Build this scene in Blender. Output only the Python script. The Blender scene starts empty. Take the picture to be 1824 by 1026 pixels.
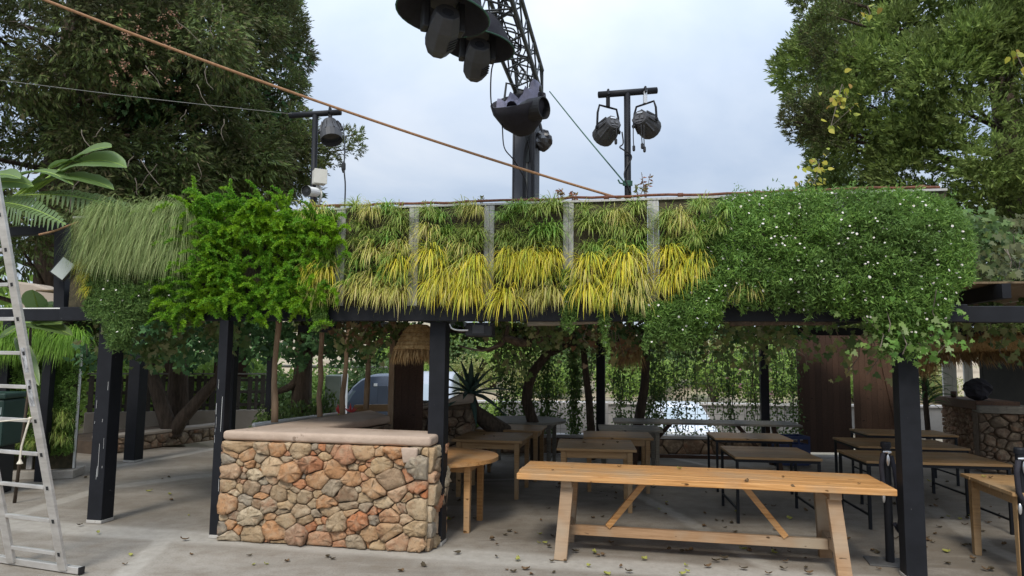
import bpy, math, random
import numpy as np
from mathutils import Vector, Matrix
random.seed(7)
RNG = np.random.default_rng(7)
SC = bpy.context.scene
COL = SC.collection
R = math.radians

# ------------------------------------------------------------------ camera
FPX, CAMH, PITCH, ROLL = 1250.0, 1.85, R(5.5), 0.011
_f = np.array([0, math.cos(PITCH), math.sin(PITCH)])
_r0 = np.array([1.0, 0, 0]); _u0 = np.array([0, -math.sin(PITCH), math.cos(PITCH)])
_r = _r0 * math.cos(ROLL) + _u0 * math.sin(ROLL)
_u = _u0 * math.cos(ROLL) - _r0 * math.sin(ROLL)
cam = bpy.data.cameras.new('camera'); camo = bpy.data.objects.new('camera', cam); COL.objects.link(camo)
cam.sensor_width = 36; cam.lens = 36 * FPX / 1824; cam.clip_end = 500; cam.clip_start = 0.05
camo.matrix_world = Matrix(((_r[0], _u[0], -_f[0], 0), (_r[1], _u[1], -_f[1], 0), (_r[2], _u[2], -_f[2], CAMH), (0, 0, 0, 1)))
SC.camera = camo

# ------------------------------------------------------------------ sky, sun, exposure
W = bpy.data.worlds.new('World'); SC.world = W; W.use_nodes = True
SUN_EL, SUN_AZ = R(48), R(196)          # azimuth measured clockwise from +Y
nt = W.node_tree; nt.nodes.clear()
def N(t, **k):
    n = nt.nodes.new(t)
    for a, b in k.items(): setattr(n, a, b)
    return n
def mathn(op, a, b=None):
    n = N('ShaderNodeMath', operation=op)
    for i, v in enumerate((a, b)):
        if v is None: continue
        if isinstance(v, (int, float)): n.inputs[i].default_value = v
        else: nt.links.new(v, n.inputs[i])
    return n.outputs[0]
sky = N('ShaderNodeTexSky', sky_type='NISHITA', sun_disc=False, sun_elevation=SUN_EL, sun_rotation=SUN_AZ)
tc = N('ShaderNodeTexCoord'); sep = N('ShaderNodeSeparateXYZ'); nt.links.new(tc.outputs['Generated'], sep.inputs[0])
zc = mathn('ADD', mathn('MAXIMUM', sep.outputs[2], 0.0), 0.16)
comb = N('ShaderNodeCombineXYZ')
nt.links.new(mathn('DIVIDE', sep.outputs[0], zc), comb.inputs[0]); nt.links.new(mathn('DIVIDE', sep.outputs[1], zc), comb.inputs[1])
nz = N('ShaderNodeTexNoise'); nz.inputs['Scale'].default_value = 0.9; nz.inputs['Detail'].default_value = 7; nz.inputs['Roughness'].default_value = 0.52
nz.inputs['Distortion'].default_value = 0.35
nt.links.new(comb.outputs[0], nz.inputs['Vector'])
cr = N('ShaderNodeValToRGB'); nt.links.new(nz.outputs['Fac'], cr.inputs[0])
e = cr.color_ramp.elements
e[0].position = 0.34; e[0].color = (4.1, 5.05, 6.6, 1)
e[1].position = 0.66; e[1].color = (7.0, 7.5, 8.2, 1)
m = e.new(0.5); m.color = (5.5, 6.3, 7.5, 1)
# overcast luminance rises towards the zenith
zz = mathn('MAXIMUM', sep.outputs[2], 0.0)
ov = mathn('ADD', 0.55, mathn('MULTIPLY', mathn('MULTIPLY', zz, zz), 1.7))
sc_ = N('ShaderNodeVectorMath', operation='SCALE'); nt.links.new(cr.outputs[0], sc_.inputs[0]); nt.links.new(ov, sc_.inputs['Scale'])
mx = N('ShaderNodeMixRGB'); mx.inputs[0].default_value = 0.93
nt.links.new(sky.outputs[0], mx.inputs[1]); nt.links.new(sc_.outputs[0], mx.inputs[2])
bg = N('ShaderNodeBackground'); bg.inputs['Strength'].default_value = 0.1
nt.links.new(mx.outputs[0], bg.inputs[0]); wo = N('ShaderNodeOutputWorld'); nt.links.new(bg.outputs[0], wo.inputs[0])

sl = bpy.data.lights.new('sun', 'SUN'); sl.energy = 1.5; sl.angle = R(14); sl.color = (1, 0.93, 0.82)
so = bpy.data.objects.new('sun', sl); COL.objects.link(so)
sd = Vector((math.sin(SUN_AZ) * math.cos(SUN_EL), math.cos(SUN_AZ) * math.cos(SUN_EL), math.sin(SUN_EL)))
so.rotation_euler = sd.to_track_quat('Z', 'Y').to_euler(); so.location = sd * 40
vs = SC.view_settings; SC.display_settings.display_device = 'sRGB'
vs.view_transform = 'Standard'; vs.look = 'None'; vs.gamma = 1; vs.use_curve_mapping = False
vs.exposure = 0.82
SC.render.engine = 'CYCLES'
SC.cycles.max_bounces = 8; SC.cycles.diffuse_bounces = 4; SC.cycles.transparent_max_bounces = 8
SC.cycles.use_denoising = True

# ------------------------------------------------------------------ pixel -> place helpers (photo pixels, 1824 x 1026)
CAMP = np.array([0, 0, CAMH])
def ray(px, py): return _f + (px - 912) / FPX * _r + (513 - py) / FPX * _u
def at(px, py, Y):
    d = ray(px, py); return Vector(CAMP + d * (Y / d[1]))
def g(px, py, z=0.0):
    d = ray(px, py); return Vector(CAMP + d * ((z - CAMH) / d[2]))
AL = R(-11.2)
UX = Vector((math.cos(AL), math.sin(AL), 0)); NF = Vector((math.sin(AL), -math.cos(AL), 0))   # along the front, and towards the camera
C0 = g(776, 975)
def fw(px, py, off=0.0):       # a point on the pergola's front plane, moved off towards the camera
    d = Vector(ray(px, py)); t = ((C0 + NF * off - Vector(CAMP)).dot(NF)) / d.dot(NF)
    return Vector(CAMP) + d * t
def front(s, z, off=0.0): return Vector((C0.x, C0.y, 0)) + UX * s + Vector((0, 0, z)) + NF * off
def sof(px, py=470): return (fw(px, py) - C0).dot(UX)

# ------------------------------------------------------------------ materials
MATS = {}
def _mat(name):
    m = bpy.data.materials.new(name); m.use_nodes = True
    return m, m.node_tree, m.node_tree.nodes['Principled BSDF']
def ramp(t, fac, cols):
    r = t.nodes.new('ShaderNodeValToRGB'); el = r.color_ramp.elements
    n = len(cols)
    while len(el) < n: el.new(0.5)
    for i, c in enumerate(cols):
        if len(c) == 4: el[i].position = c[3]
        else: el[i].position = i / max(1, n - 1)
        el[i].color = (c[0], c[1], c[2], 1)
    t.links.new(fac, r.inputs[0]); return r.outputs[0]
def tex(t, scale, detail=4, rough=0.6, stretch=(1, 1, 1), coord='Object', dist=0.0):
    c = t.nodes.new('ShaderNodeTexCoord'); mp = t.nodes.new('ShaderNodeMapping'); mp.inputs['Scale'].default_value = stretch
    n = t.nodes.new('ShaderNodeTexNoise'); n.inputs['Scale'].default_value = scale; n.inputs['Detail'].default_value = detail
    n.inputs['Roughness'].default_value = rough; n.inputs['Distortion'].default_value = dist
    t.links.new(c.outputs[coord], mp.inputs[0]); t.links.new(mp.outputs[0], n.inputs['Vector']); return n.outputs['Fac']
def mixc(t, f, a, b, mode='MIX'):
    n = t.nodes.new('ShaderNodeMixRGB'); n.blend_type = mode
    for i, v in enumerate((f, a, b)):
        if isinstance(v, (int, float)): n.inputs[i].default_value = v
        elif isinstance(v, tuple): n.inputs[i].default_value = (*v[:3], 1)
        else: t.links.new(v, n.inputs[i])
    return n.outputs[0]
def bump(t, p, h, strength, dist=0.01):
    b = t.nodes.new('ShaderNodeBump'); b.inputs['Strength'].default_value = strength; b.inputs['Distance'].default_value = dist
    t.links.new(h, b.inputs['Height']); t.links.new(b.outputs[0], p.inputs['Normal'])
def surf(name, cols, scale=6, rough=0.6, bmp=0.3, metal=0.0, stretch=(1, 1, 1), detail=5, bscale=None, bdist=0.006, spec=0.4, speck=None, coord='Object', rand=0.0):
    m, t, p = _mat(name)
    f = tex(t, scale, detail, 0.62, stretch, coord)
    c = ramp(t, f, [(*cols[i], 0.3 + 0.4 * i / max(1, len(cols) - 1)) for i in range(len(cols))])
    if speck:
        s = tex(t, speck[1], 3, 0.7, stretch, coord); sf = ramp(t, s, [(0, 0, 0, speck[2]), (1, 1, 1, speck[2] + 0.04)])
        c = mixc(t, sf, c, speck[0])
    if rand:
        oi = t.nodes.new('ShaderNodeObjectInfo')
        hv = t.nodes.new('ShaderNodeHueSaturation'); mr = t.nodes.new('ShaderNodeMapRange')
        mr.inputs[3].default_value = 1 - rand; mr.inputs[4].default_value = 1 + rand
        t.links.new(oi.outputs['Random'], mr.inputs[0]); t.links.new(mr.outputs[0], hv.inputs['Value']); t.links.new(c, hv.inputs['Color']); c = hv.outputs[0]
    t.links.new(c, p.inputs['Base Color']); p.inputs['Roughness'].default_value = rough; p.inputs['Metallic'].default_value = metal
    p.inputs['Specular IOR Level'].default_value = spec
    if bmp: bump(t, p, tex(t, bscale or scale * 4, 5, 0.65, stretch, coord), bmp, bdist)
    MATS[name] = m; return m
def leafmat(name, cols, trans=0.3, rough=0.5, tint=None, tscale=1.2, spec=0.2):
    """cols are hues picked at random per leaf; tint = (colour, strength) varies slowly from clump to clump."""
    m, t, p = _mat(name)
    ge = t.nodes.new('ShaderNodeNewGeometry')
    c = ramp(t, ge.outputs['Random Per Island'], cols)
    if tint:
        f = tex(t, tscale, 2, 0.5); fr = ramp(t, f, [(0, 0, 0, 0.42), (1, 1, 1, 0.62)])
        fm = t.nodes.new('ShaderNodeMath'); fm.operation = 'MULTIPLY'; fm.inputs[1].default_value = tint[1]; t.links.new(fr, fm.inputs[0])
        c = mixc(t, fm.outputs[0], c, tint[0])
    p.inputs['Roughness'].default_value = rough; p.inputs['Specular IOR Level'].default_value = spec
    t.links.new(c, p.inputs['Base Color'])
    if trans:
        tr = t.nodes.new('ShaderNodeBsdfTranslucent'); t.links.new(c, tr.inputs[0])
        ms = t.nodes.new('ShaderNodeMixShader'); ms.inputs[0].default_value = trans
        t.links.new(p.outputs[0], ms.inputs[1]); t.links.new(tr.outputs[0], ms.inputs[2])
        t.links.new(ms.outputs[0], t.nodes['Material Output'].inputs[0])
    MATS[name] = m; return m

M_black = surf('black_steel', [(0.0065, 0.0072, 0.0095), (0.012, 0.013, 0.017)], 5, 0.55, 0.15, speck=((0.35, 0.34, 0.33), 26, 0.735), spec=0.22)
M_blackplain = surf('black_plastic', [(0.010, 0.010, 0.012), (0.018, 0.018, 0.020)], 12, 0.5, 0.2)
M_head = surf('lamp_housing', [(0.035, 0.036, 0.04), (0.055, 0.055, 0.06)], 8, 0.55, 0.2)
M_fabric = surf('cover_fabric', [(0.014, 0.013, 0.018), (0.022, 0.021, 0.03)], 14, 0.8, 0.5)
M_lilac = surf('cover_lining', [(0.11, 0.11, 0.16), (0.18, 0.18, 0.25)], 9, 0.8, 0.5)
M_truss = surf('truss_paint', [(0.022, 0.028, 0.028), (0.05, 0.055, 0.055)], 12, 0.5, 0.15)
M_column = surf('column_grey', [(0.055, 0.058, 0.068), (0.085, 0.088, 0.1)], 3, 0.6, 0.15, stretch=(4, 4, 0.6))
M_alu = surf('ladder_aluminium', [(0.42, 0.40, 0.37), (0.62, 0.60, 0.57)], 4, 0.42, 0.08, 0.55, stretch=(1, 1, 4))
M_steel = surf('bright_steel', [(0.5, 0.5, 0.5), (0.65, 0.65, 0.65)], 9, 0.3, 0.1, 0.8)
M_hole = surf('hollow_dark', [(0.012, 0.012, 0.012), (0.02, 0.02, 0.02)], 9, 0.7, 0)
M_white = surf('white_paint', [(0.62, 0.62, 0.6), (0.78, 0.78, 0.76)], 6, 0.5, 0.1)
M_cream = surf('cream_plastic', [(0.5, 0.49, 0.44), (0.6, 0.59, 0.54)], 6, 0.5, 0.1)
M_sticker = surf('sticker', [(0.05, 0.05, 0.06), (0.62, 0.63, 0.64)], 34, 0.5, 0, stretch=(1, 1, 0.6))
M_rope = surf('hemp_rope', [(0.22, 0.115, 0.055), (0.34, 0.19, 0.10)], 40, 0.85, 0.6)
M_green_rope = surf('green_cord', [(0.02, 0.07, 0.05), (0.04, 0.11, 0.075)], 40, 0.7, 0.3)
M_string = surf('pale_string', [(0.5, 0.45, 0.36), (0.62, 0.57, 0.46)], 40, 0.85, 0.4)
M_wire = surf('wire_grey', [(0.14, 0.14, 0.13), (0.22, 0.22, 0.2)], 20, 0.6, 0)
M_rust = surf('rusty_pipe', [(0.085, 0.030, 0.018), (0.19, 0.075, 0.04)], 18, 0.8, 0.5)
M_batten = surf('grey_batten', [(0.27, 0.27, 0.26), (0.42, 0.41, 0.40), (0.35, 0.35, 0.34)], 5, 0.75, 0.3, stretch=(6, 6, 1), speck=((0.12, 0.12, 0.1), 22, 0.66))
M_felt = surf('planting_felt', [(0.035, 0.032, 0.018), (0.085, 0.07, 0.04)], 14, 0.95, 0.8)
M_glass = surf('lamp_glass', [(0.42, 0.48, 0.46), (0.55, 0.6, 0.58)], 3, 0.15, 0)
def woodmat(name, cols, rough=0.55, sx=0.5, wear=None):
    m, t, p = _mat(name)
    f = tex(t, 5, 6, 0.6, (sx, 9, 9), 'Object', 0.6); f2 = tex(t, 1.6, 3, 0.6)
    oi = t.nodes.new('ShaderNodeObjectInfo')
    c = ramp(t, f, [(*cols[i], 0.3 + 0.42 * i / (len(cols) - 1)) for i in range(len(cols))])
    hv = t.nodes.new('ShaderNodeHueSaturation'); mr = t.nodes.new('ShaderNodeMapRange'); mr.inputs[3].default_value = 0.82; mr.inputs[4].default_value = 1.14
    t.links.new(oi.outputs['Random'], mr.inputs[0]); t.links.new(mr.outputs[0], hv.inputs['Value']); t.links.new(c, hv.inputs['Color']); c = hv.outputs[0]
    if wear: c = mixc(t, ramp(t, f2, [(0, 0, 0, 0.45), (1, 1, 1, 0.7)]), c, wear)
    kn = tex(t, 7, 1, 0.4, (1.2, 3, 3)); c = mixc(t, ramp(t, kn, [(0, 0, 0, 0.74), (1, 1, 1, 0.78)]), c, tuple(v * 0.35 for v in cols[0]))
    t.links.new(c, p.inputs['Base Color']); p.inputs['Roughness'].default_value = rough; p.inputs['Specular IOR Level'].default_value = 0.25
    bump(t, p, tex(t, 14, 5, 0.6, (sx, 8, 8)), 0.25, 0.004)
    MATS[name] = m; return m
W_big = woodmat('honey_pine', [(0.30, 0.135, 0.04), (0.49, 0.25, 0.09), (0.58, 0.33, 0.135)], 0.48, wear=(0.40, 0.27, 0.155))
W_leg = woodmat('weathered_pine', [(0.24, 0.14, 0.07), (0.40, 0.25, 0.14)], 0.6, wear=(0.36, 0.29, 0.21))
W_table = woodmat('worn_table_pine', [(0.26, 0.15, 0.065), (0.42, 0.26, 0.12)], 0.5, wear=(0.34, 0.24, 0.14))
W_dark = woodmat('dark_stained_boards', [(0.036, 0.019, 0.012), (0.068, 0.037, 0.024)], 0.65, sx=9)
W_door = woodmat('brown_door_boards', [(0.06, 0.034, 0.022), (0.115, 0.064, 0.04)], 0.65, sx=9)
W_grey = woodmat('grey_weathered_wood', [(0.15, 0.135, 0.11), (0.25, 0.23, 0.19)], 0.7)
W_fence = woodmat('dark_fence_wood', [(0.05, 0.042, 0.034), (0.10, 0.085, 0.07)], 0.75, sx=9)
W_pole = surf('peeled_pole', [(0.20, 0.13, 0.075), (0.36, 0.255, 0.165)], 6, 0.7, 0.4, stretch=(3, 3, 0.6))
W_log = surf('vine_bark', [(0.035, 0.026, 0.018), (0.13, 0.095, 0.065)], 10, 0.85, 0.9, stretch=(3, 3, 0.7), bdist=0.02)
W_bark = surf('trunk_bark', [(0.045, 0.032, 0.022), (0.12, 0.085, 0.06)], 8, 0.9, 1.0, stretch=(3, 3, 0.5), bdist=0.04)
M_twig = surf('bare_twig', [(0.10, 0.08, 0.062), (0.19, 0.16, 0.125)], 20, 0.8, 0.3)
M_thatch = surf('straw_thatch', [(0.22, 0.12, 0.045), (0.46, 0.29, 0.12), (0.56, 0.39, 0.19)], 26, 0.85, 0.9, stretch=(1.4, 1.4, 0.5), bdist=0.012, rand=0.25)
M_cap = surf('render_cap', [(0.34, 0.255, 0.195), (0.47, 0.365, 0.285)], 2.2, 0.88, 0.8, speck=((0.24, 0.175, 0.13), 9, 0.66), bscale=7, bdist=0.02)
M_mortar = surf('earth_mortar', [(0.07, 0.05, 0.034), (0.17, 0.125, 0.085)], 16, 0.95, 0.9)
M_plaster = surf('old_plaster', [(0.30, 0.25, 0.20), (0.40, 0.34, 0.28)], 2, 0.9, 0.3)
M_conc_pale = surf('pale_concrete', [(0.34, 0.32, 0.31), (0.46, 0.44, 0.42)], 1.2, 0.9, 0.3)
M_pot = surf('dark_red_pot', [(0.10, 0.032, 0.022), (0.15, 0.05, 0.035)], 5, 0.7, 0.2)
def stonemat(name, cols):
    m, t, p = _mat(name)
    oi = t.nodes.new('ShaderNodeObjectInfo')
    c = ramp(t, oi.outputs['Random'], cols)
    # every stone gets its own piece of the noise
    co = t.nodes.new('ShaderNodeTexCoord'); ad = t.nodes.new('ShaderNodeVectorMath'); ad.operation = 'ADD'
    sca = t.nodes.new('ShaderNodeVectorMath'); sca.operation = 'SCALE'; sca.inputs['Scale'].default_value = 40
    cb = t.nodes.new('ShaderNodeCombineXYZ')
    for i in range(3): t.links.new(oi.outputs['Random'], cb.inputs[i])
    t.links.new(cb.outputs[0], sca.inputs[0]); t.links.new(co.outputs['Object'], ad.inputs[0]); t.links.new(sca.outputs[0], ad.inputs[1])
    def nn(s, d=5, r=0.65):
        n = t.nodes.new('ShaderNodeTexNoise'); n.inputs['Scale'].default_value = s; n.inputs['Detail'].default_value = d; n.inputs['Roughness'].default_value = r
        t.links.new(ad.outputs[0], n.inputs['Vector']); return n.outputs['Fac']
    c = mixc(t, ramp(t, nn(9), [(0, 0, 0, 0.46), (0.6, 0.6, 0.6, 0.70)]), c, (0.52, 0.42, 0.29))
    c = mixc(t, ramp(t, nn(6, 4), [(0, 0, 0, 0.55), (0.7, 0.7, 0.7, 0.72)]), c, (0.34, 0.15, 0.075))
    c = mixc(t, ramp(t, nn(42, 4, 0.7), [(0.6, 0.6, 0.6, 0.30), (0, 0, 0, 0.46)]), c, (0.12, 0.085, 0.058))
    t.links.new(c, p.inputs['Base Color']); p.inputs['Roughness'].default_value = 0.88; p.inputs['Specular IOR Level'].default_value = 0.2
    bump(t, p, nn(20, 9, 0.78), 1.0, 0.03)
    MATS[name] = m; return m
S_wall = stonemat('rubble_stone', [(0.48, 0.33, 0.19), (0.52, 0.25, 0.11), (0.44, 0.32, 0.19), (0.30, 0.20, 0.125), (0.56, 0.42, 0.26), (0.50, 0.19, 0.08), (0.36, 0.29, 0.21), (0.52, 0.36, 0.20), (0.27, 0.235, 0.19), (0.60, 0.48, 0.32), (0.46, 0.20, 0.10), (0.40, 0.235, 0.14)])
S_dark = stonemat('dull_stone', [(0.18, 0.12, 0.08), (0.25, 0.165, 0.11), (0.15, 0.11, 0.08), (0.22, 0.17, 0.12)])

# ------------------------------------------------------------------ objects
MW = {}
def tag(o, label=None, cat=None, group=None, kind=None):
    if label: o['label'] = label
    if cat: o['category'] = cat
    if group: o['group'] = group
    if kind: o['kind'] = kind
    return o
def thing(name, label, cat, loc=(0, 0, 0), rotz=0.0, group=None):
    o = bpy.data.objects.new(name, None); COL.objects.link(o); o.empty_display_size = 0.1
    o.location = loc; o.rotation_euler = (0, 0, rotz)
    MW[o] = Matrix.Translation(Vector(loc)) @ Matrix.Rotation(rotz, 4, 'Z')
    return tag(o, label, cat, group)
def link(name, me, mats, parent=None, loc=None):
    o = bpy.data.objects.new(name, me); COL.objects.link(o)
    for m_ in (mats if isinstance(mats, (list, tuple)) else [mats]): me.materials.append(m_)
    if parent is not None: o.parent = parent; MW[o] = MW[parent]
    else: MW[o] = Matrix.Translation(Vector(loc or (0, 0, 0))); o.location = loc or (0, 0, 0)
    return o
def to_local(V, parent, world, loc):
    V = np.asarray(V, dtype=np.float64)
    if parent is not None and world:
        Mi = np.array(MW[parent].inverted()); V = V @ Mi[:3, :3].T + Mi[:3, 3]
    elif parent is None and loc is not None: V = V - np.array(loc)
    return V
class MB:
    def __init__(self): self.v = []; self.f = []; self.mi = []; self.cur = 0
    def add(self, vs_, fs):
        b = len(self.v); self.v += [tuple(x) for x in vs_]
        for f_ in fs: self.f.append(tuple(b + i for i in f_)); self.mi.append(self.cur)
        return self
    def box(self, lo, hi):
        (a, b, c), (d, e_, f_) = lo, hi
        return self.add([(a, b, c), (d, b, c), (d, e_, c), (a, e_, c), (a, b, f_), (d, b, f_), (d, e_, f_), (a, e_, f_)],
                        [(0, 3, 2, 1), (4, 5, 6, 7), (0, 1, 5, 4), (1, 2, 6, 5), (2, 3, 7, 6), (3, 0, 4, 7)])
    def beam(self, p, q, w, h, up=(0, 0, 1), w2=None, h2=None):
        p = Vector(p); q = Vector(q); d = (q - p).normalized(); up = Vector(up)
        if abs(d.dot(up)) > 0.95: up = Vector((0, 1, 0)) if abs(d.y) < 0.9 else Vector((1, 0, 0))
        s = d.cross(up).normalized(); n = s.cross(d); w2 = w if w2 is None else w2; h2 = h if h2 is None else h2
        vs_ = [p - s * w / 2 - n * h / 2, p + s * w / 2 - n * h / 2, p + s * w / 2 + n * h / 2, p - s * w / 2 + n * h / 2,
               q - s * w2 / 2 - n * h2 / 2, q + s * w2 / 2 - n * h2 / 2, q + s * w2 / 2 + n * h2 / 2, q - s * w2 / 2 + n * h2 / 2]
        return self.add(vs_, [(0, 3, 2, 1), (4, 5, 6, 7), (0, 1, 5, 4), (1, 2, 6, 5), (2, 3, 7, 6), (3, 0, 4, 7)])
    def tube(self, pts, r, n=8, caps=True):
        pts = [Vector(p) for p in pts]; k = len(pts)
        rs = r if isinstance(r, (list, tuple)) else [r] * k
        up = None; rings = []
        for i, p in enumerate(pts):
            d = (pts[min(i + 1, k - 1)] - pts[max(i - 1, 0)]).normalized()
            if up is None:
                up = Vector((0, 0, 1)) if abs(d.z) < 0.9 else Vector((1, 0, 0))
            s = d.cross(up).normalized(); up = s.cross(d).normalized()
            rings.append([p + (s * math.cos(2 * math.pi * j / n) + up * math.sin(2 * math.pi * j / n)) * rs[i] for j in range(n)])
        vs_ = [v for r_ in rings for v in r_]
        fs = [(i * n + j, i * n + (j + 1) % n, (i + 1) * n + (j + 1) % n, (i + 1) * n + j) for i in range(k - 1) for j in range(n)]
        if caps: fs += [tuple(range(n))[::-1], tuple((k - 1) * n + j for j in range(n))]
        return self.add(vs_, fs)
    def lathe(self, prof, M=None, n=20, caps=False, wob=0.0, rng=None):
        """prof: (r, z) pairs turned round z, then moved by matrix M."""
        vs_ = []
        for r_, z in prof:
            for j in range(n):
                a = 2 * math.pi * j / n; k = 1 + (rng.uniform(-wob, wob) if rng else 0)
                v = Vector((r_ * math.cos(a) * k, r_ * math.sin(a) * k, z + (rng.uniform(-wob, wob) * r_ if rng else 0)))
                vs_.append(M @ v if M else v)
        k = len(prof)
        fs = [(i * n + j, i * n + (j + 1) % n, (i + 1) * n + (j + 1) % n, (i + 1) * n + j) for i in range(k - 1) for j in range(n)]
        if caps: fs += [tuple(range(n))[::-1], tuple((k - 1) * n + j for j in range(n))]
        return self.add(vs_, fs)
    def prism(self, poly, z0, z1):
        n = len(poly)
        vs_ = [(p[0], p[1], z0) for p in poly] + [(p[0], p[1], z1) for p in poly]
        return self.add(vs_, [tuple(range(n))[::-1], tuple(range(n, 2 * n))] + [(i, (i + 1) % n, n + (i + 1) % n, n + i) for i in range(n)])
    def build(self, name, mat, parent=None, world=True, smooth=False, bevel=0.0, seg=2, loc=None, fixn=False):
        if parent is None and loc is None:
            V = np.array(self.v); lo, hi = V.min(0), V.max(0); loc = ((lo[0] + hi[0]) / 2, (lo[1] + hi[1]) / 2, lo[2])
        V = to_local(self.v, parent, world, loc)
        me = bpy.data.meshes.new(name); me.from_pydata(V.tolist(), [], self.f)
        if fixn:
            import bmesh
            bm = bmesh.new(); bm.from_mesh(me); bmesh.ops.recalc_face_normals(bm, faces=bm.faces); bm.to_mesh(me); bm.free()
        o = link(name, me, mat, parent, loc)
        if any(self.mi): me.polygons.foreach_set('material_index', self.mi)
        if smooth: me.polygons.foreach_set('use_smooth', [True] * len(me.polygons))
        if bevel:
            b = o.modifiers.new('bevel', 'BEVEL'); b.width = bevel; b.segments = seg; b.limit_method = 'ANGLE'; b.angle_limit = R(40)
        return o
def children(o): return [c for c in list(bpy.data.objects) if c.parent == o]
def copy_tree(o, loc, rotz, label=None, scale=None, kids=None):
    r_ = o.copy(); COL.objects.link(r_); r_.location = loc; r_.rotation_euler = (0, 0, rotz)
    if scale: r_.scale = scale if isinstance(scale, tuple) else (scale,) * 3
    if label: r_['label'] = label
    for ch in (kids if kids is not None else list(o.children)):
        c = ch.copy(); COL.objects.link(c); c.parent = r_
        for gch in list(ch.children):
            d = gch.copy(); COL.objects.link(d); d.parent = c
    return r_

# ---------------------------------------------------------------- leaf makers (numpy)
def nrm(a): return a / np.maximum(np.linalg.norm(a, axis=-1, keepdims=True), 1e-9)
def rdir(n, rng=RNG): return nrm(rng.normal(size=(n, 3)))
def polymesh(name, V, k, mat, parent=None, world=True, loc=None, smooth=False, matidx=None):
    """V: (n, k, 3): n separate k-gons."""
    n = len(V); V = to_local(V.reshape(-1, 3), parent, world, loc)
    me = bpy.data.meshes.new(name)
    me.vertices.add(n * k); me.vertices.foreach_set('co', V.astype(np.float32).ravel())
    me.loops.add(n * k); me.loops.foreach_set('vertex_index', np.arange(n * k, dtype=np.int32))
    me.polygons.add(n); me.polygons.foreach_set('loop_start', np.arange(0, n * k, k, dtype=np.int32))
    me.update(calc_edges=True)
    o = link(name, me, mat, parent, loc)
    if matidx is not None: me.polygons.foreach_set('material_index', matidx.astype(np.int32))
    return o
def kites(pos, d, L, Wd, rng=RNG, side=None, fold=0.15, mid=0.45):
    n = len(pos); d = nrm(d)
    s = nrm(np.cross(d, rdir(n, rng) if side is None else side)); nn_ = np.cross(s, d)
    L = np.broadcast_to(np.asarray(L, float), (n,))[:, None]; Wd = np.broadcast_to(np.asarray(Wd, float), (n,))[:, None]
    m_ = pos + d * L * mid - nn_ * Wd * fold
    return np.stack([pos, m_ - s * Wd / 2 + nn_ * Wd * 2 * fold, pos + d * L, m_ + s * Wd / 2 + nn_ * Wd * 2 * fold], 1)
def leaf6(pos, d, L, Wd, rng=RNG, normal=None):
    """broad leaf as one six-cornered face, slightly lobed."""
    n = len(pos); d = nrm(d)
    if normal is None: normal = rdir(n, rng)
    s = nrm(np.cross(d, normal)); L = np.broadcast_to(np.asarray(L, float), (n,))[:, None]; Wd = np.broadcast_to(np.asarray(Wd, float), (n,))[:, None]
    nn_ = np.cross(s, d)
    return np.stack([pos, pos + d * L * 0.12 + s * Wd * 0.42, pos + d * L * 0.5 + s * Wd * 0.45 - nn_ * Wd * 0.05, pos + d * L - nn_ * L * 0.12,
                     pos + d * L * 0.5 - s * Wd * 0.45 - nn_ * Wd * 0.05, pos + d * L * 0.12 - s * Wd * 0.42], 1)
def ivyleaf(pos, d, L, Wd, rng=RNG, normal=None):
    """five-lobed ivy leaf as one eleven-cornered face."""
    n = len(pos); d = nrm(d)
    if normal is None: normal = rdir(n, rng)
    s = nrm(np.cross(d, normal)); nn_ = np.cross(s, d)
    L = np.broadcast_to(np.asarray(L, float), (n,))[:, None]; Wd = np.broadcast_to(np.asarray(Wd, float), (n,))[:, None]
    half = [(.05, .0, 0), (-.10, .30, .03), (.18, .58, -.06), (.30, .30, .0), (.58, .42, -.06), (.62, .17, 0)]
    pts = [pos + d * L * x + s * Wd * y + nn_ * L * z for x, y, z in half] + [pos + d * L - nn_ * L * .12]
    pts += [pos + d * L * x - s * Wd * y + nn_ * L * z for x, y, z in half[:0:-1]]
    return np.stack(pts, 1)
def blades(base, out, L, Wd, droop, segs=4, rng=RNG):
    """arching grass blades as quad strips -> (n*segs, 4, 3) with shared look; each strip is one island."""
    n = len(base); out = nrm(out); L = np.broadcast_to(np.asarray(L, float), (n,)); droop = np.broadcast_to(np.asarray(droop, float), (n,))
    Wd = np.broadcast_to(np.asarray(Wd, float), (n,))
    pts = [base]; dcur = out.copy(); step = (L / segs)[:, None]
    for i in range(segs):
        pts.append(pts[-1] + dcur * step)
        dcur = nrm(dcur + np.array([0, 0, -1.0]) * (droop / segs * (0.6 + 0.8 * i / segs))[:, None])
    P = np.stack(pts, 1)
    side = nrm(np.cross(out, np.array([0, 0, 1.0]) + 0.35 * rng.normal(size=(n, 3))))
    wid = np.array([0.7, 1.0, 0.85, 0.55, 0.08] if segs == 4 else np.interp(np.linspace(0, 1, segs + 1), [0, .3, .7, 1], [.7, 1, .7, .08]))
    A = P - side[:, None, :] * (Wd[:, None] * wid[None, :] / 2)[:, :, None]
    B = P + side[:, None, :] * (Wd[:, None] * wid[None, :] / 2)[:, :, None]
    return A, B
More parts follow.
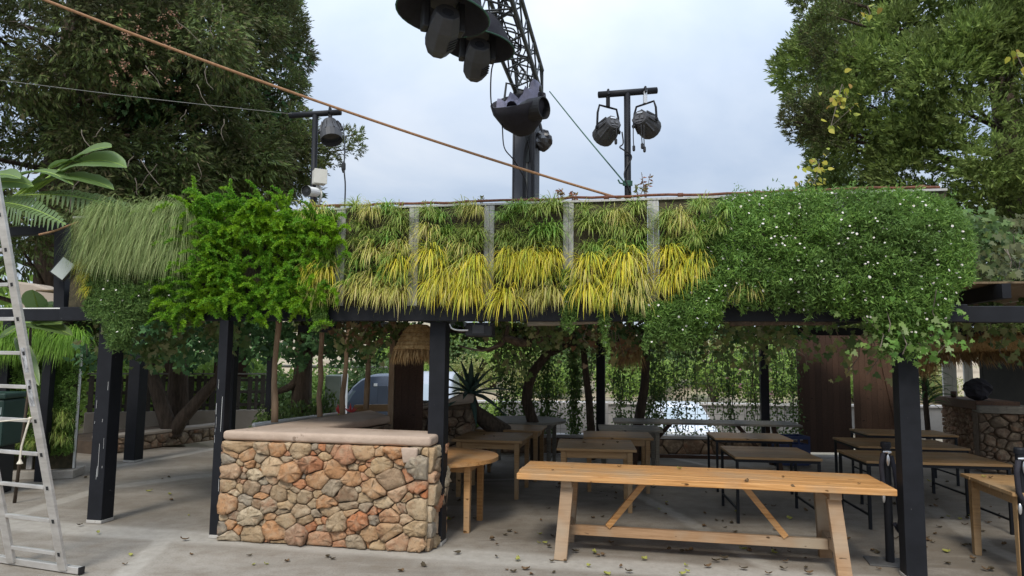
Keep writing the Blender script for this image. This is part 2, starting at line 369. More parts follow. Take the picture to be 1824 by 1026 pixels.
def blade_mesh(name, A, B, mat, parent=None, world=True, loc=None, matidx=None):
    n, k, _ = A.shape
    V = np.stack([A, B], 2).reshape(-1, 3)            # n, k, 2
    V = to_local(V, parent, world, loc)
    i0 = (np.arange(n)[:, None] * k + np.arange(k - 1)[None, :]) * 2
    F = np.stack([i0, i0 + 1, i0 + 3, i0 + 2], -1).reshape(-1)
    me = bpy.data.meshes.new(name)
    me.vertices.add(len(V)); me.vertices.foreach_set('co', V.astype(np.float32).ravel())
    me.loops.add(len(F)); me.loops.foreach_set('vertex_index', F.astype(np.int32))
    me.polygons.add(len(F) // 4); me.polygons.foreach_set('loop_start', np.arange(0, len(F), 4, dtype=np.int32))
    me.update(calc_edges=True)
    o = link(name, me, mat, parent, loc)
    if matidx is not None: me.polygons.foreach_set('material_index', np.repeat(matidx, k - 1).astype(np.int32))
    me.polygons.foreach_set('use_smooth', [True] * len(me.polygons))
    return o
# ================================================================= GROUND
def terrain():
    xs = np.concatenate([np.linspace(-90, -16, 12), np.linspace(-14, 14, 36), np.linspace(16, 90, 12)])
    ys = np.concatenate([np.linspace(-60, -4, 8), np.linspace(-2, 13.9, 8), [14.35, 15.0, 16, 17.5, 19, 21, 24, 27, 28.4, 28.8, 31, 35, 40, 46, 54, 64, 80, 110, 160]])
    V = []; F = []
    for y in ys:
        for x in xs:
            low = -1.12 if y > 14.3 else -0.16
            k = min(1, max(0, (x + 7.5) / 3.5))                  # to the left the yard stays level
            z = low * k + (-0.16) * (1 - k)
            if y > 28.6: z = z + 1.0 + (y - 28.6) * 0.115 + 0.35 * math.sin(x * 0.21 + y * 0.3) if y < 70 else z + 1 + 41.4 * 0.115
            V.append((x, y, z))
    nx = len(xs)
    for j in range(len(ys) - 1):
        for i in range(nx - 1): F.append((j * nx + i, j * nx + i + 1, (j + 1) * nx + i + 1, (j + 1) * nx + i))
    mb = MB(); mb.add(V, F)
    return mb
M_yard = surf('dry_yard_earth', [(0.20, 0.16, 0.105), (0.33, 0.27, 0.19), (0.20, 0.21, 0.09)], 0.5, 0.95, 0.5)
tag(terrain().build('ground', M_yard, loc=(0, 0, 0), smooth=True), kind='structure')

def floormat():
    m, t, p = _mat('concrete_floor')
    a = tex(t, 0.55, 5, 0.6, (1, 1, 1), 'Object', 0.4); b = tex(t, 5, 6, 0.7); c_ = tex(t, 60, 3, 0.7); st = tex(t, 1.5, 5, 0.65, (0.45, 1.6, 1), 'Object', 0.8)
    c = ramp(t, a, [(0.155, 0.133, 0.105, 0.34), (0.235, 0.21, 0.175, 0.5), (0.31, 0.282, 0.24, 0.66)])
    c = mixc(t, ramp(t, b, [(0.5, 0.5, 0.5, 0.35), (0, 0, 0, 0.55)]), c, (0.16, 0.125, 0.09))
    c = mixc(t, ramp(t, st, [(0, 0, 0, 0.52), (0.6, 0.6, 0.6, 0.68)]), c, (0.32, 0.29, 0.25))
    c = mixc(t, ramp(t, c_, [(0.55, 0.55, 0.55, 0.32), (0, 0, 0, 0.5)]), c, (0.12, 0.10, 0.08))
    t.links.new(c, p.inputs['Base Color']); p.inputs['Roughness'].default_value = 0.82; p.inputs['Specular IOR Level'].default_value = 0.3
    mx_ = t.nodes.new('ShaderNodeMath'); mx_.operation = 'ADD'; t.links.new(b, mx_.inputs[0]); t.links.new(c_, mx_.inputs[1])
    bump(t, p, mx_.outputs[0], 0.45, 0.008)
    return m
M_floor = floormat()
mb = MB(); mb.box((-16, -8, -0.15), (16, 13.9, 0.0))
tag(mb.build('floor', M_floor, loc=(0, 0, 0)), kind='structure')
M_strip = surf('cement_strip', [(0.33, 0.31, 0.285), (0.44, 0.42, 0.385)], 4, 0.85, 0.4, speck=((0.2, 0.17, 0.14), 30, 0.66))
M_strip2 = surf('worn_cement_band', [(0.31, 0.28, 0.235), (0.42, 0.38, 0.33)], 3, 0.85, 0.4, speck=((0.2, 0.17, 0.14), 30, 0.64))
SEGS = []
for pix, wd in (([(1110, 868), (1200, 915), (1290, 965), (1420, 1040)], .17), ([(225, 865), (330, 850), (430, 842)], .30), ([(205, 830), (300, 815), (420, 792)], .22), ([(0, 925), (70, 905), (190, 868)], .22),
                ([(300, 955), (262, 990), (215, 1030)], .18), ([(1660, 905), (1760, 975), (1900, 1030)], .2), ([(860, 855), (960, 852), (1080, 862), (1110, 868)], .12), ([(1180, 812), (1290, 835)], .14)):
    Pq = [g(*q) for q in pix]; SEGS += [(a, b, wd, .03) for a, b in zip(Pq[:-1], Pq[1:])]
SEGS.append((front(-6, 0, .20), front(9, 0, .20), .42, .05))
def cement_bands(m):
    """trowelled cement over the joints of the slab: pale bands with wandering worn edges."""
    t = m.node_tree; p = t.nodes['Principled BSDF']; col = p.inputs['Base Color'].links[0].from_socket
    co = t.nodes.new('ShaderNodeTexCoord'); wob = tex(t, 5, 4, .65)
    def vm(op, a, b=None, out=0):
        n = t.nodes.new('ShaderNodeVectorMath'); n.operation = op
        for i, v in enumerate((a, b)):
            if v is None: continue
            if isinstance(v, (tuple, Vector)): n.inputs[i].default_value = tuple(v)
            else: t.links.new(v, n.inputs[i])
        return n.outputs['Value'] if out else n.outputs['Vector']
    def mm(op, a, b, clamp=False):
        n = t.nodes.new('ShaderNodeMath'); n.operation = op; n.use_clamp = clamp
        for i, v in enumerate((a, b)):
            if isinstance(v, (int, float)): n.inputs[i].default_value = v
            else: t.links.new(v, n.inputs[i])
        return n.outputs[0]
    tot = None
    for a, b, wd, soft in SEGS:
        a = Vector((a.x, a.y, 0)); b = Vector((b.x, b.y, 0)); d = b - a
        r_ = vm('SUBTRACT', co.outputs['Object'], a)
        f = mm('MULTIPLY', vm('DOT_PRODUCT', r_, d, 1), 1 / d.length_squared, True)
        n = t.nodes.new('ShaderNodeVectorMath'); n.operation = 'SCALE'; n.inputs[0].default_value = d; t.links.new(f, n.inputs['Scale'])
        dist = vm('LENGTH', vm('SUBTRACT', r_, n.outputs[0]), None, 1)
        dist = mm('ADD', dist, mm('MULTIPLY', mm('SUBTRACT', wob, .5), .16))
        k = mm('MULTIPLY', mm('SUBTRACT', wd / 2 + soft, dist), 1 / (2 * soft), True)
        tot = k if tot is None else mm('MAXIMUM', tot, k)
    c2 = ramp(t, tex(t, 9, 5, .7), [(.29, .268, .232, .3), (.42, .39, .34, .7)])
    t.links.new(mixc(t, mm('MULTIPLY', tot, .72), col, c2), p.inputs['Base Color'])
cement_bands(M_floor)

# ================================================================= STONES
def cells(Wd, Ht, n, seed, asp=1.25, gap=0.007, big=0.25, iters=4):
    """a power diagram over a rectangle: irregular stones that fit together."""
    rg = np.random.default_rng(seed)
    P = np.stack([rg.uniform(0, Wd, n), rg.uniform(0, Ht, n) * asp], 1)
    base = math.sqrt(Wd * Ht * asp / n)
    r_ = base * np.where(rg.random(n) < big, rg.uniform(0.85, 1.35, n), rg.uniform(0.05, 0.6, n))
    w = r_ ** 2 * 0.62
    def clip(poly, nx, ny, c):
        out = []; k = len(poly)
        for i in range(k):
            a = poly[i]; b = poly[(i + 1) % k]; da = a[0] * nx + a[1] * ny - c; db = b[0] * nx + b[1] * ny - c
            if da <= 0: out.append(a)
            if (da < 0 < db) or (db < 0 < da):
                t_ = da / (da - db); out.append((a[0] + (b[0] - a[0]) * t_, a[1] + (b[1] - a[1]) * t_))
        return out
    for it in range(iters):
        last = it == iters - 1; res = []
        for i in range(n):
            gp = gap if last else 0
            poly = [(gp, gp), (Wd - gp, gp), (Wd - gp, Ht * asp - gp), (gp, Ht * asp - gp)]
            D = P - P[i]; d2 = (D ** 2).sum(1)
            for j in np.argsort(d2)[1:26]:
                l = math.sqrt(d2[j])
                if l < 1e-6: continue
                nx, ny = D[j] / l
                off = (d2[j] + w[i] - w[j]) / (2 * l)
                poly = clip(poly, nx, ny, P[i][0] * nx + P[i][1] * ny + off - gp)
                if len(poly) < 3: break
            res.append(poly)
            if not last and len(poly) >= 3:
                q = np.array(poly).mean(0); P[i] = P[i] * 0.7 + q * 0.3
    return [[(x, y / asp) for x, y in p] for p in res if len(p) >= 3]
def stones(parent, A, B, z0, z1, n, seed, mat, depth=0.045, name='stone', big=0.25, gap=0.007, asp=1.25, rings=3, stuff=False):
    """lay rubble stones on the vertical face from A to B (plan points), outward to the right of A->B."""
    A = Vector((A[0], A[1], 0)); B = Vector((B[0], B[1], 0)); u = (B - A).normalized(); out = Vector((u.y, -u.x, 0)); L = (B - A).length
    rg = random.Random(seed * 13 + 1); cs = cells(L, z1 - z0, n, seed, asp, gap, big)
    allmb = MB()
    for poly in cs:
        ar = 0.5 * abs(sum(poly[i][0] * poly[(i + 1) % len(poly)][1] - poly[(i + 1) % len(poly)][0] * poly[i][1] for i in range(len(poly))))
        if ar < 0.0005: continue
        cx = sum(p[0] for p in poly) / len(poly); cy = sum(p[1] for p in poly) / len(poly)
        pl = []
        k = len(poly)
        for i in range(k):
            a = poly[i]; b = poly[(i + 1) % k]
            ln = math.hypot(b[0] - a[0], b[1] - a[1])
            if ln < 0.012: pl.append(((a[0] + b[0]) / 2, (a[1] + b[1]) / 2)); continue
            k1, k2 = rg.uniform(.02, .10), rg.uniform(.02, .10); pl.append((a[0] * (1 - k1) + b[0] * k1, a[1] * (1 - k1) + b[1] * k1)); pl.append((a[0] * k2 + b[0] * (1 - k2), a[1] * k2 + b[1] * (1 - k2)))
            if ln > 0.045 and rings == 3:
                last = pl.pop(); q = 2 if ln > .1 else 1
                for e_ in range(q):
                    f_ = (e_ + 1) / (q + 1) + rg.uniform(-.08, .08); pl.append((a[0] + (b[0] - a[0]) * f_ + rg.uniform(-.007, .007), a[1] + (b[1] - a[1]) * f_ + rg.uniform(-.007, .007)))
                pl.append(last)
        size = math.sqrt(ar); h = min(depth, size * 0.28) * rg.uniform(0.55, 1.25)
        tx, ty = rg.uniform(-.16, .16), rg.uniform(-.16, .16)
        vs_ = []; m_ = len(pl)
        prof = [(1.0, -0.03), (1.0, h * 0.55), (0.965, h * 0.95), (0.6, h * 0.98)] if rings == 3 else [(1.0, -0.02), (0.95, h * 0.6), (0.7, h)]
        for sc_i, dz in prof:
            for x, y in pl:
                X = cx + (x - cx) * sc_i; Y = cy + (y - cy) * sc_i
                dd = dz + ((x - cx) * tx + (y - cy) * ty) * (1 if dz > 0 else 0) + (rg.uniform(-.30, .30) * h if dz > h * .5 else 0)
                vs_.append(A + u * X + Vector((0, 0, z0 + Y)) + out * dd)
        vs_.append(A + u * cx + Vector((0, 0, z0 + cy)) + out * (h * 1.05))
        q = len(prof)
        fs = [(i * m_ + j, i * m_ + (j + 1) % m_, (i + 1) * m_ + (j + 1) % m_, (i + 1) * m_ + j) for i in range(q - 1) for j in range(m_)]
        fs += [((q - 1) * m_ + j, (q - 1) * m_ + (j + 1) % m_, q * m_) for j in range(m_)]
        mb = allmb if stuff else MB(); mb.add(vs_, fs)
        if not stuff: mb.build(name, mat, parent, fixn=True, smooth=True)
    if stuff and allmb.v: tag(allmb.build(name, mat, parent, fixn=True, smooth=True), kind='stuff')

# ---- the L-shaped counter wall in front
P0 = g(388, 962); P1 = g(762, 985); un = (P1 - P0).normalized(); nb = Vector((-un.y, un.x, 0))
P2 = P1 + nb * 0.52; HW = 1.06
P3 = g(572, 762, HW); P4 = g(695, 742, HW); P5 = g(660, 731, HW); P6 = g(440, 764, HW)
for p in (P3, P4, P5, P6): p.z = 0
wall = thing('stone_wall', 'low rubble stone wall with smooth pinkish cap in front of the wooden poles', 'wall', tuple(P0.lerp(P1, .5)))
core = [P0 + nb * .035 + un * .03, P1 + nb * .035 - un * .035, P2 - nb * .03 - un * .035, P3, P4, P5, P6]
MB().prism(core, 0, HW - 0.10).build('mortar_core', M_mortar, wall)
def capmesh(poly, z0, z1, ov, parent, mat, name='cap', bev=0.045):
    c = sum((Vector(p) for p in poly), Vector()) / len(poly); pts = []
    k = len(poly)
    for i in range(k):
        a = Vector(poly[i - 1]); b = Vector(poly[i]); d = Vector(poly[(i + 1) % k])
        n1 = (b - a).normalized(); n2 = (d - b).normalized(); n1 = Vector((n1.y, -n1.x, 0)); n2 = Vector((n2.y, -n2.x, 0))
        pts.append(b + (n1 + n2).normalized() * ov / max(0.5, math.cos(n1.angle(n2) / 2)))
    o = MB().prism(pts, z0, z1).build(name, mat, parent, bevel=bev, seg=4, smooth=True)
    return o
capmesh([P0, P1, P2, P3, P4, P5, P6], HW - 0.085, HW + 0.010, 0.006, wall, M_cap, bev=0.032)
stones(wall, P0 + un * .005, P1 - un * .01, 0.004, HW - 0.088, 178, 23, S_wall, 0.055, big=0.28, gap=0.005, asp=1.35)
stones(wall, P1 + nb * .01, P2 - nb * .01, 0.004, HW - 0.088, 24, 5, S_wall, 0.045, gap=0.005)
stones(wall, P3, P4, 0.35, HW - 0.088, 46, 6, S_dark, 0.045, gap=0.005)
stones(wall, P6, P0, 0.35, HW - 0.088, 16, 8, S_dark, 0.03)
pp = MB(); pw = P0.lerp(P1, 0.915)
pp.beam(pw - nb * .052 + Vector((0, 0, HW - .09)), pw - nb * .05 + Vector((0, 0, HW - .235)), 0.17, 0.05, up=nb, w2=0.13, h2=0.03)
pp.build('cap_drip', M_cap, wall, bevel=0.02, smooth=True)

# ---- white plastic pipe rail along the back of the wall
pr = thing('pipe_rail', 'white plastic pipe rail running behind the capped stone wall', 'rail', tuple(g(470, 755, .97)))
MB().tube([g(452, 757, .97), g(520, 748, .97), g(612, 736, .97)], 0.028, 10).build('pipe', M_white, pr, smooth=True)
for px_, py_ in ((470, 755), (540, 745.5), (606, 737)):
    p = g(px_, py_, .97); MB().tube([(p.x, p.y, 0), (p.x, p.y, .95)], 0.02, 8).build('stake', M_white, pr, smooth=True)

# ---- wooden poles on the back arm
def wobble_pole(p, q, r0, r1, seed, n=7, amp=0.02):
    rg = random.Random(seed); pts = []
    for i in range(n):
        t_ = i / (n - 1); a = Vector(p).lerp(Vector(q), t_)
        if 0 < i < n - 1: a += Vector((rg.uniform(-amp, amp), rg.uniform(-amp, amp), 0))
        pts.append(a)
    return MB().tube(pts, [r0 + (r1 - r0) * i / (n - 1) + rg.uniform(-.004, .004) for i in range(n)], 9)
for i, (bx, by, tx_, ty_, rr, lab) in enumerate([
        (489, 752, 493, 585, .036, 'thickest pale peeled wooden pole, leftmost of those on the stone wall'),
        (570, 742, 575, 575, .034, 'brown peeled wooden pole with a short stub of dark beam just behind it'),
        (610, 738, 622, 585, .034, 'leaning peeled wooden pole rising beside the nose of the grey van'),
        (652, 729, 657, 575, .040, 'wooden pole standing in front of the grey van door')]):
    b = g(bx, by, HW + .01); t_ = at(tx_, ty_, b.y)
    tag(wobble_pole(b, t_ + Vector((0, 0, .25)), rr, rr * .85, 30 + i).build('wooden_pole', W_pole, loc=tuple(b), smooth=True), lab, 'pole', 'peeled poles on the stone wall')

# ---- low stone kerb, plaster wall and slatted fence on the far left
K0 = g(205, 808); K1 = g(390, 783); K0 = K0 + (K0 - K1) * .1; K1 = K1 + (K1 - K0) * .12
kd = (K1 - K0).normalized(); kn = Vector((-kd.y, kd.x, 0))
kerb = thing('stone_kerb', 'low rubble kerb wall with pale cap edging the planting bed at the left', 'wall', tuple(K0))
MB().prism([K0 + kn * .03, K1 + kn * .03, K1 + kn * .3, K0 + kn * .3], 0, .27).build('mortar_core', M_mortar, kerb)
MB().prism([K0 - kn * .02, K1 - kn * .02, K1 + kn * .32, K0 + kn * .32], .272, .33).build('cap', M_plaster, kerb, bevel=.015)
stones(kerb, K0, K1, 0.003, .27, 42, 11, S_dark, .035, gap=.006, rings=2)
mb = MB(); mb.prism([K0 + kn * .3, K1 + kn * .3, K1 + kn * 1.7, K0 + kn * 1.7], 0.0, .22)
tag(mb.build('planting_bed_ground', surf('bed_soil', [(0.05, 0.035, 0.025), (0.10, 0.07, 0.045)], 5, 0.95, 0.8)), kind='structure')
F0 = at(150, 735, 15.6); F1 = at(475, 735, 17.0); F0.z = F1.z = 0
fd = (F1 - F0).normalized(); fn_ = Vector((-fd.y, fd.x, 0)); FZ = 0.50
pw_ = thing('plaster_wall', 'low bare plaster wall under the dark slatted fence', 'wall', tuple(F0))
MB().prism([F0, F1, F1 + fn_ * .2, F0 + fn_ * .2], 0, FZ).build('wall_body', M_plaster, pw_, bevel=.02)
fence = thing('slatted_fence', 'dark wooden slatted fence standing on the low plaster wall', 'fence', tuple(F0 + Vector((0, 0, FZ))))
Lf = (F1 - F0).length; rg = random.Random(4); s = 0.04
while s < Lf - .05:
    w_ = rg.choice((.07, .10, .10, .13)); p = F0 + fd * (s + w_ / 2) + fn_ * (.08 + rg.uniform(-.004, .004)); h_ = .80 + rg.uniform(-.03, .02)
    MB().beam(p + Vector((0, 0, FZ + .002)), p + Vector((0, 0, FZ + h_)), w_, .022, up=fn_).build('slat', W_fence, fence)
    s += w_ + rg.choice((.05, .06, .16))
for z_ in (.12, .42, .70):
    MB().beam(F0 + fn_ * .115 + Vector((0, 0, FZ + z_)), F1 + fn_ * .115 + Vector((0, 0, FZ + z_)), .04, .07).build('rail', W_fence, fence)
MB().beam(F0 + fn_ * .08 + Vector((0, 0, FZ + .845)), F1 + fn_ * .08 + Vector((0, 0, FZ + .845)), .12, .03).build('top_rail', W_grey, fence)

# ================================================================= PERGOLA
PB, PT = 2.18, 2.33                      # underside and top of the front beam
sL, sR = sof(130), sof(1690)
POSTW = 0.165
def post(px, py, label, w=POSTW, h=PB - .002, ground=True, Y=None, top=None):
    b = g(px, py) if Y is None else at(px, py, Y)
    b.z = 0
    t_ = thing('steel_post', label, 'post', (b.x, b.y, 0), AL, 'black posts of the pergola')
    MB().box((-w / 2, -w / 2, 0), (w / 2, w / 2, h)).build('shaft', M_black, t_, world=False, bevel=.006)
    MB().box((-w / 2 - .004, -w / 2 - .004, 0.002), (w / 2 + .004, w / 2 + .004, .035)).build('foot', M_strip, t_, world=False, bevel=.004)
    return t_
def scratches(t, w, n, seed, face=0):
    rgs_ = random.Random(seed)
    for i in range(n):
        z0 = rgs_.uniform(.15, 1.6); L = rgs_.uniform(.02, .12) if i else .35; x = -w / 2 + rgs_.uniform(.006, .018) if face else rgs_.uniform(-w * .4, w * .45)
        MB().beam((x, -w / 2 - .0008, z0), (x + rgs_.uniform(-.004, .004), -w / 2 - .0008, z0 + L), rgs_.uniform(.001, .0028), .0016, up=(0, 1, 0)).build('scratch', M_white, t, world=False)
def post_on_front(px, py, label, back=0.0):
    b = g(px, py); return b
_p = post(178, 929, 'scuffed black steel post standing alone left of the stone wall', .18)
post(776, 968, 'black steel post against the right end of the stone wall')
post(1628, 1030, 'black steel post at the right front beside the rope stanchion', .165)
_q = post(385, 957, 'black steel post with white scratches at the left end of the stone wall', .10)
post(237, 822, 'black steel post further back on the left path', .21)
post(408, 800, 'slim black post behind the left corner of the stone wall', .09, Y=9.0)
post(1070, 790, 'dark rear post between the creeper screens in the middle of the back', .16, Y=13.3)
post(1364, 790, 'dark rear post beside the brown boarded doors', .15, Y=13.3)
post(478, 740, 'thin dark rear post left of the shrub', .10, Y=13.3)
scratches(_p, .18, 9, 3); scratches(_q, .10, 7, 5)
pg = thing('pergola_frame', 'black steel beam frame of the pergola carrying the planted wall', 'pergola', tuple(front(0, PB)))
MB().beam(front(sL - .05, (PB + PT) / 2, .03), front(sR + .1, (PB + PT) / 2, .03), .11, PT - PB).build('front_beam', M_black, pg, bevel=.006)
MB().beam(front(sR + .102, (PB + PT) / 2 - .01, .02), front(sR + 4, (PB + PT) / 2 - .01, .02), .10, PT - PB - .01).build('side_beam', M_black, pg, bevel=.006)
MB().beam(front(sL - .052, PB + .065, 0), front(sL - 4.5, PB + .065, 0), .10, .13).build('side_beam', M_black, pg, bevel=.006)
MB().beam(front(sL - .052, PB + .138, .012), front(sL - 4.5, PB + .138, .012), .08, .012).build('white_edge', M_white, pg)
zr = PT + .13
for s_ in (-3.4, -1.7, 0.0, 1.7, 3.4, 5.1, 7.0):
    a = front(s_, zr, -.10); b = a - NF * 7.2
    MB().beam(a, b, .07, .13).build('rafter', M_black, pg)
MB().beam(front(-3.6, zr - .14, -6.2), front(7.5, zr - .14, -6.2), .10, .13).build('rear_beam', M_black, pg)
MB().beam(front(sof(440), PB - .035, -1.2), front(sof(510), PB - .035, -1.25), .12, .08).build('short_beam', M_black, pg)
M_mat = surf('reed_roofing', [(0.10, 0.07, 0.04), (0.2, 0.145, 0.085)], 9, 0.9, 0.6, stretch=(1, 12, 1))
roof = thing('reed_roof', 'dark reed matting roof laid over the pergola rafters', 'roof', tuple(front(0, zr + .08)))
rg = random.Random(9)
s_ = -5.0
while s_ < 9:
    w_ = .80
    a = front(s_ + w_ / 2, zr + .085, -.22); b = front(s_ + w_ / 2 + rg.uniform(-.03, .03), zr + .085 + rg.uniform(0, .012), -7.1 + rg.uniform(-.2, .2))
    MB().beam(a, b, w_ - .02 - (0.10 if rg.random() < .5 else 0), .018).build('reed_mat', M_mat, roof)
    s_ += w_

# ---- left continuation: dark gantry with the tilted floodlight
gan = thing('dark_gantry', 'dark steel gantry frame left of the planted wall', 'frame', tuple(at(110, 560, 7.85)))
a = at(110, 560, 7.9); b = at(112, 398, 7.9)
MB().beam(a, b, .12, .12, up=(0, 1, 0)).build('upright', M_black, gan, bevel=.005)
MB().beam(at(118, 408, 7.9), at(-90, 420, 7.7), .10, .10).build('crossbar', M_black, gan, bevel=.005)
fl = thing('floodlight', 'tilted white-faced floodlight with black frame on the left gantry', 'floodlight', tuple(at(114, 478, 7.75)))
c = at(114, 478, 7.74); rt = R(-52)
ux = Vector((math.cos(rt), 0, -math.sin(rt))); uz = Vector((math.sin(rt), -0.25, math.cos(rt))).normalized(); un_ = ux.cross(uz).normalized()
if un_.y > 0: un_ = -un_
def obox(mb, c, ax, ay, az, sx, sy, sz):
    vs_ = [c + ax * (i * sx / 2) + ay * (j * sy / 2) + az * (k * sz / 2) for i in (-1, 1) for j in (-1, 1) for k in (-1, 1)]
    return mb.add(vs_, [(0, 1, 3, 2), (4, 6, 7, 5), (0, 4, 5, 1), (2, 3, 7, 6), (0, 2, 6, 4), (1, 5, 7, 3)])
obox(MB(), c, ux, uz, un_, .245, .175, .05).build('housing', M_blackplain, fl, fixn=True, bevel=.006)
obox(MB(), c + un_ * .029, ux, uz, un_, .21, .145, .006).build('glass', M_glass, fl, fixn=True)
MB().tube([c + ux * .125, c + ux * .14 - un_ * .08, at(112, 470, 7.84)], .01, 6).build('bracket', M_blackplain, fl)

# ================================================================= GREEN WALL (panels; plants come later)
gw = thing('planted_wall_frame', 'grey battens and felt panels of the planted wall above the front beam', 'planter wall', tuple(front(0, PT)))
strips_px = [(608, 372), (738, 370), (872, 366), (1013, 363), (1164, 360)]
zt = 3.33
edges = [sL] + [sof(q[0]) for q in strips_px] + [sof(1300), sof(1500), sR]
for a, b in zip(edges[:-1], edges[1:]):
    mb = MB(); w_ = .10
    lo = a + (w_ / 2 if a != sL else 0); hi = b - (w_ / 2 if b != sR else 0)
    p = front(lo + .004, (PT + zt) / 2 + .0, 0); q = front(hi - .004, (PT + zt) / 2, 0)
    mb.beam(p, q, .05, zt - PT - .01).build('felt_panel', M_felt, gw)
for b in edges[1:-1]:
    p = front(b, PT + .004, .012)
    for k in (-.026, .026):
        MB().beam(p + UX * k, front(b, zt, .012) + UX * k, .05, .06, up=NF).build('batten', M_batten, gw, bevel=.003)
MB().beam(front(sL, zt + .012, .0), front(sR, zt + .012, .0), .10, .02).build('top_strip', M_batten, gw)
pp = thing('rusty_pipe', 'thin rusty water pipe lying along the top of the planted wall', 'pipe', tuple(front(0, zt + .04)))
rg = random.Random(5)
pts = [front(s_, zt + .043 + rg.uniform(-.004, .012), .03 + rg.uniform(-.012, .012)) for s_ in np.linspace(sof(560), sR - .05, 34)]
MB().tube(pts, .0135, 7).build('pipe', M_rust, pp, smooth=True)
for s_ in np.linspace(sof(600), sR - .2, 9):
    MB().tube([front(s_, zt + .043, .03) - UX * .025, front(s_, zt + .043, .03) + UX * .025], .021, 8).build('coupling', M_rust, pp, smooth=True)
# ================================================================= TABLES
def planks_top(root, w, d, z, th, n, mat, seed=0, seam_x=None, bev=.004):
    rg = random.Random(seed); y = -d / 2; pw = d / n
    for i in range(n):
        MB().box((-w / 2 + rg.uniform(-.004, .004), y + .0012, z - th), (w / 2 + rg.uniform(-.004, .004), y + pw - .0012, z + rg.uniform(-.0008, .0008))).build('plank', mat, root, world=False, bevel=bev)
        y += pw
def table(loc, rotz, w, d, label, h=.75, leg=.065, mat=None, lmat=None, n=5, group=None, seed=0, apron=.085):
    mat = mat or W_table; lmat = lmat or mat
    t = thing('wooden_table', label, 'table', (loc[0], loc[1], 0), rotz, group)
    planks_top(t, w, d, h, .032, n, mat, seed)
    ix, iy = w / 2 - .045 - leg / 2, d / 2 - .045 - leg / 2; zt_ = h - .034
    for sx in (-1, 1):
        for sy in (-1, 1):
            MB().beam((sx * ix, sy * iy, .0), (sx * ix, sy * iy, zt_), leg * .8, leg * .8, w2=leg, h2=leg).build('leg', lmat, t, world=False, bevel=.004)
    for sy in (-1, 1): MB().box((-ix + leg / 2 + .002, sy * iy - .011, zt_ - apron), (ix - leg / 2 - .002, sy * iy + .011, zt_ - .002)).build('apron', lmat, t, world=False)
    for sx in (-1, 1): MB().box((sx * ix - .011, -iy + leg / 2 + .002, zt_ - apron), (sx * ix + .011, iy - leg / 2 - .002, zt_ - .002)).build('apron', lmat, t, world=False)
    return t
def metal_table(loc, rotz, w, d, label, h=.74, group=None, seed=0, mat=None):
    mat = mat or W_table
    t = thing('metal_leg_table', label, 'table', (loc[0], loc[1], 0), rotz, group)
    planks_top(t, w, d, h, .028, 4, mat, seed)
    ix, iy = w / 2 - .03, d / 2 - .03; zt_ = h - .03
    for sx in (-1, 1):
        for sy in (-1, 1): MB().box((sx * ix - .015, sy * iy - .015, 0), (sx * ix + .015, sy * iy + .015, zt_ - .032)).build('leg', M_black, t, world=False)
    for sy in (-1, 1):
        MB().box((-ix - .015, sy * iy - .015, zt_ - .03), (ix + .015, sy * iy + .015, zt_)).build('frame_bar', M_black, t, world=False)
    for sx in (-1, 1):
        MB().box((sx * ix - .014, -iy + .016, zt_ - .03), (sx * ix + .014, iy - .016, zt_)).build('frame_bar', M_black, t, world=False)
        MB().box((sx * ix - .01, -iy + .016, .14), (sx * ix + .01, iy - .016, .16)).build('stretcher', M_black, t, world=False)
    return t
def round_table(c, r, label, mat, seed=0, h=.75, legs=((.78, -.45), (.78, .5), (-.78, .45), (-.78, -.5)), group=None):
    t = thing('round_table', label, 'table', (c[0], c[1], 0), AL, group)
    # boards cut to a circle
    n = 6; rg = random.Random(seed)
    for i in range(n):
        y0 = -r + 2 * r * i / n + .001; y1 = -r + 2 * r * (i + 1) / n - .001
        pl = []
        for k in range(13):
            y = y0 + (y1 - y0) * k / 12; pl.append((math.sqrt(max(1e-5, r * r - y * y)), y))
        pl += [(-x, y) for x, y in reversed(pl)]
        MB().prism(pl, h - .04, h + rg.uniform(-.0006, .0006)).build('plank', mat, t, world=False)
    rr = .70 * r
    for a, b in legs:
        x, y = a * r * .86, b * r
        MB().beam((x, y, 0), (x, y, h - .042), .06, .06, w2=.07, h2=.07).build('leg', mat, t, world=False, bevel=.004)
    P = [(a * r * .86, b * r) for a, b in legs]
    for i in range(4):
        a, b = Vector((*P[i], 0)), Vector((*P[(i + 1) % 4], 0)); u = (b - a).normalized() * .037
        MB().beam(a + u + Vector((0, 0, h - .09)), b - u + Vector((0, 0, h - .09)), .022, .09).build('apron', mat, t, world=False)
    return t
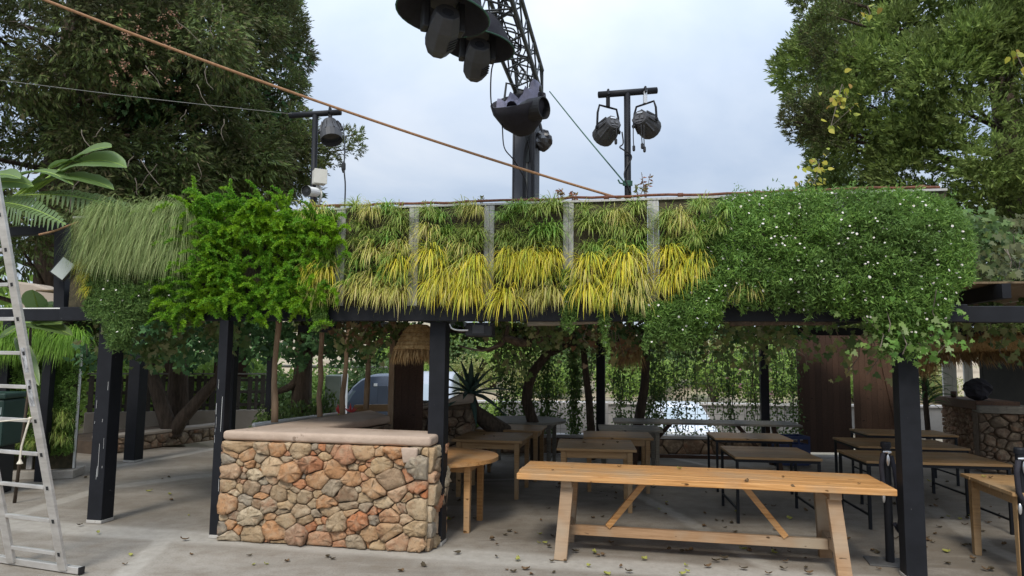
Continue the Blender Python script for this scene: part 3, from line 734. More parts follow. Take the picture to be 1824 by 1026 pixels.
# the long pine table at the front
c4 = [g(925, 843, .77), g(1595, 872, .77), g(1528, 842, .77), g(950, 822, .77)]
cc = sum(c4, Vector()) / 4; rot = math.atan2((c4[1] - c4[0]).y, (c4[1] - c4[0]).x)
Lt, Dt = 3.24, .80
bt = thing('long_table', 'long honey coloured pine trestle table in the foreground', 'table', (cc.x, cc.y, 0), rot)
rg = random.Random(2); y = -Dt / 2
for i, pw in enumerate((.20, .19, .21, .20)):
    MB().box((-Lt / 2 + rg.uniform(-.008, .008), y + .0015, .714), (Lt / 2 + rg.uniform(-.008, .008), y + pw - .0015, .77 + rg.uniform(-.001, .001))).build('plank', W_big, bt, world=False, bevel=.006)
    y += pw
lx = 1.16
for sx in (-1, 1):
    for sy in (-1, 1):
        MB().beam((sx * (lx + .05), sy * .335, 0), (sx * lx, sy * .235, .645), .115, .075, up=(0, 1, 0)).build('leg', W_leg, bt, world=False, bevel=.005)
    MB().box((sx * lx - .05, -.33, .647), (sx * lx + .05, .33, .712)).build('cross_bearer', W_leg, bt, world=False, bevel=.005)
    MB().box((sx * (lx + .035) - .035, -.27, .17), (sx * (lx + .035) + .035, .27, .26)).build('cross_rail', W_leg, bt, world=False, bevel=.005)
    MB().beam((sx * .80, 0, .245), (sx * .42, 0, .712), .055, .085, up=(0, 1, 0)).build('brace', W_big, bt, world=False, bevel=.004)
MB().box((-lx + .003, -.03, .155), (lx - .003, .03, .245)).build('stretcher', W_leg, bt, world=False, bevel=.005)

GT = 'wooden tables under the pergola'
round_table((-.80, 7.90), .67, 'round pine table half hidden behind the post at the stone wall', W_big, 3, legs=((.72, -.40), (.72, .45), (-.72, .45), (-.72, -.40)))
table((-.22, 9.78), AL * .9, .93, 1.0, 'square worn table nearest to the stone wall post, behind the round pine table', group=GT, seed=1)
table((.02, 11.0), AL * .9, 1.0, .85, 'small worn table between the square table and the far round table', group=GT, seed=2)
round_table((.22, 12.35), .74, 'weathered round table at the back beside the agave', W_grey, 4)
table((1.08, 9.02), AL * .5, .95, .98, 'worn square table in the middle row, nearest behind the long pine table', group=GT, seed=3)
table((1.52, 10.15), AL * .5, .95, .80, 'middle table of the row of three behind the long pine table', group=GT, seed=4)
table((1.86, 11.15), AL * .5, .95, .80, 'farthest table of the middle row in front of the dark rear post', group=GT, seed=5, mat=W_grey)
metal_table((3.07, 8.52), AL * .6, .95, 1.0, 'metal legged table just beyond the right half of the long pine table', seed=6)
c = g(1332, 776, .74); metal_table((c.x, c.y), AL * .6, 1.05, .8, 'metal legged table beside the blue crate', seed=7)
c = g(1585, 788, .74); metal_table((c.x + .1, c.y), AL * .6, 1.35, 1.0, 'rounded dark metal framed table in front of the boarded doors', seed=8)
c = g(1600, 768, .74); metal_table((c.x, c.y - .1), AL * .6, 1.3, .75, 'far table against the boarded doors', seed=9)
metal_table((4.72, 8.25), AL * .6, 1.5, .95, 'wide metal legged table right of the front post', seed=10)
table((4.86, 6.42), AL + R(0), 1.1, 1.02, 'pale pine table at the right edge behind the second stanchion', seed=11, leg=.075, mat=W_table)
c = g(1260, 756, .75)
tt = thing('trestle_table', 'long weathered trestle table with diagonal braces along the back creeper screen', 'table', (3.35, 12.35, 0), AL * .55)
planks_top(tt, 3.1, .75, .75, .035, 4, W_grey, 12)
for sx in (-1, 1):
    for sy in (-1, 1): MB().beam((sx * 1.2, sy * .30, 0), (sx * 1.12, sy * .22, .713), .07, .05, up=(0, 1, 0)).build('leg', W_dark, tt, world=False)
    MB().beam((sx * 1.05, 0, .15), (sx * .55, 0, .713), .06, .07, up=(0, 1, 0)).build('brace', W_dark, tt, world=False)
MB().box((-1.14, -.03, .11), (1.14, .03, .17)).build('stretcher', W_dark, tt, world=False)

# ================================================================= LADDER
lad = thing('aluminium_ladder', 'aluminium ladder with square rung holes and stickers at the left edge', 'ladder', tuple(g(60, 1012)))
b1 = g(112, 1022); b0 = g(20, 1008); b1.z = b0.z = 0.03
t1 = at(-4, 345, 5.55); dl = (t1 - b1)
ld = dl.normalized(); uu = (b1 - b0).normalized(); ln_ = ld.cross(uu).normalized()
for nm, p in (('stile', b1), ('stile', b0)):
    st_ = MB().beam(p - uu * 0.0, p + dl * 1.06, .085, .028, up=ln_).build(nm, M_alu, lad, bevel=.003)
for nm, p in (('foot_bar', b0),):
    MB().beam(b0 - uu * .35 + ln_ * .03, b1 + uu * .16 + ln_ * .03, .05, .055).build(nm, M_alu, lad, bevel=.004)
    MB().beam(b1 + uu * .162 + ln_ * .03, b1 + uu * .175 + ln_ * .03, .052, .058).build('end_cap', M_blackplain, lad)
sp = .283; k = 0; s_ = .14
facing = -1 if ln_.y > 0 else 1
wdir = ld.cross(ln_).normalized()
while s_ < dl.length:
    a = b0 + ld * s_; b = b1 + ld * s_
    MB().beam(a + uu * .044, b - uu * .044, .032, .03).build('rung', M_alu, lad, bevel=.003)
    MB().beam(b + ln_ * facing * .0145 - ld * .016, b + ln_ * facing * .0145 + ld * .016, .028, .004, up=ln_).build('rung_hole', M_hole, lad)
    MB().beam(b + ln_ * facing * .014 - ld * .021, b + ln_ * facing * .014 + ld * .021, .038, .003, up=ln_).build('rung_end', M_steel, lad)
    s_ += sp
for f0, f1 in ((.445, .515), (.535, .60)):
    a = b1 + dl * f0; b = b1 + dl * f1
    MB().beam(a + ln_ * facing * .0147, b + ln_ * facing * .0147, .048, .002, up=ln_).build('sticker', M_sticker, lad)
s3_ = b1 + ld * (.14 + sp * 4)
kn0 = s3_ - uu * .06 + ln_ * facing * .02 + Vector((0, 0, .02))
sg = thing('pale_string', 'pale string knotted to a ladder rung with a frayed hanging end', 'string', tuple(kn0))
MB().tube([kn0 + Vector((-.6, -.02, -.09)), kn0 + Vector((-.3, -.03, -.03)), kn0, kn0 + Vector((.02, -.01, .01))], .006, 6).build('cord', M_string, sg)
MB().tube([kn0, kn0 + Vector((.0, -.03, -.08)), kn0 + Vector((-.03, -.03, -.22)), kn0 + Vector((-.035, -.03, -.33))], .0075, 6).build('cord', M_string, sg)
MB().lathe([(.004, .03), (.012, .01), (.024, -.012), (.02, -.016)], Matrix.Translation(kn0 + Vector((-.033, -.03, -.345))), 8).build('frayed_end', M_string, sg)
MB().lathe([(.002, .016), (.015, .006), (.015, -.006), (.002, -.016)], Matrix.Translation(kn0), 8).build('knot', M_string, sg)

# ================================================================= STANCHIONS
def stanchion(p, label, rotz, chain=True, h=1.09):
    t = thing('rope_stanchion', label, 'stanchion', (p[0], p[1], 0), rotz)
    MB().box((-.20, -.15, .0), (.20, .15, .014)).build('base_plate', surf('plate_grey', [(0.07, .07, .07), (.12, .12, .12)], 6, .5, .2) if 'plate_grey' not in MATS else MATS['plate_grey'], t, world=False, bevel=.003)
    MB().lathe([(.0375, .014), (.0375, h - .05)], None, 16, caps=True).build('tube', M_black, t, world=False, smooth=False)
    MB().lathe([(.0, h - .048), (.046, h - .048), (.046, h - .012), (.040, h), (.0, h + .002)], None, 16).build('cap', M_black, t, world=False)
    MB().tube([(-.03, -.035, h - .09), (.0, -.052, h - .085), (.03, -.035, h - .09)], .012, 8).build('hook', M_steel, t, world=False)
    if chain:
        pts = [(-.035, -.045, h - .10), (-.055, -.05, h - .2), (-.05, -.055, h - .36), (-.01, -.05, h - .46), (.03, -.045, h - .42)]
        MB().tube(pts, .022, 9).build('rope', M_fabric, t, world=False, smooth=True)
        pts = [(.03, -.045, h - .12), (.055, -.05, h - .25), (.07, -.052, h - .45), (.085, -.05, h - .68), (.06, -.05, h - .80), (.035, -.045, h - .72)]
        MB().tube(pts, .020, 9).build('rope', M_fabric, t, world=False, smooth=True)
        MB().lathe([(.006, .05), (.014, .03), (.017, .0), (.012, -.03), (.004, -.05)], Matrix.Translation((.0, -.062, h - .16)), 10).build('clip', M_steel, t, world=False, smooth=True)
        MB().tube([(.0, -.062, h - .108), (.012, -.066, h - .095), (0, -.06, h - .085)], .005, 6).build('ring', M_steel, t, world=False)
        MB().lathe([(.006, .045), (.014, .03), (.016, .0), (.012, -.03), (.004, -.045)], Matrix.Translation((-.045, -.05, h - .50)), 10).build('clip', M_steel, t, world=False, smooth=True)
    return t
p = g(1586, 1003); stanchion(p, 'black stanchion with looped rope and silver clips left of the right front post', AL - R(4))
p = at(1822, 900, 6.05); stanchion((p.x, p.y), 'plain black stanchion cut off at the right edge', AL, chain=True, h=1.12)

# ================================================================= LAMPS ON THE T-POLES
def tube_between(a, b, r, n=10): return MB().tube([a, b], r, n)
TP = Vector(front(sof(1118), 0, -.16)); YT = TP.y
zb, ztop = at(1118, 356, YT).z, at(1118, 166, YT).z
tp = thing('lamp_mast', 'black T-shaped mast with two lamps behind the planted wall', 'mast', (at(1118, 356, YT).x, YT, PT))
x0 = at(1119, 356, YT).x; x1 = at(1117, 166, YT).x
MB().tube([(x0, YT, PT), (x1, YT, ztop)], .033, 12).build('pole', M_black, tp, smooth=True)
ca, cb = at(1066, 169, YT - .03), at(1170, 161, YT + .03)
MB().tube([ca, cb], .033, 14).build('crossbar', M_black, tp, smooth=True)
def cable(pts, r, mat, name, label=None, parent=None, cat='cable', group=None, n=6):
    # smooth through points (Catmull-Rom)
    P = [Vector(p) for p in pts]; P = [P[0] * 2 - P[1]] + P + [P[-1] * 2 - P[-2]]; out = []
    for i in range(1, len(P) - 2):
        for k in range(6):
            t_ = k / 6; a, b, c_, d = P[i - 1], P[i], P[i + 1], P[i + 2]
            out.append(0.5 * ((2 * b) + (c_ - a) * t_ + (2 * a - 5 * b + 4 * c_ - d) * t_ ** 2 + (3 * b - a - 3 * c_ + d) * t_ ** 3))
    out.append(P[-2])
    o = MB().tube(out, r, n).build(name, mat, parent, smooth=True, loc=None if parent else tuple(P[1]))
    if label: tag(o, label, cat, group)
    return o
cable([at(1108, 235, YT - .05), at(1110, 255, YT - .05), at(1104, 262, YT - .06), at(1112, 268, YT - .06), at(1125, 280, YT - .04), at(1112, 310, YT - .05), at(1124, 345, YT - .04)], .007, M_blackplain, 'mast_cable', parent=tp)
def axis_matrix(loc, zaxis, roll=0.0):
    z = Vector(zaxis).normalized(); q = z.to_track_quat('Z', 'Y'); return Matrix.Translation(Vector(loc)) @ q.to_matrix().to_4x4() @ Matrix.Rotation(roll, 4, 'Z')
M_panel = surf('lamp_rear_panel', [(0.06, .06, .065), (.10, .10, .105)], 10, .45, .1)
M_lensd = surf('lamp_lens', [(0.02, .022, .025), (.04, .042, .05)], 4, .15, 0)
def par_can(hang, body, axis, r, L, label, yoke_w, rear=True, plugs=(), name='stage_lamp', yoke_up=None, group='par lamps on the masts'):
    """axis points out of the lens; the rear panel faces the other way."""
    t = thing(name, label, 'stage lamp', tuple(hang), group=group)
    axis = Vector(axis).normalized(); M_ = axis_matrix(body, axis)
    nR = 16
    MB().lathe([(0, -L * .5), (r * .62, -L * .5), (r * .66, -L * .46), (r * .78, -L * .2), (r, L * .12), (r, L * .5), (r * .93, L * .5), (r * .9, L * .3)], M_, nR).build('housing', M_head, t)
    for k in range(nR // 2):
        a = 2 * math.pi * k / (nR // 2)
        MB().beam(M_ @ Vector((r * 1.0 * math.cos(a), r * 1.0 * math.sin(a), L * .14)), M_ @ Vector((r * .74 * math.cos(a), r * .74 * math.sin(a), -L * .40)), .012, .018).build('fin', M_head, t)
    MB().lathe([(0, L * .31), (r * .89, L * .31)], M_, nR).build('lens', M_lensd, t)
    if rear:
        z = -L * .502
        for (x, y, w, h) in ((0, r * .38, r * .5, r * .14), (-r * .26, -r * .05, r * .26, r * .26), (r * .2, -r * .05, r * .3, r * .26), (0, -r * .38, r * .6, r * .1), (r * .1, r * .14, r * .2, r * .1)):
            mb = MB(); mb.box((x - w / 2, y - h / 2, z - .008), (x + w / 2, y + h / 2, z)); mb.v = [tuple(M_ @ Vector(v)) for v in mb.v]
            mb.build('rear_socket', M_steel if y > r * .3 else M_panel, t, fixn=True)
    side = Vector((1, 0, 0)) if abs(axis.x) < .75 else Vector((0, 1, 0))
    side = (side - axis * side.dot(axis)).normalized()
    hang = Vector(hang); body = Vector(body); up = (hang - body).normalized()
    A_, B_ = body - side * (r * 1.04), body + side * (r * 1.04); top = hang - up * .13
    MB().tube([A_, A_ * .35 + (top - side * yoke_w) * .65, top - side * yoke_w * .85, top, top + side * yoke_w * .85, B_ * .35 + (top + side * yoke_w) * .65, B_], .011, 8).build('yoke', M_black, t)
    MB().beam(hang + Vector((0, 0, .012)), top, .035, .05, up=(0, 1, 0)).build('clamp', M_steel if label.startswith('right') else M_black, t, bevel=.004)
    MB().tube([hang + Vector((0, -.045, -.02)), hang + Vector((0, -.02, .04)), hang + Vector((0, .02, .04)), hang + Vector((0, .045, -.02))], .012, 6).build('clamp_hook', M_black, t)
    for k in (A_, B_): MB().lathe([(0, -.012), (.02, -.012), (.02, .012), (0, .012)], axis_matrix(k, side), 8).build('pivot_knob', M_black, t)
    for (pts, pl) in plugs:
        cable(pts, .005, M_blackplain, 'lead', parent=t)
        MB().lathe([(.006, .03), (.014, .02), (.014, -.02), (.008, -.03)], Matrix.Translation(Vector(pts[-1])), 8).build('plug', M_blackplain, t)
    return t
hl, hr = at(1083, 168, YT - .02), at(1149, 163, YT + .01)
bl_, br_ = at(1083, 231, YT), at(1149, 219, YT)
par_can(hl, bl_, (-.32, .85, -.34), .115, .25, 'left lamp on the right T-mast, rear sockets turned towards the viewer', .11,
        plugs=[([at(1097, 222, YT - .12), at(1098, 236, YT - .13), at(1097, 252, YT - .13)], 1)])
par_can(hr, br_, (.55, .78, -.18), .118, .26, 'right lamp on the right T-mast with three hanging plug leads', .11,
        plugs=[([at(1128, 225, YT - .1), at(1128, 245, YT - .1), at(1129, 264, YT - .1)], 1), ([at(1142, 222, YT - .13), at(1143, 244, YT - .13), at(1144, 260, YT - .13)], 1), ([at(1147, 222, YT - .13), at(1147, 246, YT - .13), at(1148, 266, YT - .13)], 1)])
# left T-mast
TL = fw(560, 300, -.35); YL = TL.y
tl = thing('lamp_mast', 'black T-shaped mast with one lamp, grey box and security camera behind the bright fern', 'mast', (at(559, 360, YL).x, YL, PT))
MB().tube([(at(559, 380, YL).x, YL, PT), at(562, 205, YL)], .034, 12).build('pole', M_black, tl, smooth=True)
MB().tube([at(516, 206, YL + .05), at(607, 200, YL - .05)], .033, 12).build('crossbar', M_black, tl, smooth=True)
par_can(at(588, 199, YL - .02), at(589, 233, YL - .04), (.18, -.30, -.85), .12, .26, 'single lamp hanging from the left T-mast', .10, rear=False)
jb = thing('junction_box', 'pale grey junction box clamped to the left T-mast', 'box', tuple(at(568, 316, YL - .06)))
c = at(569, 316, YL - .07); rz = Vector((math.cos(.5), math.sin(.5), 0)); ry = Vector((-math.sin(.5), math.cos(.5), 0))
obox(MB(), c, rz, ry, Vector((0, 0, 1)), .135, .12, .155).build('body', M_cream, jb, fixn=True, bevel=.008)
obox(MB(), c - ry * .063, rz, ry, Vector((0, 0, 1)), .14, .012, .16).build('lid', M_cream, jb, fixn=True, bevel=.004)
cc_ = thing('security_camera', 'white bullet security camera below the grey box on the left T-mast', 'camera', tuple(at(556, 340, YL - .1)))
q = at(552, 341, YL - .22); ax = Vector((-.25, -.93, -.15)).normalized()
M_ = axis_matrix(q, ax)
MB().lathe([(0, -.14), (.045, -.14), (.052, -.12), (.052, .05), (.06, .055), (.06, .075)], M_, 16).build('body', M_white, cc_, smooth=False)
MB().lathe([(0, .06), (.052, .062), (.056, .074)], M_, 16).build('lens_face', M_blackplain, cc_)
MB().lathe([(0, .066), (.018, .066), (.022, .062)], M_, 12).build('lens', M_lensd, cc_)
MB().tube([q - ax * .12, q - ax * .16 + Vector((.02, .0, .0)), at(566, 332, YL - .04)], .022, 8).build('bracket', M_white, cc_, smooth=True)
cable([at(571, 334, YL - .06), at(572, 350, YL - .08), at(564, 372, YL - .06), at(560, 390, YL - .05)], .014, M_cream, 'conduit', 'pale conduit hanging from the grey box beside the mast', cat='conduit')
cable([at(614, 372, YL - .2), at(615, 330, YL - .2), at(613, 300, YL - .2), at(614, 255, YL + .1), at(611, 225, YL + .4)], .008, M_blackplain, 'hanging_cable', 'thin black cable rising from the planted wall to the pine branch')
MB_ = MB().lathe([(.006, .07), (.022, .04), (.024, -.02), (.010, -.06)], Matrix.Translation(at(612, 298, YL - .2)), 8).build('cable_joint', M_blackplain)
tag(MB_, 'black taped joint on the thin hanging cable', 'cable joint')

# ================================================================= TRUSS COLUMN AND TRUSS
YC = 9.1
ct = at(938, 150, YC)
cx_ = at(937, 300, YC).x
col = thing('truss_column', 'dark grey square column holding the far end of the lighting truss', 'column', (cx_, YC, 0), R(-14))
HC = at(938, 165, YC).z
zc0 = zr + .11
mb = MB(); mb.box((-.135, -.13, zc0), (.135, .13, HC)); mb.build('shaft', M_column, col, world=False, bevel=.008)
for x in (-.145, .145): MB().box((x - .008, -.14, zc0), (x + .008, .14, HC)).build('edge_angle', M_column, col, world=False)
MB().box((-.25, -.25, zc0 - .012), (.25, .25, zc0 - .001)).build('base_plate', M_column, col, world=False)
MB().box((.035, -.15, zc0), (.052, -.132, HC - .02)).build('conduit', M_wire, col, world=False)
MB().box((.02, -.16, HC - 1.0), (.075, -.1315, HC - .2)).build('motor_bracket', M_truss, col, world=False)
A = Vector((at(944, 120, YC).x, YC + .05, at(944, 146, YC).z)); Bv = Vector((A.x - .165 * 6.4, YC - 6.4, A.z + .0))
td = (Bv - A).normalized(); ts = td.cross(Vector((0, 0, 1))).normalized(); tu = Vector((0, 0, 1))
tr = thing('lighting_truss', 'dark lattice lighting truss running overhead from the column towards the viewer', 'truss', tuple(A))
hw, hh = .17, .17
ch = {}
for i in (-1, 1):
    for j in (-1, 1):
        ch[i, j] = (A + ts * i * hw + tu * j * hh, Bv + ts * i * hw + tu * j * hh)
        MB().tube(ch[i, j], .025, 10).build('chord', M_truss, tr, smooth=True)
Lr = (Bv - A).length; nb_ = 22
def onch(k, f): return ch[k][0].lerp(ch[k][1], f)
for i in range(nb_):
    f0, f1 = i / nb_, (i + 1) / nb_
    for (a, b) in (((-1, -1), (1, -1)), ((-1, 1), (1, 1)), ((-1, -1), (-1, 1)), ((1, -1), (1, 1))):
        p_, q_ = (a, b) if i % 2 == 0 else (b, a)
        MB().tube([onch(p_, f0), onch(q_, f1)], .0105, 6).build('lattice_bar', M_truss, tr)
    if i % 4 == 0:
        MB().tube([onch((-1, -1), f0), onch((1, -1), f0)], .0105, 6).build('lattice_bar', M_truss, tr)
for i in (-1, 1): MB().beam(A + ts * i * hw - tu * (hh + .28), A + ts * i * hw + tu * hh, .03, .03).build('end_post', M_truss, tr)
rg = random.Random(8)
tcab = thing('truss_cables', 'bundle of black power cables threaded along inside the lighting truss', 'cables', tuple(A))
for k in range(7):
    pts = [A.lerp(Bv, f) + ts * rg.uniform(-.12, .12) + tu * rg.uniform(-.15, .05) for f in np.linspace(0.0, .95, 14)]
    cable(pts, .009, M_blackplain, 'cable', parent=tcab)
for k in range(3):
    pts = [A + ts * rg.uniform(-.1, .1) - tu * .05, A + ts * .1 - tu * .25 + Vector((0, -.12, 0)), Vector((cx_ + rg.uniform(-.06, .08), YC - .17, HC - .6)), Vector((cx_ + rg.uniform(-.08, .08), YC - .165, HC - 1.1)), Vector((cx_ + rg.uniform(-.05, .1), YC - .165, PT + .4))]
    cable(pts, .009, M_blackplain, 'cable', parent=tcab)
def moving_head(c, label, R_=.385, yaw=0.0):
    """wide fabric rain hood open below, with the moving head hanging out of it."""
    h = thing('rain_hood', 'wide black fabric rain hood over ' + label, 'lamp cover', tuple(c))
    tilt = Matrix.Translation(c) @ Matrix.Rotation(R(7), 4, 'Y')
    rgl = random.Random(int(c.x * 100))
    MB().lathe([(.16, .31), (.20, .27), (.30, .13), (R_, .0), (R_ - .004, -.012), (R_ - .012, .0), (.29, .12), (.19, .25), (.0, .26)], tilt, 28, wob=.012, rng=rgl).build('hood', M_fabric, h, smooth=True)
    MB().tube([tilt @ Vector((R_ * 1.003 * math.cos(a), R_ * 1.003 * math.sin(a), -.004)) for a in np.linspace(0, 2 * math.pi, 33)], .008, 6, caps=False).build('hem', M_green_rope, h)
    MB().lathe([(0, .33), (.12, .33), (.14, .30), (.15, .25)], tilt, 18).build('hood_crown', M_lilac, h, smooth=True)
    m_ = thing('moving_head_lamp', label, 'stage lamp', tuple(c - Vector((0, 0, .05))), group='moving head lamps on the truss')
    Mb = Matrix.Translation(c) @ Matrix.Rotation(yaw, 4, 'Z')
    MB().lathe([(0, .20), (.15, .20), (.16, .16), (.13, .10), (0, .10)], Mb, 20).build('base', M_head, m_)
    for sx in (-1, 1):
        mb = MB(); mb.beam((sx * .15, 0, .10), (sx * .155, 0, -.16), .06, .13, up=(0, 1, 0)); mb.v = [tuple(Mb @ Vector(v)) for v in mb.v]; mb.build('yoke_arm', M_blackplain, m_, bevel=.015)
    Mh = Mb @ Matrix.Translation((0, 0, -.15)) @ Matrix.Rotation(R(62), 4, 'X') @ Matrix.Rotation(R(18), 4, 'Z')
    mb = MB(); mb.lathe([(0, -.22), (.09, -.22), (.135, -.13), (.14, .06), (.115, .17), (.105, .2), (.0, .19)], Mh, 8); mb.build('head', M_head, m_, bevel=.008)
    for k in range(4):
        mb = MB(); mb.box((-.055, -.137, -.10 + .028 * k), (.055, -.128, -.088 + .028 * k)); mb.v = [tuple(Mh @ (Matrix.Rotation(R(22.5), 4, 'Z') @ Vector(v))) for v in mb.v]; mb.build('vent', M_blackplain, m_)
    mb = MB(); mb.lathe([(0, .195), (.085, .195)], Mh, 16); mb.build('lens', M_lensd, m_)
    return h, m_
c1 = at(789, 26, 5.75); c2 = at(850, 82, 6.95)
moving_head(c1, 'the nearer moving head lamp hanging under the truss', .40, .35)
moving_head(c2, 'the second moving head lamp under the truss', .385, .2)
for c in (c1, c2):
    near = min((A.lerp(Bv, f) - ts * hw - tu * hh for f in np.linspace(0, 1, 60)), key=lambda q: (q - c).length)
    o = MB().tube([c + Vector((0, 0, .33)), Vector((c.x * .5 + near.x * .5, near.y, c.z + .36)), near], .016, 8).build('hook_clamp', M_truss, smooth=True)
    tag(o, 'hook clamp holding the %s hooded lamp on the truss' % ('nearer' if c is c1 else 'second'), 'clamp')
tg = MB().tube([c2 + Vector((-.26, -.2, -.02)), c2 + Vector((-.21, -.2, -.06))], .012, 6).build('green_tag', surf('lime_tag', [(.35, .5, .05), (.45, .6, .1)], 5, .5, 0))
tag(tg, 'small lime green tag between the two hooded lamps', 'tag')
# third lamp with collapsed cover
c3 = at(925, 190, 8.35)
lc = thing('folded_cover_lamp', 'black bowl shaped lamp cover with lilac lining at the far end of the truss', 'stage lamp', tuple(c3))
axb = Vector((-.22, -.50, .82)).normalized(); Mq = axis_matrix(c3, axb)
rgl = random.Random(17)
MB().lathe([(0, -.36), (.10, -.345), (.24, -.22), (.335, -.03), (.35, .085), (.335, .09), (.30, .0), (.2, -.12), (0, -.15)], Mq, 24, wob=.02, rng=rgl).build('cover', M_fabric, lc, smooth=True)
rgl = random.Random(18)
vs_ = []; n_ = 13
mb = MB(); V_ = []; F_ = []
for i in range(n_):
    for j in range(n_):
        x, y = (i / (n_ - 1) - .5) * .52, (j / (n_ - 1) - .5) * .46
        V_.append(Mq @ Vector((x, y, .05 + .09 * math.sin(x * 19 + y * 7) * math.cos(y * 15) + rgl.uniform(-.02, .02) + (.12 if i > 8 and j > 5 else 0))))
F_ = [(i * n_ + j, (i + 1) * n_ + j, (i + 1) * n_ + j + 1, i * n_ + j + 1) for i in range(n_ - 1) for j in range(n_ - 1)]
mb.add(V_, F_).build('lining', M_lilac, lc, smooth=True)
axc = Vector((.80, -.58, -.05)); Mc = axis_matrix(at(957, 194, 8.15), axc)
MB().lathe([(.0, -.2), (.11, -.2), (.135, -.1), (.135, .10), (.123, .102), (.115, .0), (0, -.02)], Mc, 22).build('barrel', M_blackplain, lc, smooth=False)
MB().lathe([(0, .0), (.11, .005)], Mc, 18).build('lens', M_lensd, lc)
pk = [at(898, 180, 8.5), at(902, 148, 8.5), at(922, 153, 8.5), at(935, 130, 8.6)]
MB().tube(pk, .015, 8).build('bracket', M_truss, lc)
MB().tube([at(925, 133, 8.6), at(928, 125, 8.6), at(938, 127, 8.6), at(936, 142, 8.6)], .012, 8).build('hook', M_steel, lc)
bagp = at(967, 250, YC - .12)
bag = thing('black_bag', 'crumpled black plastic bag hanging on the side of the truss column', 'bag', tuple(bagp))
def crumple(c, rx, ry, rz, seed, n=10, m=14):
    rgb = random.Random(seed); V = []
    for i in range(n + 1):
        th = math.pi * i / n
        for j in range(m):
            ph = 2 * math.pi * j / m; k = 1 + rgb.uniform(-.22, .2)
            V.append((c[0] + rx * k * math.sin(th) * math.cos(ph), c[1] + ry * k * math.sin(th) * math.sin(ph), c[2] + rz * math.cos(th) * (1 + rgb.uniform(-.06, .06))))
    F = [(i * m + j, i * m + (j + 1) % m, (i + 1) * m + (j + 1) % m, (i + 1) * m + j) for i in range(n) for j in range(m)]
    return MB().add(V, F)
M_bag = surf('black_polythene', [(.012, .012, .015), (.025, .025, .03)], 6, .28, .6, spec=.7)
crumple(bagp, .11, .09, .15, 4).build('sack', M_bag, bag)
MB().tube([bagp + Vector((-.02, 0, .13)), bagp + Vector((-.04, 0, .22)), bagp + Vector((-.07, .02, .26))], .02, 7).build('neck', M_bag, bag)
# cables and ropes
cable([at(884, 100, 7.2), at(875, 130, 7.6), at(876, 190, 8.2), at(893, 215, 8.3), at(898, 262, 8.5), at(915, 285, 8.7), at(935, 320, 8.9), at(940, 355, 8.9)], .008, M_blackplain, 'hanging_cable', 'black cable looping from the second hooded lamp down to the truss column')
ra, rb = at(112, -1, 5.6), at(1106, 354, YT - .06)
ra2 = ra + (ra - rb) * .25
rope = cable([ra2.lerp(rb, f) - Vector((0, 0, .10 * 4 * f * (1 - f))) for f in np.linspace(0, 1, 14)], .0125, M_rope, 'brown_rope', 'long brown rope stretched across the sky down to the right mast', cat='rope', n=8)
wa, wb = at(0, 143, 6.8), at(520, 203, YL)
cable([wa + (wa - wb) * .3, wa, wa.lerp(wb, .5) - Vector((0, 0, .012)), wb], .003, M_wire, 'thin_wire', 'thin grey wire from the left edge to the left T-mast', cat='wire')
ga, gb = at(979, 163, YC - .1), at(1113, 326, YT)
cable([ga, ga.lerp(gb, .5) - Vector((0, 0, .01)), gb], .0075, M_green_rope, 'guy_line', 'dark green cord from the truss end down to the right mast', cat='cord')
gk = thing('green_cord_knot', 'knot of green cord tied round the right mast', 'knot', tuple(at(1117, 328, YT)))
for dz in (0, .014, .028, .04):
    MB().tube([Vector((at(1118, 330, YT).x + .042 * math.cos(a), YT + .042 * math.sin(a), at(1118, 330, YT).z + dz + .01 * math.sin(a))) for a in np.linspace(0, 6.283, 13)], .008, 6).build('turn', M_green_rope, gk)
MB().tube([at(1112, 328, YT - .04), at(1104, 326, YT - .06), at(1101, 320, YT - .06)], .008, 6).build('loose_end', M_green_rope, gk)
cable([at(70, 418, 7.0), at(95, 412, 7.2), at(122, 402, 7.5), at(140, 395, 7.6)], .011, M_rope, 'brown_rope', 'short brown rope tied to the dark gantry at the left', cat='rope')

# ---- spot lamp under the front beam
sp_ = front(sof(850, 595), PB - .085, -.12)
sb = thing('beam_spotlight', 'boxy black spotlight mounted under the front beam beside the post', 'stage lamp', tuple(sp_))
MB().beam(sp_ - UX * .14, sp_ + UX * .14, .15, .13).build('housing', M_blackplain, sb, bevel=.02)
MB().beam(sp_ - UX * .06 - NF * -.078 + Vector((0, 0, .01)), sp_ + UX * .06 + NF * .078 + Vector((0, 0, .01)), .01, .085).build('front_panel', M_head, sb, bevel=.004)
for k in range(5): MB().beam(sp_ + UX * (-.13 + .02 * k) + NF * .077, sp_ + UX * (-.13 + .02 * k) + NF * .077 + Vector((0, 0, .04)), .008, .006).build('vent', M_hole, sb)
MB().beam(sp_ - UX * .14 + Vector((0, 0, .07)), sp_ + UX * .14 + Vector((0, 0, .07)), .04, .018).build('bracket', M_head, sb)
cable([sp_ - UX * .30 + Vector((0, 0, .06)) + NF * .05, sp_ - UX * .27 + Vector((0, 0, .02)) + NF * .09, sp_ - UX * .2 + NF * .1, sp_ - UX * .1 + NF * .09 - Vector((0, 0, .0))], .008, M_white, 'lead', parent=sb)

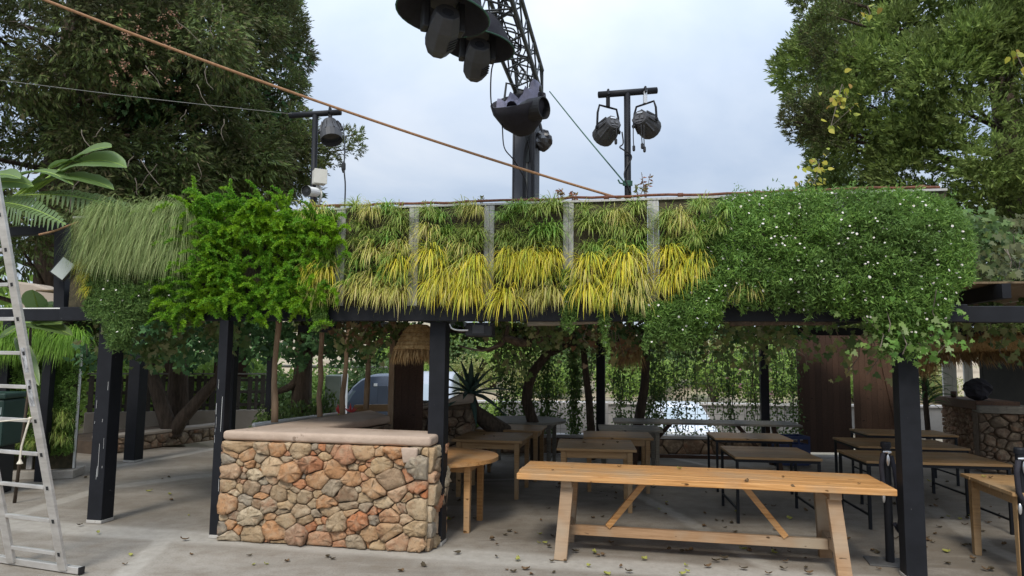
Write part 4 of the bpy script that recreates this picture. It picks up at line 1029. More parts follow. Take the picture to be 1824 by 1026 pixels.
# ---- thatched lampshades
def shade(c, r0, r1, h, label, seed, rows=6):
    t = thing('straw_lampshade', label, 'lampshade', tuple(c)); rgs = random.Random(seed)
    for i in range(rows):
        z0 = -h * i / rows; z1 = -h * (i + 1) / rows; ra_ = r0 + (r1 - r0) * (i / rows) ** .75; rb_ = r0 + (r1 - r0) * ((i + 1) / rows) ** .75
        MB().lathe([(ra_, z0), (ra_ + .012, z0 - .006), (rb_ + .012, z1 + .004), (rb_, z1)], Matrix.Translation(c), 26, wob=.02, rng=rgs).build('straw_ring', M_thatch, t, smooth=False)
    MB().lathe([(.0, .01), (r0, .0)], Matrix.Translation(c), 20).build('straw_ring', M_thatch, t)
    n = 520; a = RNG.uniform(0, 2 * math.pi, n); rr = r1 + RNG.uniform(-.02, .012, n)
    P = np.stack([c.x + rr * np.cos(a), c.y + rr * np.sin(a), np.full(n, c.z - h + .01)], 1)
    D = np.stack([np.cos(a) * .12, np.sin(a) * .12, -np.ones(n)], 1) + RNG.normal(size=(n, 3)) * .12
    o = polymesh('fringe', kites(P, D, RNG.uniform(.10, .20, n), .014), 4, M_thatch, t); tag(o, kind='stuff')
    MB().tube([c + Vector((0, 0, .0)), c + Vector((0, 0, .25))], .006, 6).build('cord', M_blackplain, t)
    return t
YS = 7.7
cs = at(746, 580, YS); shade(Vector((cs.x, YS, cs.z + .01)), .09, .255, .27, 'woven straw lampshade with fringed rim hanging beside the post', 1)
cs = at(1122, 598, 11.2); 
def tassel(c, label, seed, h=.75, r=.14):
    t = thing('fibre_tassel', label, 'hanging tassel', tuple(c)); n = 320
    a = RNG.uniform(0, 2 * math.pi, n); rr = r * np.sqrt(RNG.random(n)) * .5
    P = np.stack([c.x + rr * np.cos(a), c.y + rr * np.sin(a), np.full(n, c.z)], 1)
    D = np.stack([np.cos(a) * .22, np.sin(a) * .22, -np.ones(n)], 1) + RNG.normal(size=(n, 3)) * .06
    polymesh('fringe', kites(P, D, RNG.uniform(h * .5, h, n), .018), 4, M_thatch, t)['kind'] = 'stuff'
    MB().tube([c, c + Vector((0, 0, .35))], .02, 6).build('cord', W_log, t)
tassel(Vector((cs.x, 11.2, cs.z + .1)), 'dry brown fibre tassel hanging above the middle of the tables', 3)

# ---- dark board panel beside the lampshade and its post
Yp = 9.75
pa, pb_ = at(700, 760, Yp), at(752, 760, Yp)
bp = thing('board_panel', 'dark brown board panel standing behind the post and under the straw lampshade', 'panel', (pa.x, Yp, 0))
x = pa.x + .005
while x < pb_.x:
    MB().box((x, Yp, .0), (x + .098, Yp + .03, 2.25)).build('board', W_dark, bp); x += .0992
MB().box((pa.x - .075, Yp - .02, 0), (pa.x - .002, Yp + .05, 2.3)).build('edge_post', W_pole, bp)
# ---- second stone wall with agave
Ys = 10.3
q0, q1 = at(745, 705, Ys), at(841, 705, Ys + .1)
w2 = thing('stone_wall', 'shaded stone wall carrying the agave behind the front post', 'wall', (q0.x, Ys, 0))
q0.z = q1.z = 0
qn = Vector((0, 1, 0))
MB().prism([q0 + Vector((0, .03, 0)), q1 + Vector((-.03, .03, 0)), q1 + qn * .6 - Vector((.03, 0, 0)), q0 + qn * .6], 0, 1.15).build('mortar_core', M_mortar, w2)
mb = MB()
pl = [(q0.x - .02, 1.05), (q1.x + .03, 1.16), (q1.x + .03, 1.28), (q1.x - .12, 1.30), (q0.x + .35, 1.16), (q0.x - .02, 1.14)]
n_ = len(pl); mb.add([(x, Ys - .03, z) for x, z in pl] + [(x, Ys + .62, z) for x, z in pl], [tuple(range(n_)), tuple(range(n_, 2 * n_))[::-1]] + [(i, n_ + i, n_ + (i + 1) % n_, (i + 1) % n_) for i in range(n_)])
mb.build('cap', M_plaster, w2, fixn=True, bevel=.03, smooth=True)
stones(w2, q0, q1, .35, 1.06, 44, 31, S_dark, .04, rings=2)
stones(w2, q1, q1 + qn * .6, .35, 1.06, 22, 32, S_dark, .04, rings=2)

# ---- boarded doors at the back
Yd = 13.75
def boarded(px0, px1, Yd, label, z0=.06, h=2.35, brace=True, mat=None):
    a, b = at(px0, 700, Yd), at(px1, 700, Yd); t = thing('boarded_door', label, 'door', (a.x, Yd, z0))
    x = a.x; rg = random.Random(int(px0)); mat = mat or W_door
    while x < b.x - .03:
        w_ = min(.115, b.x - x); MB().box((x + .002, Yd, z0), (x + w_ - .002, Yd + .025 + rg.uniform(0, .006), z0 + h)).build('board', mat, t); x += w_
    if brace:
        for z_ in (.3, h - .3): MB().box((a.x + .02, Yd - .026, z0 + z_), (b.x - .02, Yd - .001, z0 + z_ + .1)).build('rail', mat, t)
        MB().beam((a.x + .55, Yd - .014, z0 + h - .36), (b.x - .1, Yd - .014, z0 + .45), .10, .022, up=(0, 1, 0)).build('brace', mat, t)
    return t
boarded(1421, 1517, Yd, 'darker left leaf of the brown boarded doors with gap to its right', brace=False, mat=W_dark)
boarded(1521, 1606, Yd + .12, 'right leaf of the brown boarded doors with diagonal brace')
mb = MB(); mb.box((-1.2, 13.62, 0), (5.55, 13.88, .30)); 
kb = thing('rear_kerb', 'low dark stone kerb along the back under the creeper screens', 'kerb', (-1.2, 13.62, 0))
mb.build('core', M_mortar, kb); MB().box((-1.22, 13.56, .302), (5.57, 13.90, .36)).build('cap', M_conc_pale, kb, bevel=.01)
stones(kb, (-1.2, 13.60), (5.55, 13.60), .003, .30, 70, 41, S_dark, .03, rings=2, big=.3)
MB().box((.5, 13.30, .0), (9.5, 13.42, .035)).build('drain_edge', M_conc_pale, kb)
# blue crate
p = at(1404, 784, 12.6)
cr_ = thing('blue_crate', 'dark blue plastic crate beside the boarded doors', 'crate', (p.x, 12.6, 0), R(5))
M_blue = surf('blue_crate_plastic', [(.010, .022, .085), (.018, .035, .12)], 6, .5, .1)
for k_, (lo, hi) in enumerate((((-.3, -.2, .02), (.3, -.18, .5)), ((-.3, .18, .02), (.3, .2, .5)), ((-.3, -.179, .02), (-.28, .179, .5)), ((.28, -.179, .02), (.3, .179, .5)))):
    x0, y0, z0 = lo; x1, y1, z1 = hi
    MB().box((x0, y0, z0), (x1, y1, z1 - .14)).build('side', M_blue, cr_, world=False)
    MB().box((x0, y0, z1 - .05), (x1, y1, z1)).build('rim', M_blue, cr_, world=False)
for x in (-.285, -.1, .1, .285):
    for y in (-.19, .19): MB().box((x - .015, y - .008, .361), (x + .015, y + .008, .449)).build('corner_bar', M_blue, cr_, world=False)
MB().box((-.279, -.179, .0), (.279, .179, .019)).build('base', M_blue, cr_, world=False)

S_bar = stonemat('bar_stone', [(0.24, 0.15, 0.10), (0.32, 0.20, 0.135), (0.20, 0.13, 0.09), (0.28, 0.19, 0.13)])
# ================================================================= BAR AT THE RIGHT
Yb = 13.2
b0_, b1_ = at(1678, 720, Yb + .3), at(1748, 720, Yb - 1.2)
b0_.z = b1_.z = 0
bar = thing('bar_counter', 'stone fronted bar counter with a brown wooden top at the far right', 'bar', tuple(b0_))
bd = (b1_ - b0_).normalized(); bn = Vector((-bd.y, bd.x, 0))
MB().prism([b0_ + bn * .03, b1_ + bn * .03, b1_ + bn * .5, b0_ + bn * .5], 0, 1.02).build('mortar_core', M_mortar, bar)
stones(bar, b0_, b1_, .003, 1.02, 210, 51, S_bar, .05, rings=2, big=.06, gap=.008)
MB().prism([b0_ - bn * .09 - bd * .1, b1_ - bn * .09, b1_ + bn * .6, b0_ + bn * .6 - bd * .1], 1.022, 1.17).build('counter_top', W_door, bar, bevel=.01)
e0 = b1_ + bd * .1 - bn * .1; e1 = e0 + Vector((2.6, -1.0, 0)); ed = (e1 - e0).normalized(); en = Vector((-ed.y, ed.x, 0))
bar2 = thing('bar_counter', 'dark lower bar section with grey top reaching the right edge', 'bar', tuple(e0))
MB().prism([e0 + en * .03, e1 + en * .03, e1 + en * .5, e0 + en * .5], 0, .98).build('mortar_core', M_mortar, bar2)
stones(bar2, e0, e1, .003, .98, 200, 52, S_dark, .045, rings=2, big=.2)
MB().prism([e0 - en * .08, e1 - en * .08, e1 + en * .6, e0 + en * .6], .982, 1.10).build('counter_top', W_grey, bar2, bevel=.01)
# hut behind the counter: back wall, roof and thatched eave
hut = thing('bar_hut', 'dark interior of the thatched bar hut at the far right', 'hut', (b1_.x, b1_.y + 2, 0))
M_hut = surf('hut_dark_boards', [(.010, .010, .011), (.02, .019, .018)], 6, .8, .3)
hx0 = at(1752, 700, 15.2).x
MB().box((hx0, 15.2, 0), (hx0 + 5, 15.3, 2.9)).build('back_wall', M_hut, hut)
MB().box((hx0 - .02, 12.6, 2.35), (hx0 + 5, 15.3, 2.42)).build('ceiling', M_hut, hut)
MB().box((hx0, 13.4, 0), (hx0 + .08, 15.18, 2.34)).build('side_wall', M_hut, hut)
ea = thing('thatched_eave', 'straw thatched eave over the bar at the far right', 'thatch roof', tuple(at(1640, 640, 12.3)))
E0, E1 = at(1640, 634, 12.4), at(1850, 628, 10.4)
for k in range(4):
    n = 420; f = RNG.random(n); base = np.array(E0)[None] * (1 - f[:, None]) + np.array(E1)[None] * f[:, None]
    base[:, 2] += .05 + .10 * (3 - k) + RNG.uniform(-.03, .03, n); base[:, 1] += .12 * (3 - k) + RNG.uniform(-.04, .04, n)
    D = np.stack([RNG.normal(0, .22, n), -.55 + RNG.normal(0, .15, n), -.85 + RNG.normal(0, .15, n)], 1)
    polymesh('straw_layer', kites(base, D, RNG.uniform(.2, .36, n), .02), 4, M_thatch, ea)['kind'] = 'stuff'
MB().tube([E0 + Vector((0, .18, .14)), E1 + Vector((0, .18, .14))], .13, 10).build('thatch_roll', M_thatch, ea, smooth=True)
MB().tube([E0 + Vector((-.2, -.05, .2)), E0 + Vector((.35, -.1, .18))], .018, 8).build('eave_pipe', M_steel, ea, smooth=True)
n = 260; base = np.array(at(1645, 636, 12.2))[None] + RNG.normal(0, 1, (n, 3)) * [.09, .07, .04]
D = np.stack([RNG.normal(-.05, .15, n), RNG.normal(0, .15, n), -np.ones(n)], 1)
polymesh('straw_tuft', kites(base, D, RNG.uniform(.22, .42, n), .018), 4, M_thatch, ea)['kind'] = 'stuff'
# white pillars behind the bar, bag and small pot on the counter
Yw = 17.5
for i, (px0, px1, lab) in enumerate(((1681, 1706, 'wider white painted shutter panel seen behind the bar'), (1719, 1735, 'narrow white post seen behind the bar, nearer the hut'))):
    a, b = at(px0, 700, Yw), at(px1, 700, Yw)
    t = thing('white_shutter', lab, 'panel', (a.x, Yw, -.16))
    n_ = 3 if i == 0 else 2; w_ = (b.x - a.x) / n_
    for k in range(n_): MB().box((a.x + k * w_ + .004, Yw, -.16), (a.x + (k + 1) * w_ - .004, Yw + .05, 2.1)).build('board', M_white, t)
    MB().box((a.x - .03, Yw - .03, 2.102), (b.x + .03, Yw + .08, 2.2)).build('head_rail', M_white, t)
p = at(1742, 700, Yb - 1.0)
bg_ = thing('black_bag', 'dark crumpled bag lying on the bar counter', 'bag', (p.x, p.y, 1.17))
crumple((p.x, p.y, 1.36), .22, .2, .19, 12).build('sack', M_fabric, bg_)
p = at(1699, 712, Yb - .1)
pt_ = MB().lathe([(0, 1.172), (.045, 1.172), (.05, 1.28), (.042, 1.285), (.04, 1.2), (0, 1.19)], Matrix.Translation((p.x, p.y, 0)), 12).build('small_pot', W_dark, smooth=True)
tag(pt_, 'small dark pot standing on the brown counter top', 'pot')

# ---- left upper building bits: sloping parapet behind the ladder
pa_ = thing('sloping_parapet', 'cream rendered sloping parapet behind the ladder at the left', 'parapet', tuple(at(50, 545, 10)))
q = [at(22, 500, 10), at(60, 505, 10), at(100, 520, 10.), at(100, 553, 10), at(22, 553, 10)]
n_ = 5
mb = MB(); mb.add([tuple(v) for v in q] + [tuple(v + Vector((0, .4, 0))) for v in q], [tuple(range(5)), tuple(range(5, 10))[::-1]] + [(i, 5 + i, 5 + (i + 1) % 5, (i + 1) % 5) for i in range(5)])
mb.build('wall_body', M_plaster, pa_, fixn=True, bevel=.03)
for z_ in (0, 1):
    MB().beam(at(-60, 556 + 6 * z_, 9.7), at(135, 553 + 6 * z_, 9.7), .03, .03).build('white_rail', M_white, pa_)
for px_ in (20, 95):
    a = at(px_, 552, 10.2); MB().box((a.x - .06, a.y - .06, 0), (a.x + .06, a.y + .06, a.z)).build('support_post', M_black, pa_)
# green bin with lettering at the left edge
pb2 = at(2, 735, 9.3)
gb_ = thing('green_bin', 'dark green bin with pale lettering at the left edge behind the ladder', 'bin', (pb2.x, 9.3, 0), R(6))
M_bin = surf('green_bin_plastic', [(.018, .045, .034), (.03, .062, .05)], 4, .5, .1)
MB().box((-.35, -.25, .62), (.17, .25, 1.22)).build('body', M_bin, gb_, world=False, bevel=.03)
MB().box((-.37, -.27, 1.225), (.19, .27, 1.30)).build('lid', M_bin, gb_, world=False, bevel=.02)
MB().box((-.22, -.2, 0), (.10, .2, .618)).build('base', M_blackplain, gb_, world=False, bevel=.02)
LETTERING = 1
tx_ = bpy.data.curves.new('lettering', 'FONT'); tx_.body = 'endull'; tx_.size = .135; tx_.extrude = .002; tx_.align_x = 'RIGHT'
to = bpy.data.objects.new('lettering', tx_); COL.objects.link(to); to.parent = gb_; to.location = (.155, -.256, 1.03); to.rotation_euler = (R(90), 0, 0); me_ = bpy.data.meshes.new_from_object(to); bpy.data.objects.remove(to); to = link('lettering', me_, [], gb_); to.location = (.155, -.256, 1.03); to.rotation_euler = (R(90), 0, 0)
me_.materials.append(surf('bin_letter', [(.32, .38, .36), (.4, .45, .43)], 5, .5, 0))

# ================================================================= VEHICLES
M_van = surf('van_paint', [(.058, .072, .10), (.07, .086, .118)], 1.5, .25, 0, spec=.6)
M_carw = surf('white_car_paint', [(.60, .64, .70), (.66, .69, .74)], 1.5, .25, 0, spec=.6)
M_silver = surf('silver_car_paint', [(.36, .37, .39), (.42, .43, .45)], 1.5, .25, 0, .4)
M_cglass = surf('car_glass', [(.10, .13, .15), (.16, .2, .22)], 2, .08, 0, spec=.8)
M_cglass2 = surf('car_windscreen', [(.30, .36, .40), (.38, .44, .48)], 1, .12, 0, spec=.8)
M_tyre = surf('tyre', [(.012, .012, .012), (.02, .02, .02)], 9, .8, .2)
M_lampc = surf('headlamp_glass', [(.5, .52, .55), (.7, .72, .74)], 8, .1, 0)
def loft(mb, secs):
    """secs: list of rings (equal counts) -> closed body"""
    n = len(secs[0]); V = [v for s in secs for v in s]
    F = [(i * n + j, i * n + (j + 1) % n, (i + 1) * n + (j + 1) % n, (i + 1) * n + j) for i in range(len(secs) - 1) for j in range(n)]
    F += [tuple(range(n))[::-1], tuple((len(secs) - 1) * n + j for j in range(n))]
    return mb.add(V, F)
def car_body(prof, wid, tumble):
    """prof: (x, z_low, z_high) stations along x; half width wid(z)."""
    secs = []
    for x, zl, zh, hw in prof:
        secs.append([(x, -hw, zl), (x, -hw * 1.0, zl + (zh - zl) * .5), (x, -hw * tumble(zh), zh - .05), (x, -hw * tumble(zh) * .9, zh), (x, hw * tumble(zh) * .9, zh), (x, hw * tumble(zh), zh - .05), (x, hw, zl + (zh - zl) * .5), (x, hw, zl)])
    return loft(MB(), secs)
def car(name, label, cat, loc, rotz, paint, kind):
    t = thing(name, label, cat, loc, rotz)
    if kind == 'van':
        prof = [(-2.5, .45, .95, .86), (-2.42, .38, 1.08, .92), (-1.75, .35, 1.22, .95), (-1.72, .35, 1.25, .95), (.3, .35, 1.3, .95), (.4, .42, 1.25, .93)]
        top = [(-1.75, 1.2, 1.23, .93), (-1.15, 1.2, 1.98, .93), (-.9, 1.2, 2.2, .93), (-.6, 1.2, 2.33, .94), (.28, 1.25, 2.36, .94), (.36, 1.25, 2.2, .92)]
    else:
        prof = [(-1.95, .35, .68, .72), (-1.88, .25, .78, .80), (-1.0, .22, .95, .85), (1.75, .22, 1.0, .85), (1.92, .35, .9, .78)]
        top = [(-1.02, .9, .94, .80), (-.35, .9, 1.36, .80), (.0, .9, 1.47, .79), (1.1, .9, 1.48, .79), (1.75, .95, 1.05, .80)]
    car_body(prof, None, lambda z: .97).build('body', paint, t, world=False, fixn=True, bevel=.03, smooth=True)
    car_body(top, None, lambda z: .84 if kind != 'van' else .90).build('cabin', paint, t, world=False, fixn=True, bevel=.03, smooth=True)
    wr = .33 if kind == 'van' else .30
    for x in ((-1.65, -.05) if kind == 'van' else (-1.25, 1.25)):
        for s in (-1, 1):
            y = s * (.86 if kind == 'van' else .77)
            w_ = MB().lathe([(wr * .6, -.1), (wr, -.09), (wr, .09), (wr * .6, .1)], Matrix.Translation((x, y, wr)) @ Matrix.Rotation(R(90), 4, 'X'), 20).build('wheel', M_tyre, t, world=False)
            MB().lathe([(0, -.105), (wr * .6, -.1), (wr * .62, .1), (0, .105)], Matrix.Translation((x, y, wr)) @ Matrix.Rotation(R(90), 4, 'X'), 14).build('rim', M_steel, w_, world=False)
    return t
vg = -.75
pv = at(700, 700, 17.6)
van = car('parked_van', 'dark blue grey van parked beyond the stone wall, seen from the side', 'van', (-3.62, 22.0, -1.10), R(4), M_van, 'van')
for s in (-1,):
    y = s * .957
    MB().add([(-1.62, y + .02, 1.28), (-.72, y + .02, 1.28), (-.72, y + .075, 1.86), (-1.13, y + .075, 1.86)], [(0, 1, 2, 3)]).build('side_window', M_cglass, van, world=False)
    MB().box((-.60, y - .012, .6), (.28, y - .002, 1.28)).build('door_lower', M_van, van, world=False, bevel=.004)
    MB().beam((-.55, y + .02, 1.3), (-.55, y + .075, 2.1), .02, .012, up=(1, 0, 0)).build('door_seam', M_tyre, van, world=False)
    MB().beam((-.60, y + .01, 1.27), (.3, y + .01, 1.27), .012, .03).build('trim_line', M_lampc, van, world=False)
    for z_ in (1.38, 2.0): MB().box((-.52, y + .0, z_), (-.42, y + .07, z_ + .08)).build('hinge', M_white, van, world=False)
    MB().box((-.40, y + .012, 1.34), (.25, y + .085, 2.02)).build('side_panel', M_van, van, world=False, bevel=.01)
MB().add([(-1.72, -.80, 1.27), (-1.72, .80, 1.27), (-1.17, .74, 1.94), (-1.17, -.74, 1.94)], [(0, 1, 2, 3)]).build('windscreen', M_cglass, van, world=False)
MB().add([(-1.742, -.80, 1.29), (-1.742, .80, 1.29), (-1.19, .74, 1.965), (-1.19, -.74, 1.965)], [(0, 1, 2, 3)]).build('windscreen_glass', M_cglass, van, world=False)
MB().box((-2.43, -.88, .72), (-2.36, -.55, .92)).build('headlight', M_lampc, van, world=False, bevel=.01)
wc = at(1222, 760, 22.5)
whc = car('parked_car', 'white car parked behind the creeper screen, windscreen towards the viewer', 'car', (wc.x, 23.2, -1.12), R(88), M_carw, 'car')
MB().add([(-1.03, -.70, .97), (-1.03, .70, .97), (-.37, .62, 1.385), (-.37, -.62, 1.385)], [(0, 1, 2, 3)]).build('windscreen', M_cglass2, whc, world=False)
for s in (-1, 1): MB().box((-1.93, s * .62 - .16, .62), (-1.86, s * .62 + .16, .76)).build('headlight', M_lampc, whc, world=False, bevel=.01)
MB().box((-1.965, -.3, .45), (-1.94, .3, .62)).build('grille', M_tyre, whc, world=False)
sc_p = at(772, 690, 20.8)
svc = car('parked_van', 'silver van glimpsed between the board panel and the front post', 'van', (at(770, 690, 25).x, 25.2, -1.1), R(86), M_silver, 'van')
MB().add([(-1.742, -.80, 1.29), (-1.742, .80, 1.29), (-1.19, .74, 1.965), (-1.19, -.74, 1.965)], [(0, 1, 2, 3)]).build('windscreen', M_cglass2, svc, world=False)
for s in (-1, 1): MB().box((-2.43, s * .72 - .16, .72), (-2.36, s * .72 + .16, .92)).build('headlight', M_lampc, svc, world=False, bevel=.01)

# ---- retaining wall and pale walls beyond
rw = thing('retaining_wall', 'pale concrete retaining wall with a light coping across the car park', 'wall', (4, 28.2, -1.12))
MB().box((-3.5, 28.2, -1.12), (22, 28.6, -.02)).build('wall_body', surf('retaining_concrete', [(.15, .145, .14), (.23, .225, .22)], .8, .9, .3), rw)
MB().box((-3.6, 28.1, -.018), (22.1, 28.7, .05)).build('coping', M_conc_pale, rw)
g1 = at(893, 690, 15.5); g2 = at(1010, 690, 15.6)
gwl = thing('garden_wall', 'pale grey garden wall seen through the left creeper screen', 'wall', (g1.x, 15.5, -1.12))
MB().box((g1.x, 15.5, -1.12), (g2.x + .9, 15.7, .85)).build('wall_body', M_conc_pale, gwl, bevel=.01)
# old fridge-like white appliance outline far left behind poles and its orange parts
fr = thing('white_cabinet', 'pale cabinet standing in the greenery behind the second wooden pole', 'cabinet', tuple(at(585, 700, 18.5)))
a = at(578, 700, 18.8); MB().box((a.x, 18.8, -.5), (a.x + .42, 19.3, 1.28)).build('body', surf('cabinet_green_grey', [(.12, .14, .11), (.17, .19, .15)], 3, .6, .1), fr, bevel=.04)
MB().box((a.x + .422, 18.8, -.5), (a.x + .50, 19.3, 1.30)).build('side', M_white, fr, bevel=.02)
# ================================================================= PLANTS ON THE WALL
L_olive = leafmat('olive_blade', [(0.322, 0.402, 0.092), (0.225, 0.347, 0.076), (0.438, 0.447, 0.140), (0.166, 0.302, 0.059), (0.410, 0.503, 0.108), (0.507, 0.481, 0.216)], .3)
L_green = leafmat('green_blade', [(0.150, 0.325, 0.062), (0.250, 0.425, 0.081), (0.350, 0.475, 0.112), (0.188, 0.288, 0.075)], .3)
L_yellow = leafmat('yellow_blade', [(0.754, 0.650, 0.042), (0.546, 0.585, 0.070), (0.850, 0.676, 0.070), (0.390, 0.494, 0.070), (0.780, 0.611, 0.168), (0.650, 0.650, 0.056)], .35)
L_tan = leafmat('straw_blade', [(0.608, 0.530, 0.172), (0.515, 0.505, 0.114), (0.421, 0.455, 0.103), (0.679, 0.555, 0.252), (0.281, 0.379, 0.068)], .3)
L_sedge = leafmat('grey_green_blade', [(0.240, 0.325, 0.104), (0.320, 0.403, 0.152), (0.170, 0.258, 0.076), (0.420, 0.482, 0.209), (0.260, 0.291, 0.114)], .3)
L_fern = leafmat('asparagus_fern', [(0.078, 0.242, 0.019), (0.134, 0.339, 0.025), (0.221, 0.436, 0.031), (0.056, 0.182, 0.022)], .35, tint=((0.26, 0.44, 0.015), .8), tscale=3.0)
L_mat = leafmat('fleabane_leaf', [(0.123, 0.238, 0.046), (0.174, 0.308, 0.058), (0.094, 0.189, 0.046), (0.246, 0.392, 0.078), (0.145, 0.266, 0.065)], .3, tint=((0.085, 0.14, 0.045), .5), tscale=2)
L_mat2 = leafmat('fleabane_dull', [(0.099, 0.186, 0.051), (0.155, 0.254, 0.064), (0.078, 0.156, 0.045), (0.199, 0.293, 0.083)], .3)
M_petal = leafmat('daisy_petal', [(0.85, 0.83, 0.83), (0.80, 0.74, 0.77), (0.86, 0.85, 0.82)], .2)
M_eye = surf('daisy_eye', [(.55, .38, .04), (.6, .45, .06)], 8, .7, 0)

def tuft_mesh(mat, n, L, Wd, seed, spread=1.0, up=.55, droop=(1.6, 2.6), outw=.5):
    rg = np.random.default_rng(seed)
    a = rg.normal(0, .75 * spread, n); D = np.stack([np.sin(a) * .8, -np.abs(np.cos(a)) * outw - .12, rg.uniform(-.1, 1.0, n) * up + .25], 1)
    base = np.stack([rg.normal(0, .018, n), rg.uniform(-.01, .01, n), rg.normal(0, .015, n)], 1)
    A, B = blades(base, D, rg.uniform(.5, 1.08, n) * L, Wd * rg.uniform(.7, 1.2, n), rg.uniform(*droop, n), 6, rg)
    return A, B
TUFT = {}
def tuft_proto(kind, i):
    if (kind, i) not in TUFT:
        mat, n, L, Wd, kw = {'olive': (L_olive, 110, .36, .0105, dict(up=.95, spread=.95, droop=(2.0, 4.0))), 'green': (L_green, 100, .36, .0115, dict(up=.95, spread=.95, droop=(2.0, 3.8))), 'yellow': (L_yellow, 125, .49, .012, dict(up=.95, spread=.75, droop=(2.6, 5.2))), 'tan': (L_tan, 105, .46, .0105, dict(spread=.75, up=.9, droop=(2.6, 5.2))),
                             'sedge': (L_sedge, 300, .66, .0062, dict(spread=.75, up=1.0, outw=.3, droop=(3.4, 6.5))), 'curtain': (leafmats['curtain'], 280, .72, .008, dict(spread=.7, up=.7, outw=.35, droop=(3, 5)))}[kind]
        TUFT[kind, i] = (tuft_mesh(mat, n, L, Wd, 100 + i * 7 + len(kind), **kw), mat)
    return TUFT[kind, i]
leafmats = {'curtain': leafmat('hanging_grass_blade', [(0.150, 0.312, 0.037), (0.213, 0.400, 0.050), (0.288, 0.475, 0.075), (0.112, 0.237, 0.037)], .35)}
TM = {}
def tuft(kind, i, loc, rz, sc, label, group, name='grass_tuft'):
    if (kind, i) not in TM:
        (A, B), mat = tuft_proto(kind, i)
        o = blade_mesh(name, A, B, mat, None, loc=(0, 0, 0)); TM[kind, i] = o
    else:
        o = TM[kind, i].copy(); COL.objects.link(o)
    o.location = loc; o.rotation_euler = (0, 0, rz); o.scale = (sc,) * 3
    return tag(o, label, 'grass tuft', group)
rg = random.Random(12)
ORD_ = ['first', 'second', 'third', 'fourth', 'fifth', 'sixth', 'seventh', 'eighth', 'ninth', 'tenth', 'eleventh', 'twelfth', 'thirteenth']
bays = [(550, 600, 'narrow first'), (618, 730, 'second'), (748, 864, 'third'), (882, 1002, 'fourth'), (1024, 1154, 'fifth'), (1174, 1262, 'sixth')]
rows = [(384, 'up', 'top'), (412, 'up', 'second'), (441, 'up', 'third'), (468, 'yl', 'fourth'), (498, 'yl', 'fifth'), (531, 'lo', 'lowest')]
CN = {'olive': 'olive', 'green': 'green', 'yellow': 'yellow', 'tan': 'straw'}
for bi, (x0, x1, nm) in enumerate(bays):
    for ri, (py, rk, rn) in enumerate(rows):
        if bi == 5 and ri == 5: continue
        k = max(2, round((x1 - x0) / 30))
        for j in range(k):
            px_ = x0 + (x1 - x0) * (j + .5 + rg.uniform(-.3, .3) + (.2 if ri % 2 else -.05)) / k
            px_ = min(max(px_, x0 + 16), x1 - 16)
            if rk == 'up': kind = rg.choice(['olive', 'olive', 'olive', 'green', 'tan'] if not (bi == 3 and ri < 2) else ['green', 'olive'])
            elif rk == 'yl': kind = rg.choice(['yellow'] * 5 + ['tan', 'olive']) if bi in (2, 3, 4, 5) else rg.choice(['olive', 'tan', 'yellow', 'green'])
            else: kind = rg.choice(['tan', 'yellow', 'yellow', 'tan'] if bi > 1 else ['tan', 'tan', 'yellow'])
            p = fw(px_, py + rg.uniform(-11, 11), .045)
            tuft(kind, rg.randrange(4), tuple(p), AL + rg.uniform(-.25, .25), rg.uniform(.62, .92) if rk == 'up' else rg.uniform(.75, 1.0),
                 f'{CN[kind]} grass tuft, {ORD_[j]} from left in the {rn} row of the {nm} bay', 'grass tufts in the bays of the planted wall')
# extra straggling tufts
for px_, py_, kind, lab in ((1328, 520, 'tan', 'straw tuft poking out below the daisy mat over the beam'), (1296, 380, 'green', 'green grass tuft high in the left edge of the daisy mat'), (1252, 372, 'olive', 'olive grass tuft at the top beside the left edge of the daisy mat'), (1282, 410, 'olive', 'olive grass tuft inside the left edge of the daisy mat, second from the top'), (1240, 430, 'olive', 'olive grass tuft half way down the left edge of the daisy mat'),
                       (590, 470, 'olive', 'olive grass tuft half way down the right edge of the bright fern'), (585, 420, 'olive', 'olive grass tuft near the top of the right edge of the bright fern')):
    tuft(kind, 0, tuple(fw(px_, py_, .22 if px_ > 1200 else .08)), AL, .7, lab, 'lone tufts at the edges of the fern and the daisy mat')
for i in range(52):
    c_, r_ = i % 13, i // 13
    px_ = 178 + c_ * 12.5 + rg.uniform(-6, 6); py_ = (396, 416, 438, 462)[r_] + rg.uniform(-7, 7)
    tuft('sedge', rg.randrange(3), tuple(fw(px_, py_, .08 + rg.uniform(0, .08))), AL + rg.uniform(-.3, .3), rg.uniform(.65, .92), f'grey green sedge tuft, {ORD_[c_]} from the left in the {("top", "second", "third", "lowest")[r_]} sedge row', 'sedge tufts at the left end of the planted wall', 'sedge_tuft')
for (px_, py_), lab in zip(((160, 476), (168, 520), (164, 498)), ('upper', 'lowest', 'middle')):
    tuft('yellow', 1, tuple(fw(px_, py_, .06)), AL - .3, .55, lab + ' of the three yellowish grass tufts on the left edge beside the floodlight', 'yellowish tufts beside the floodlight')

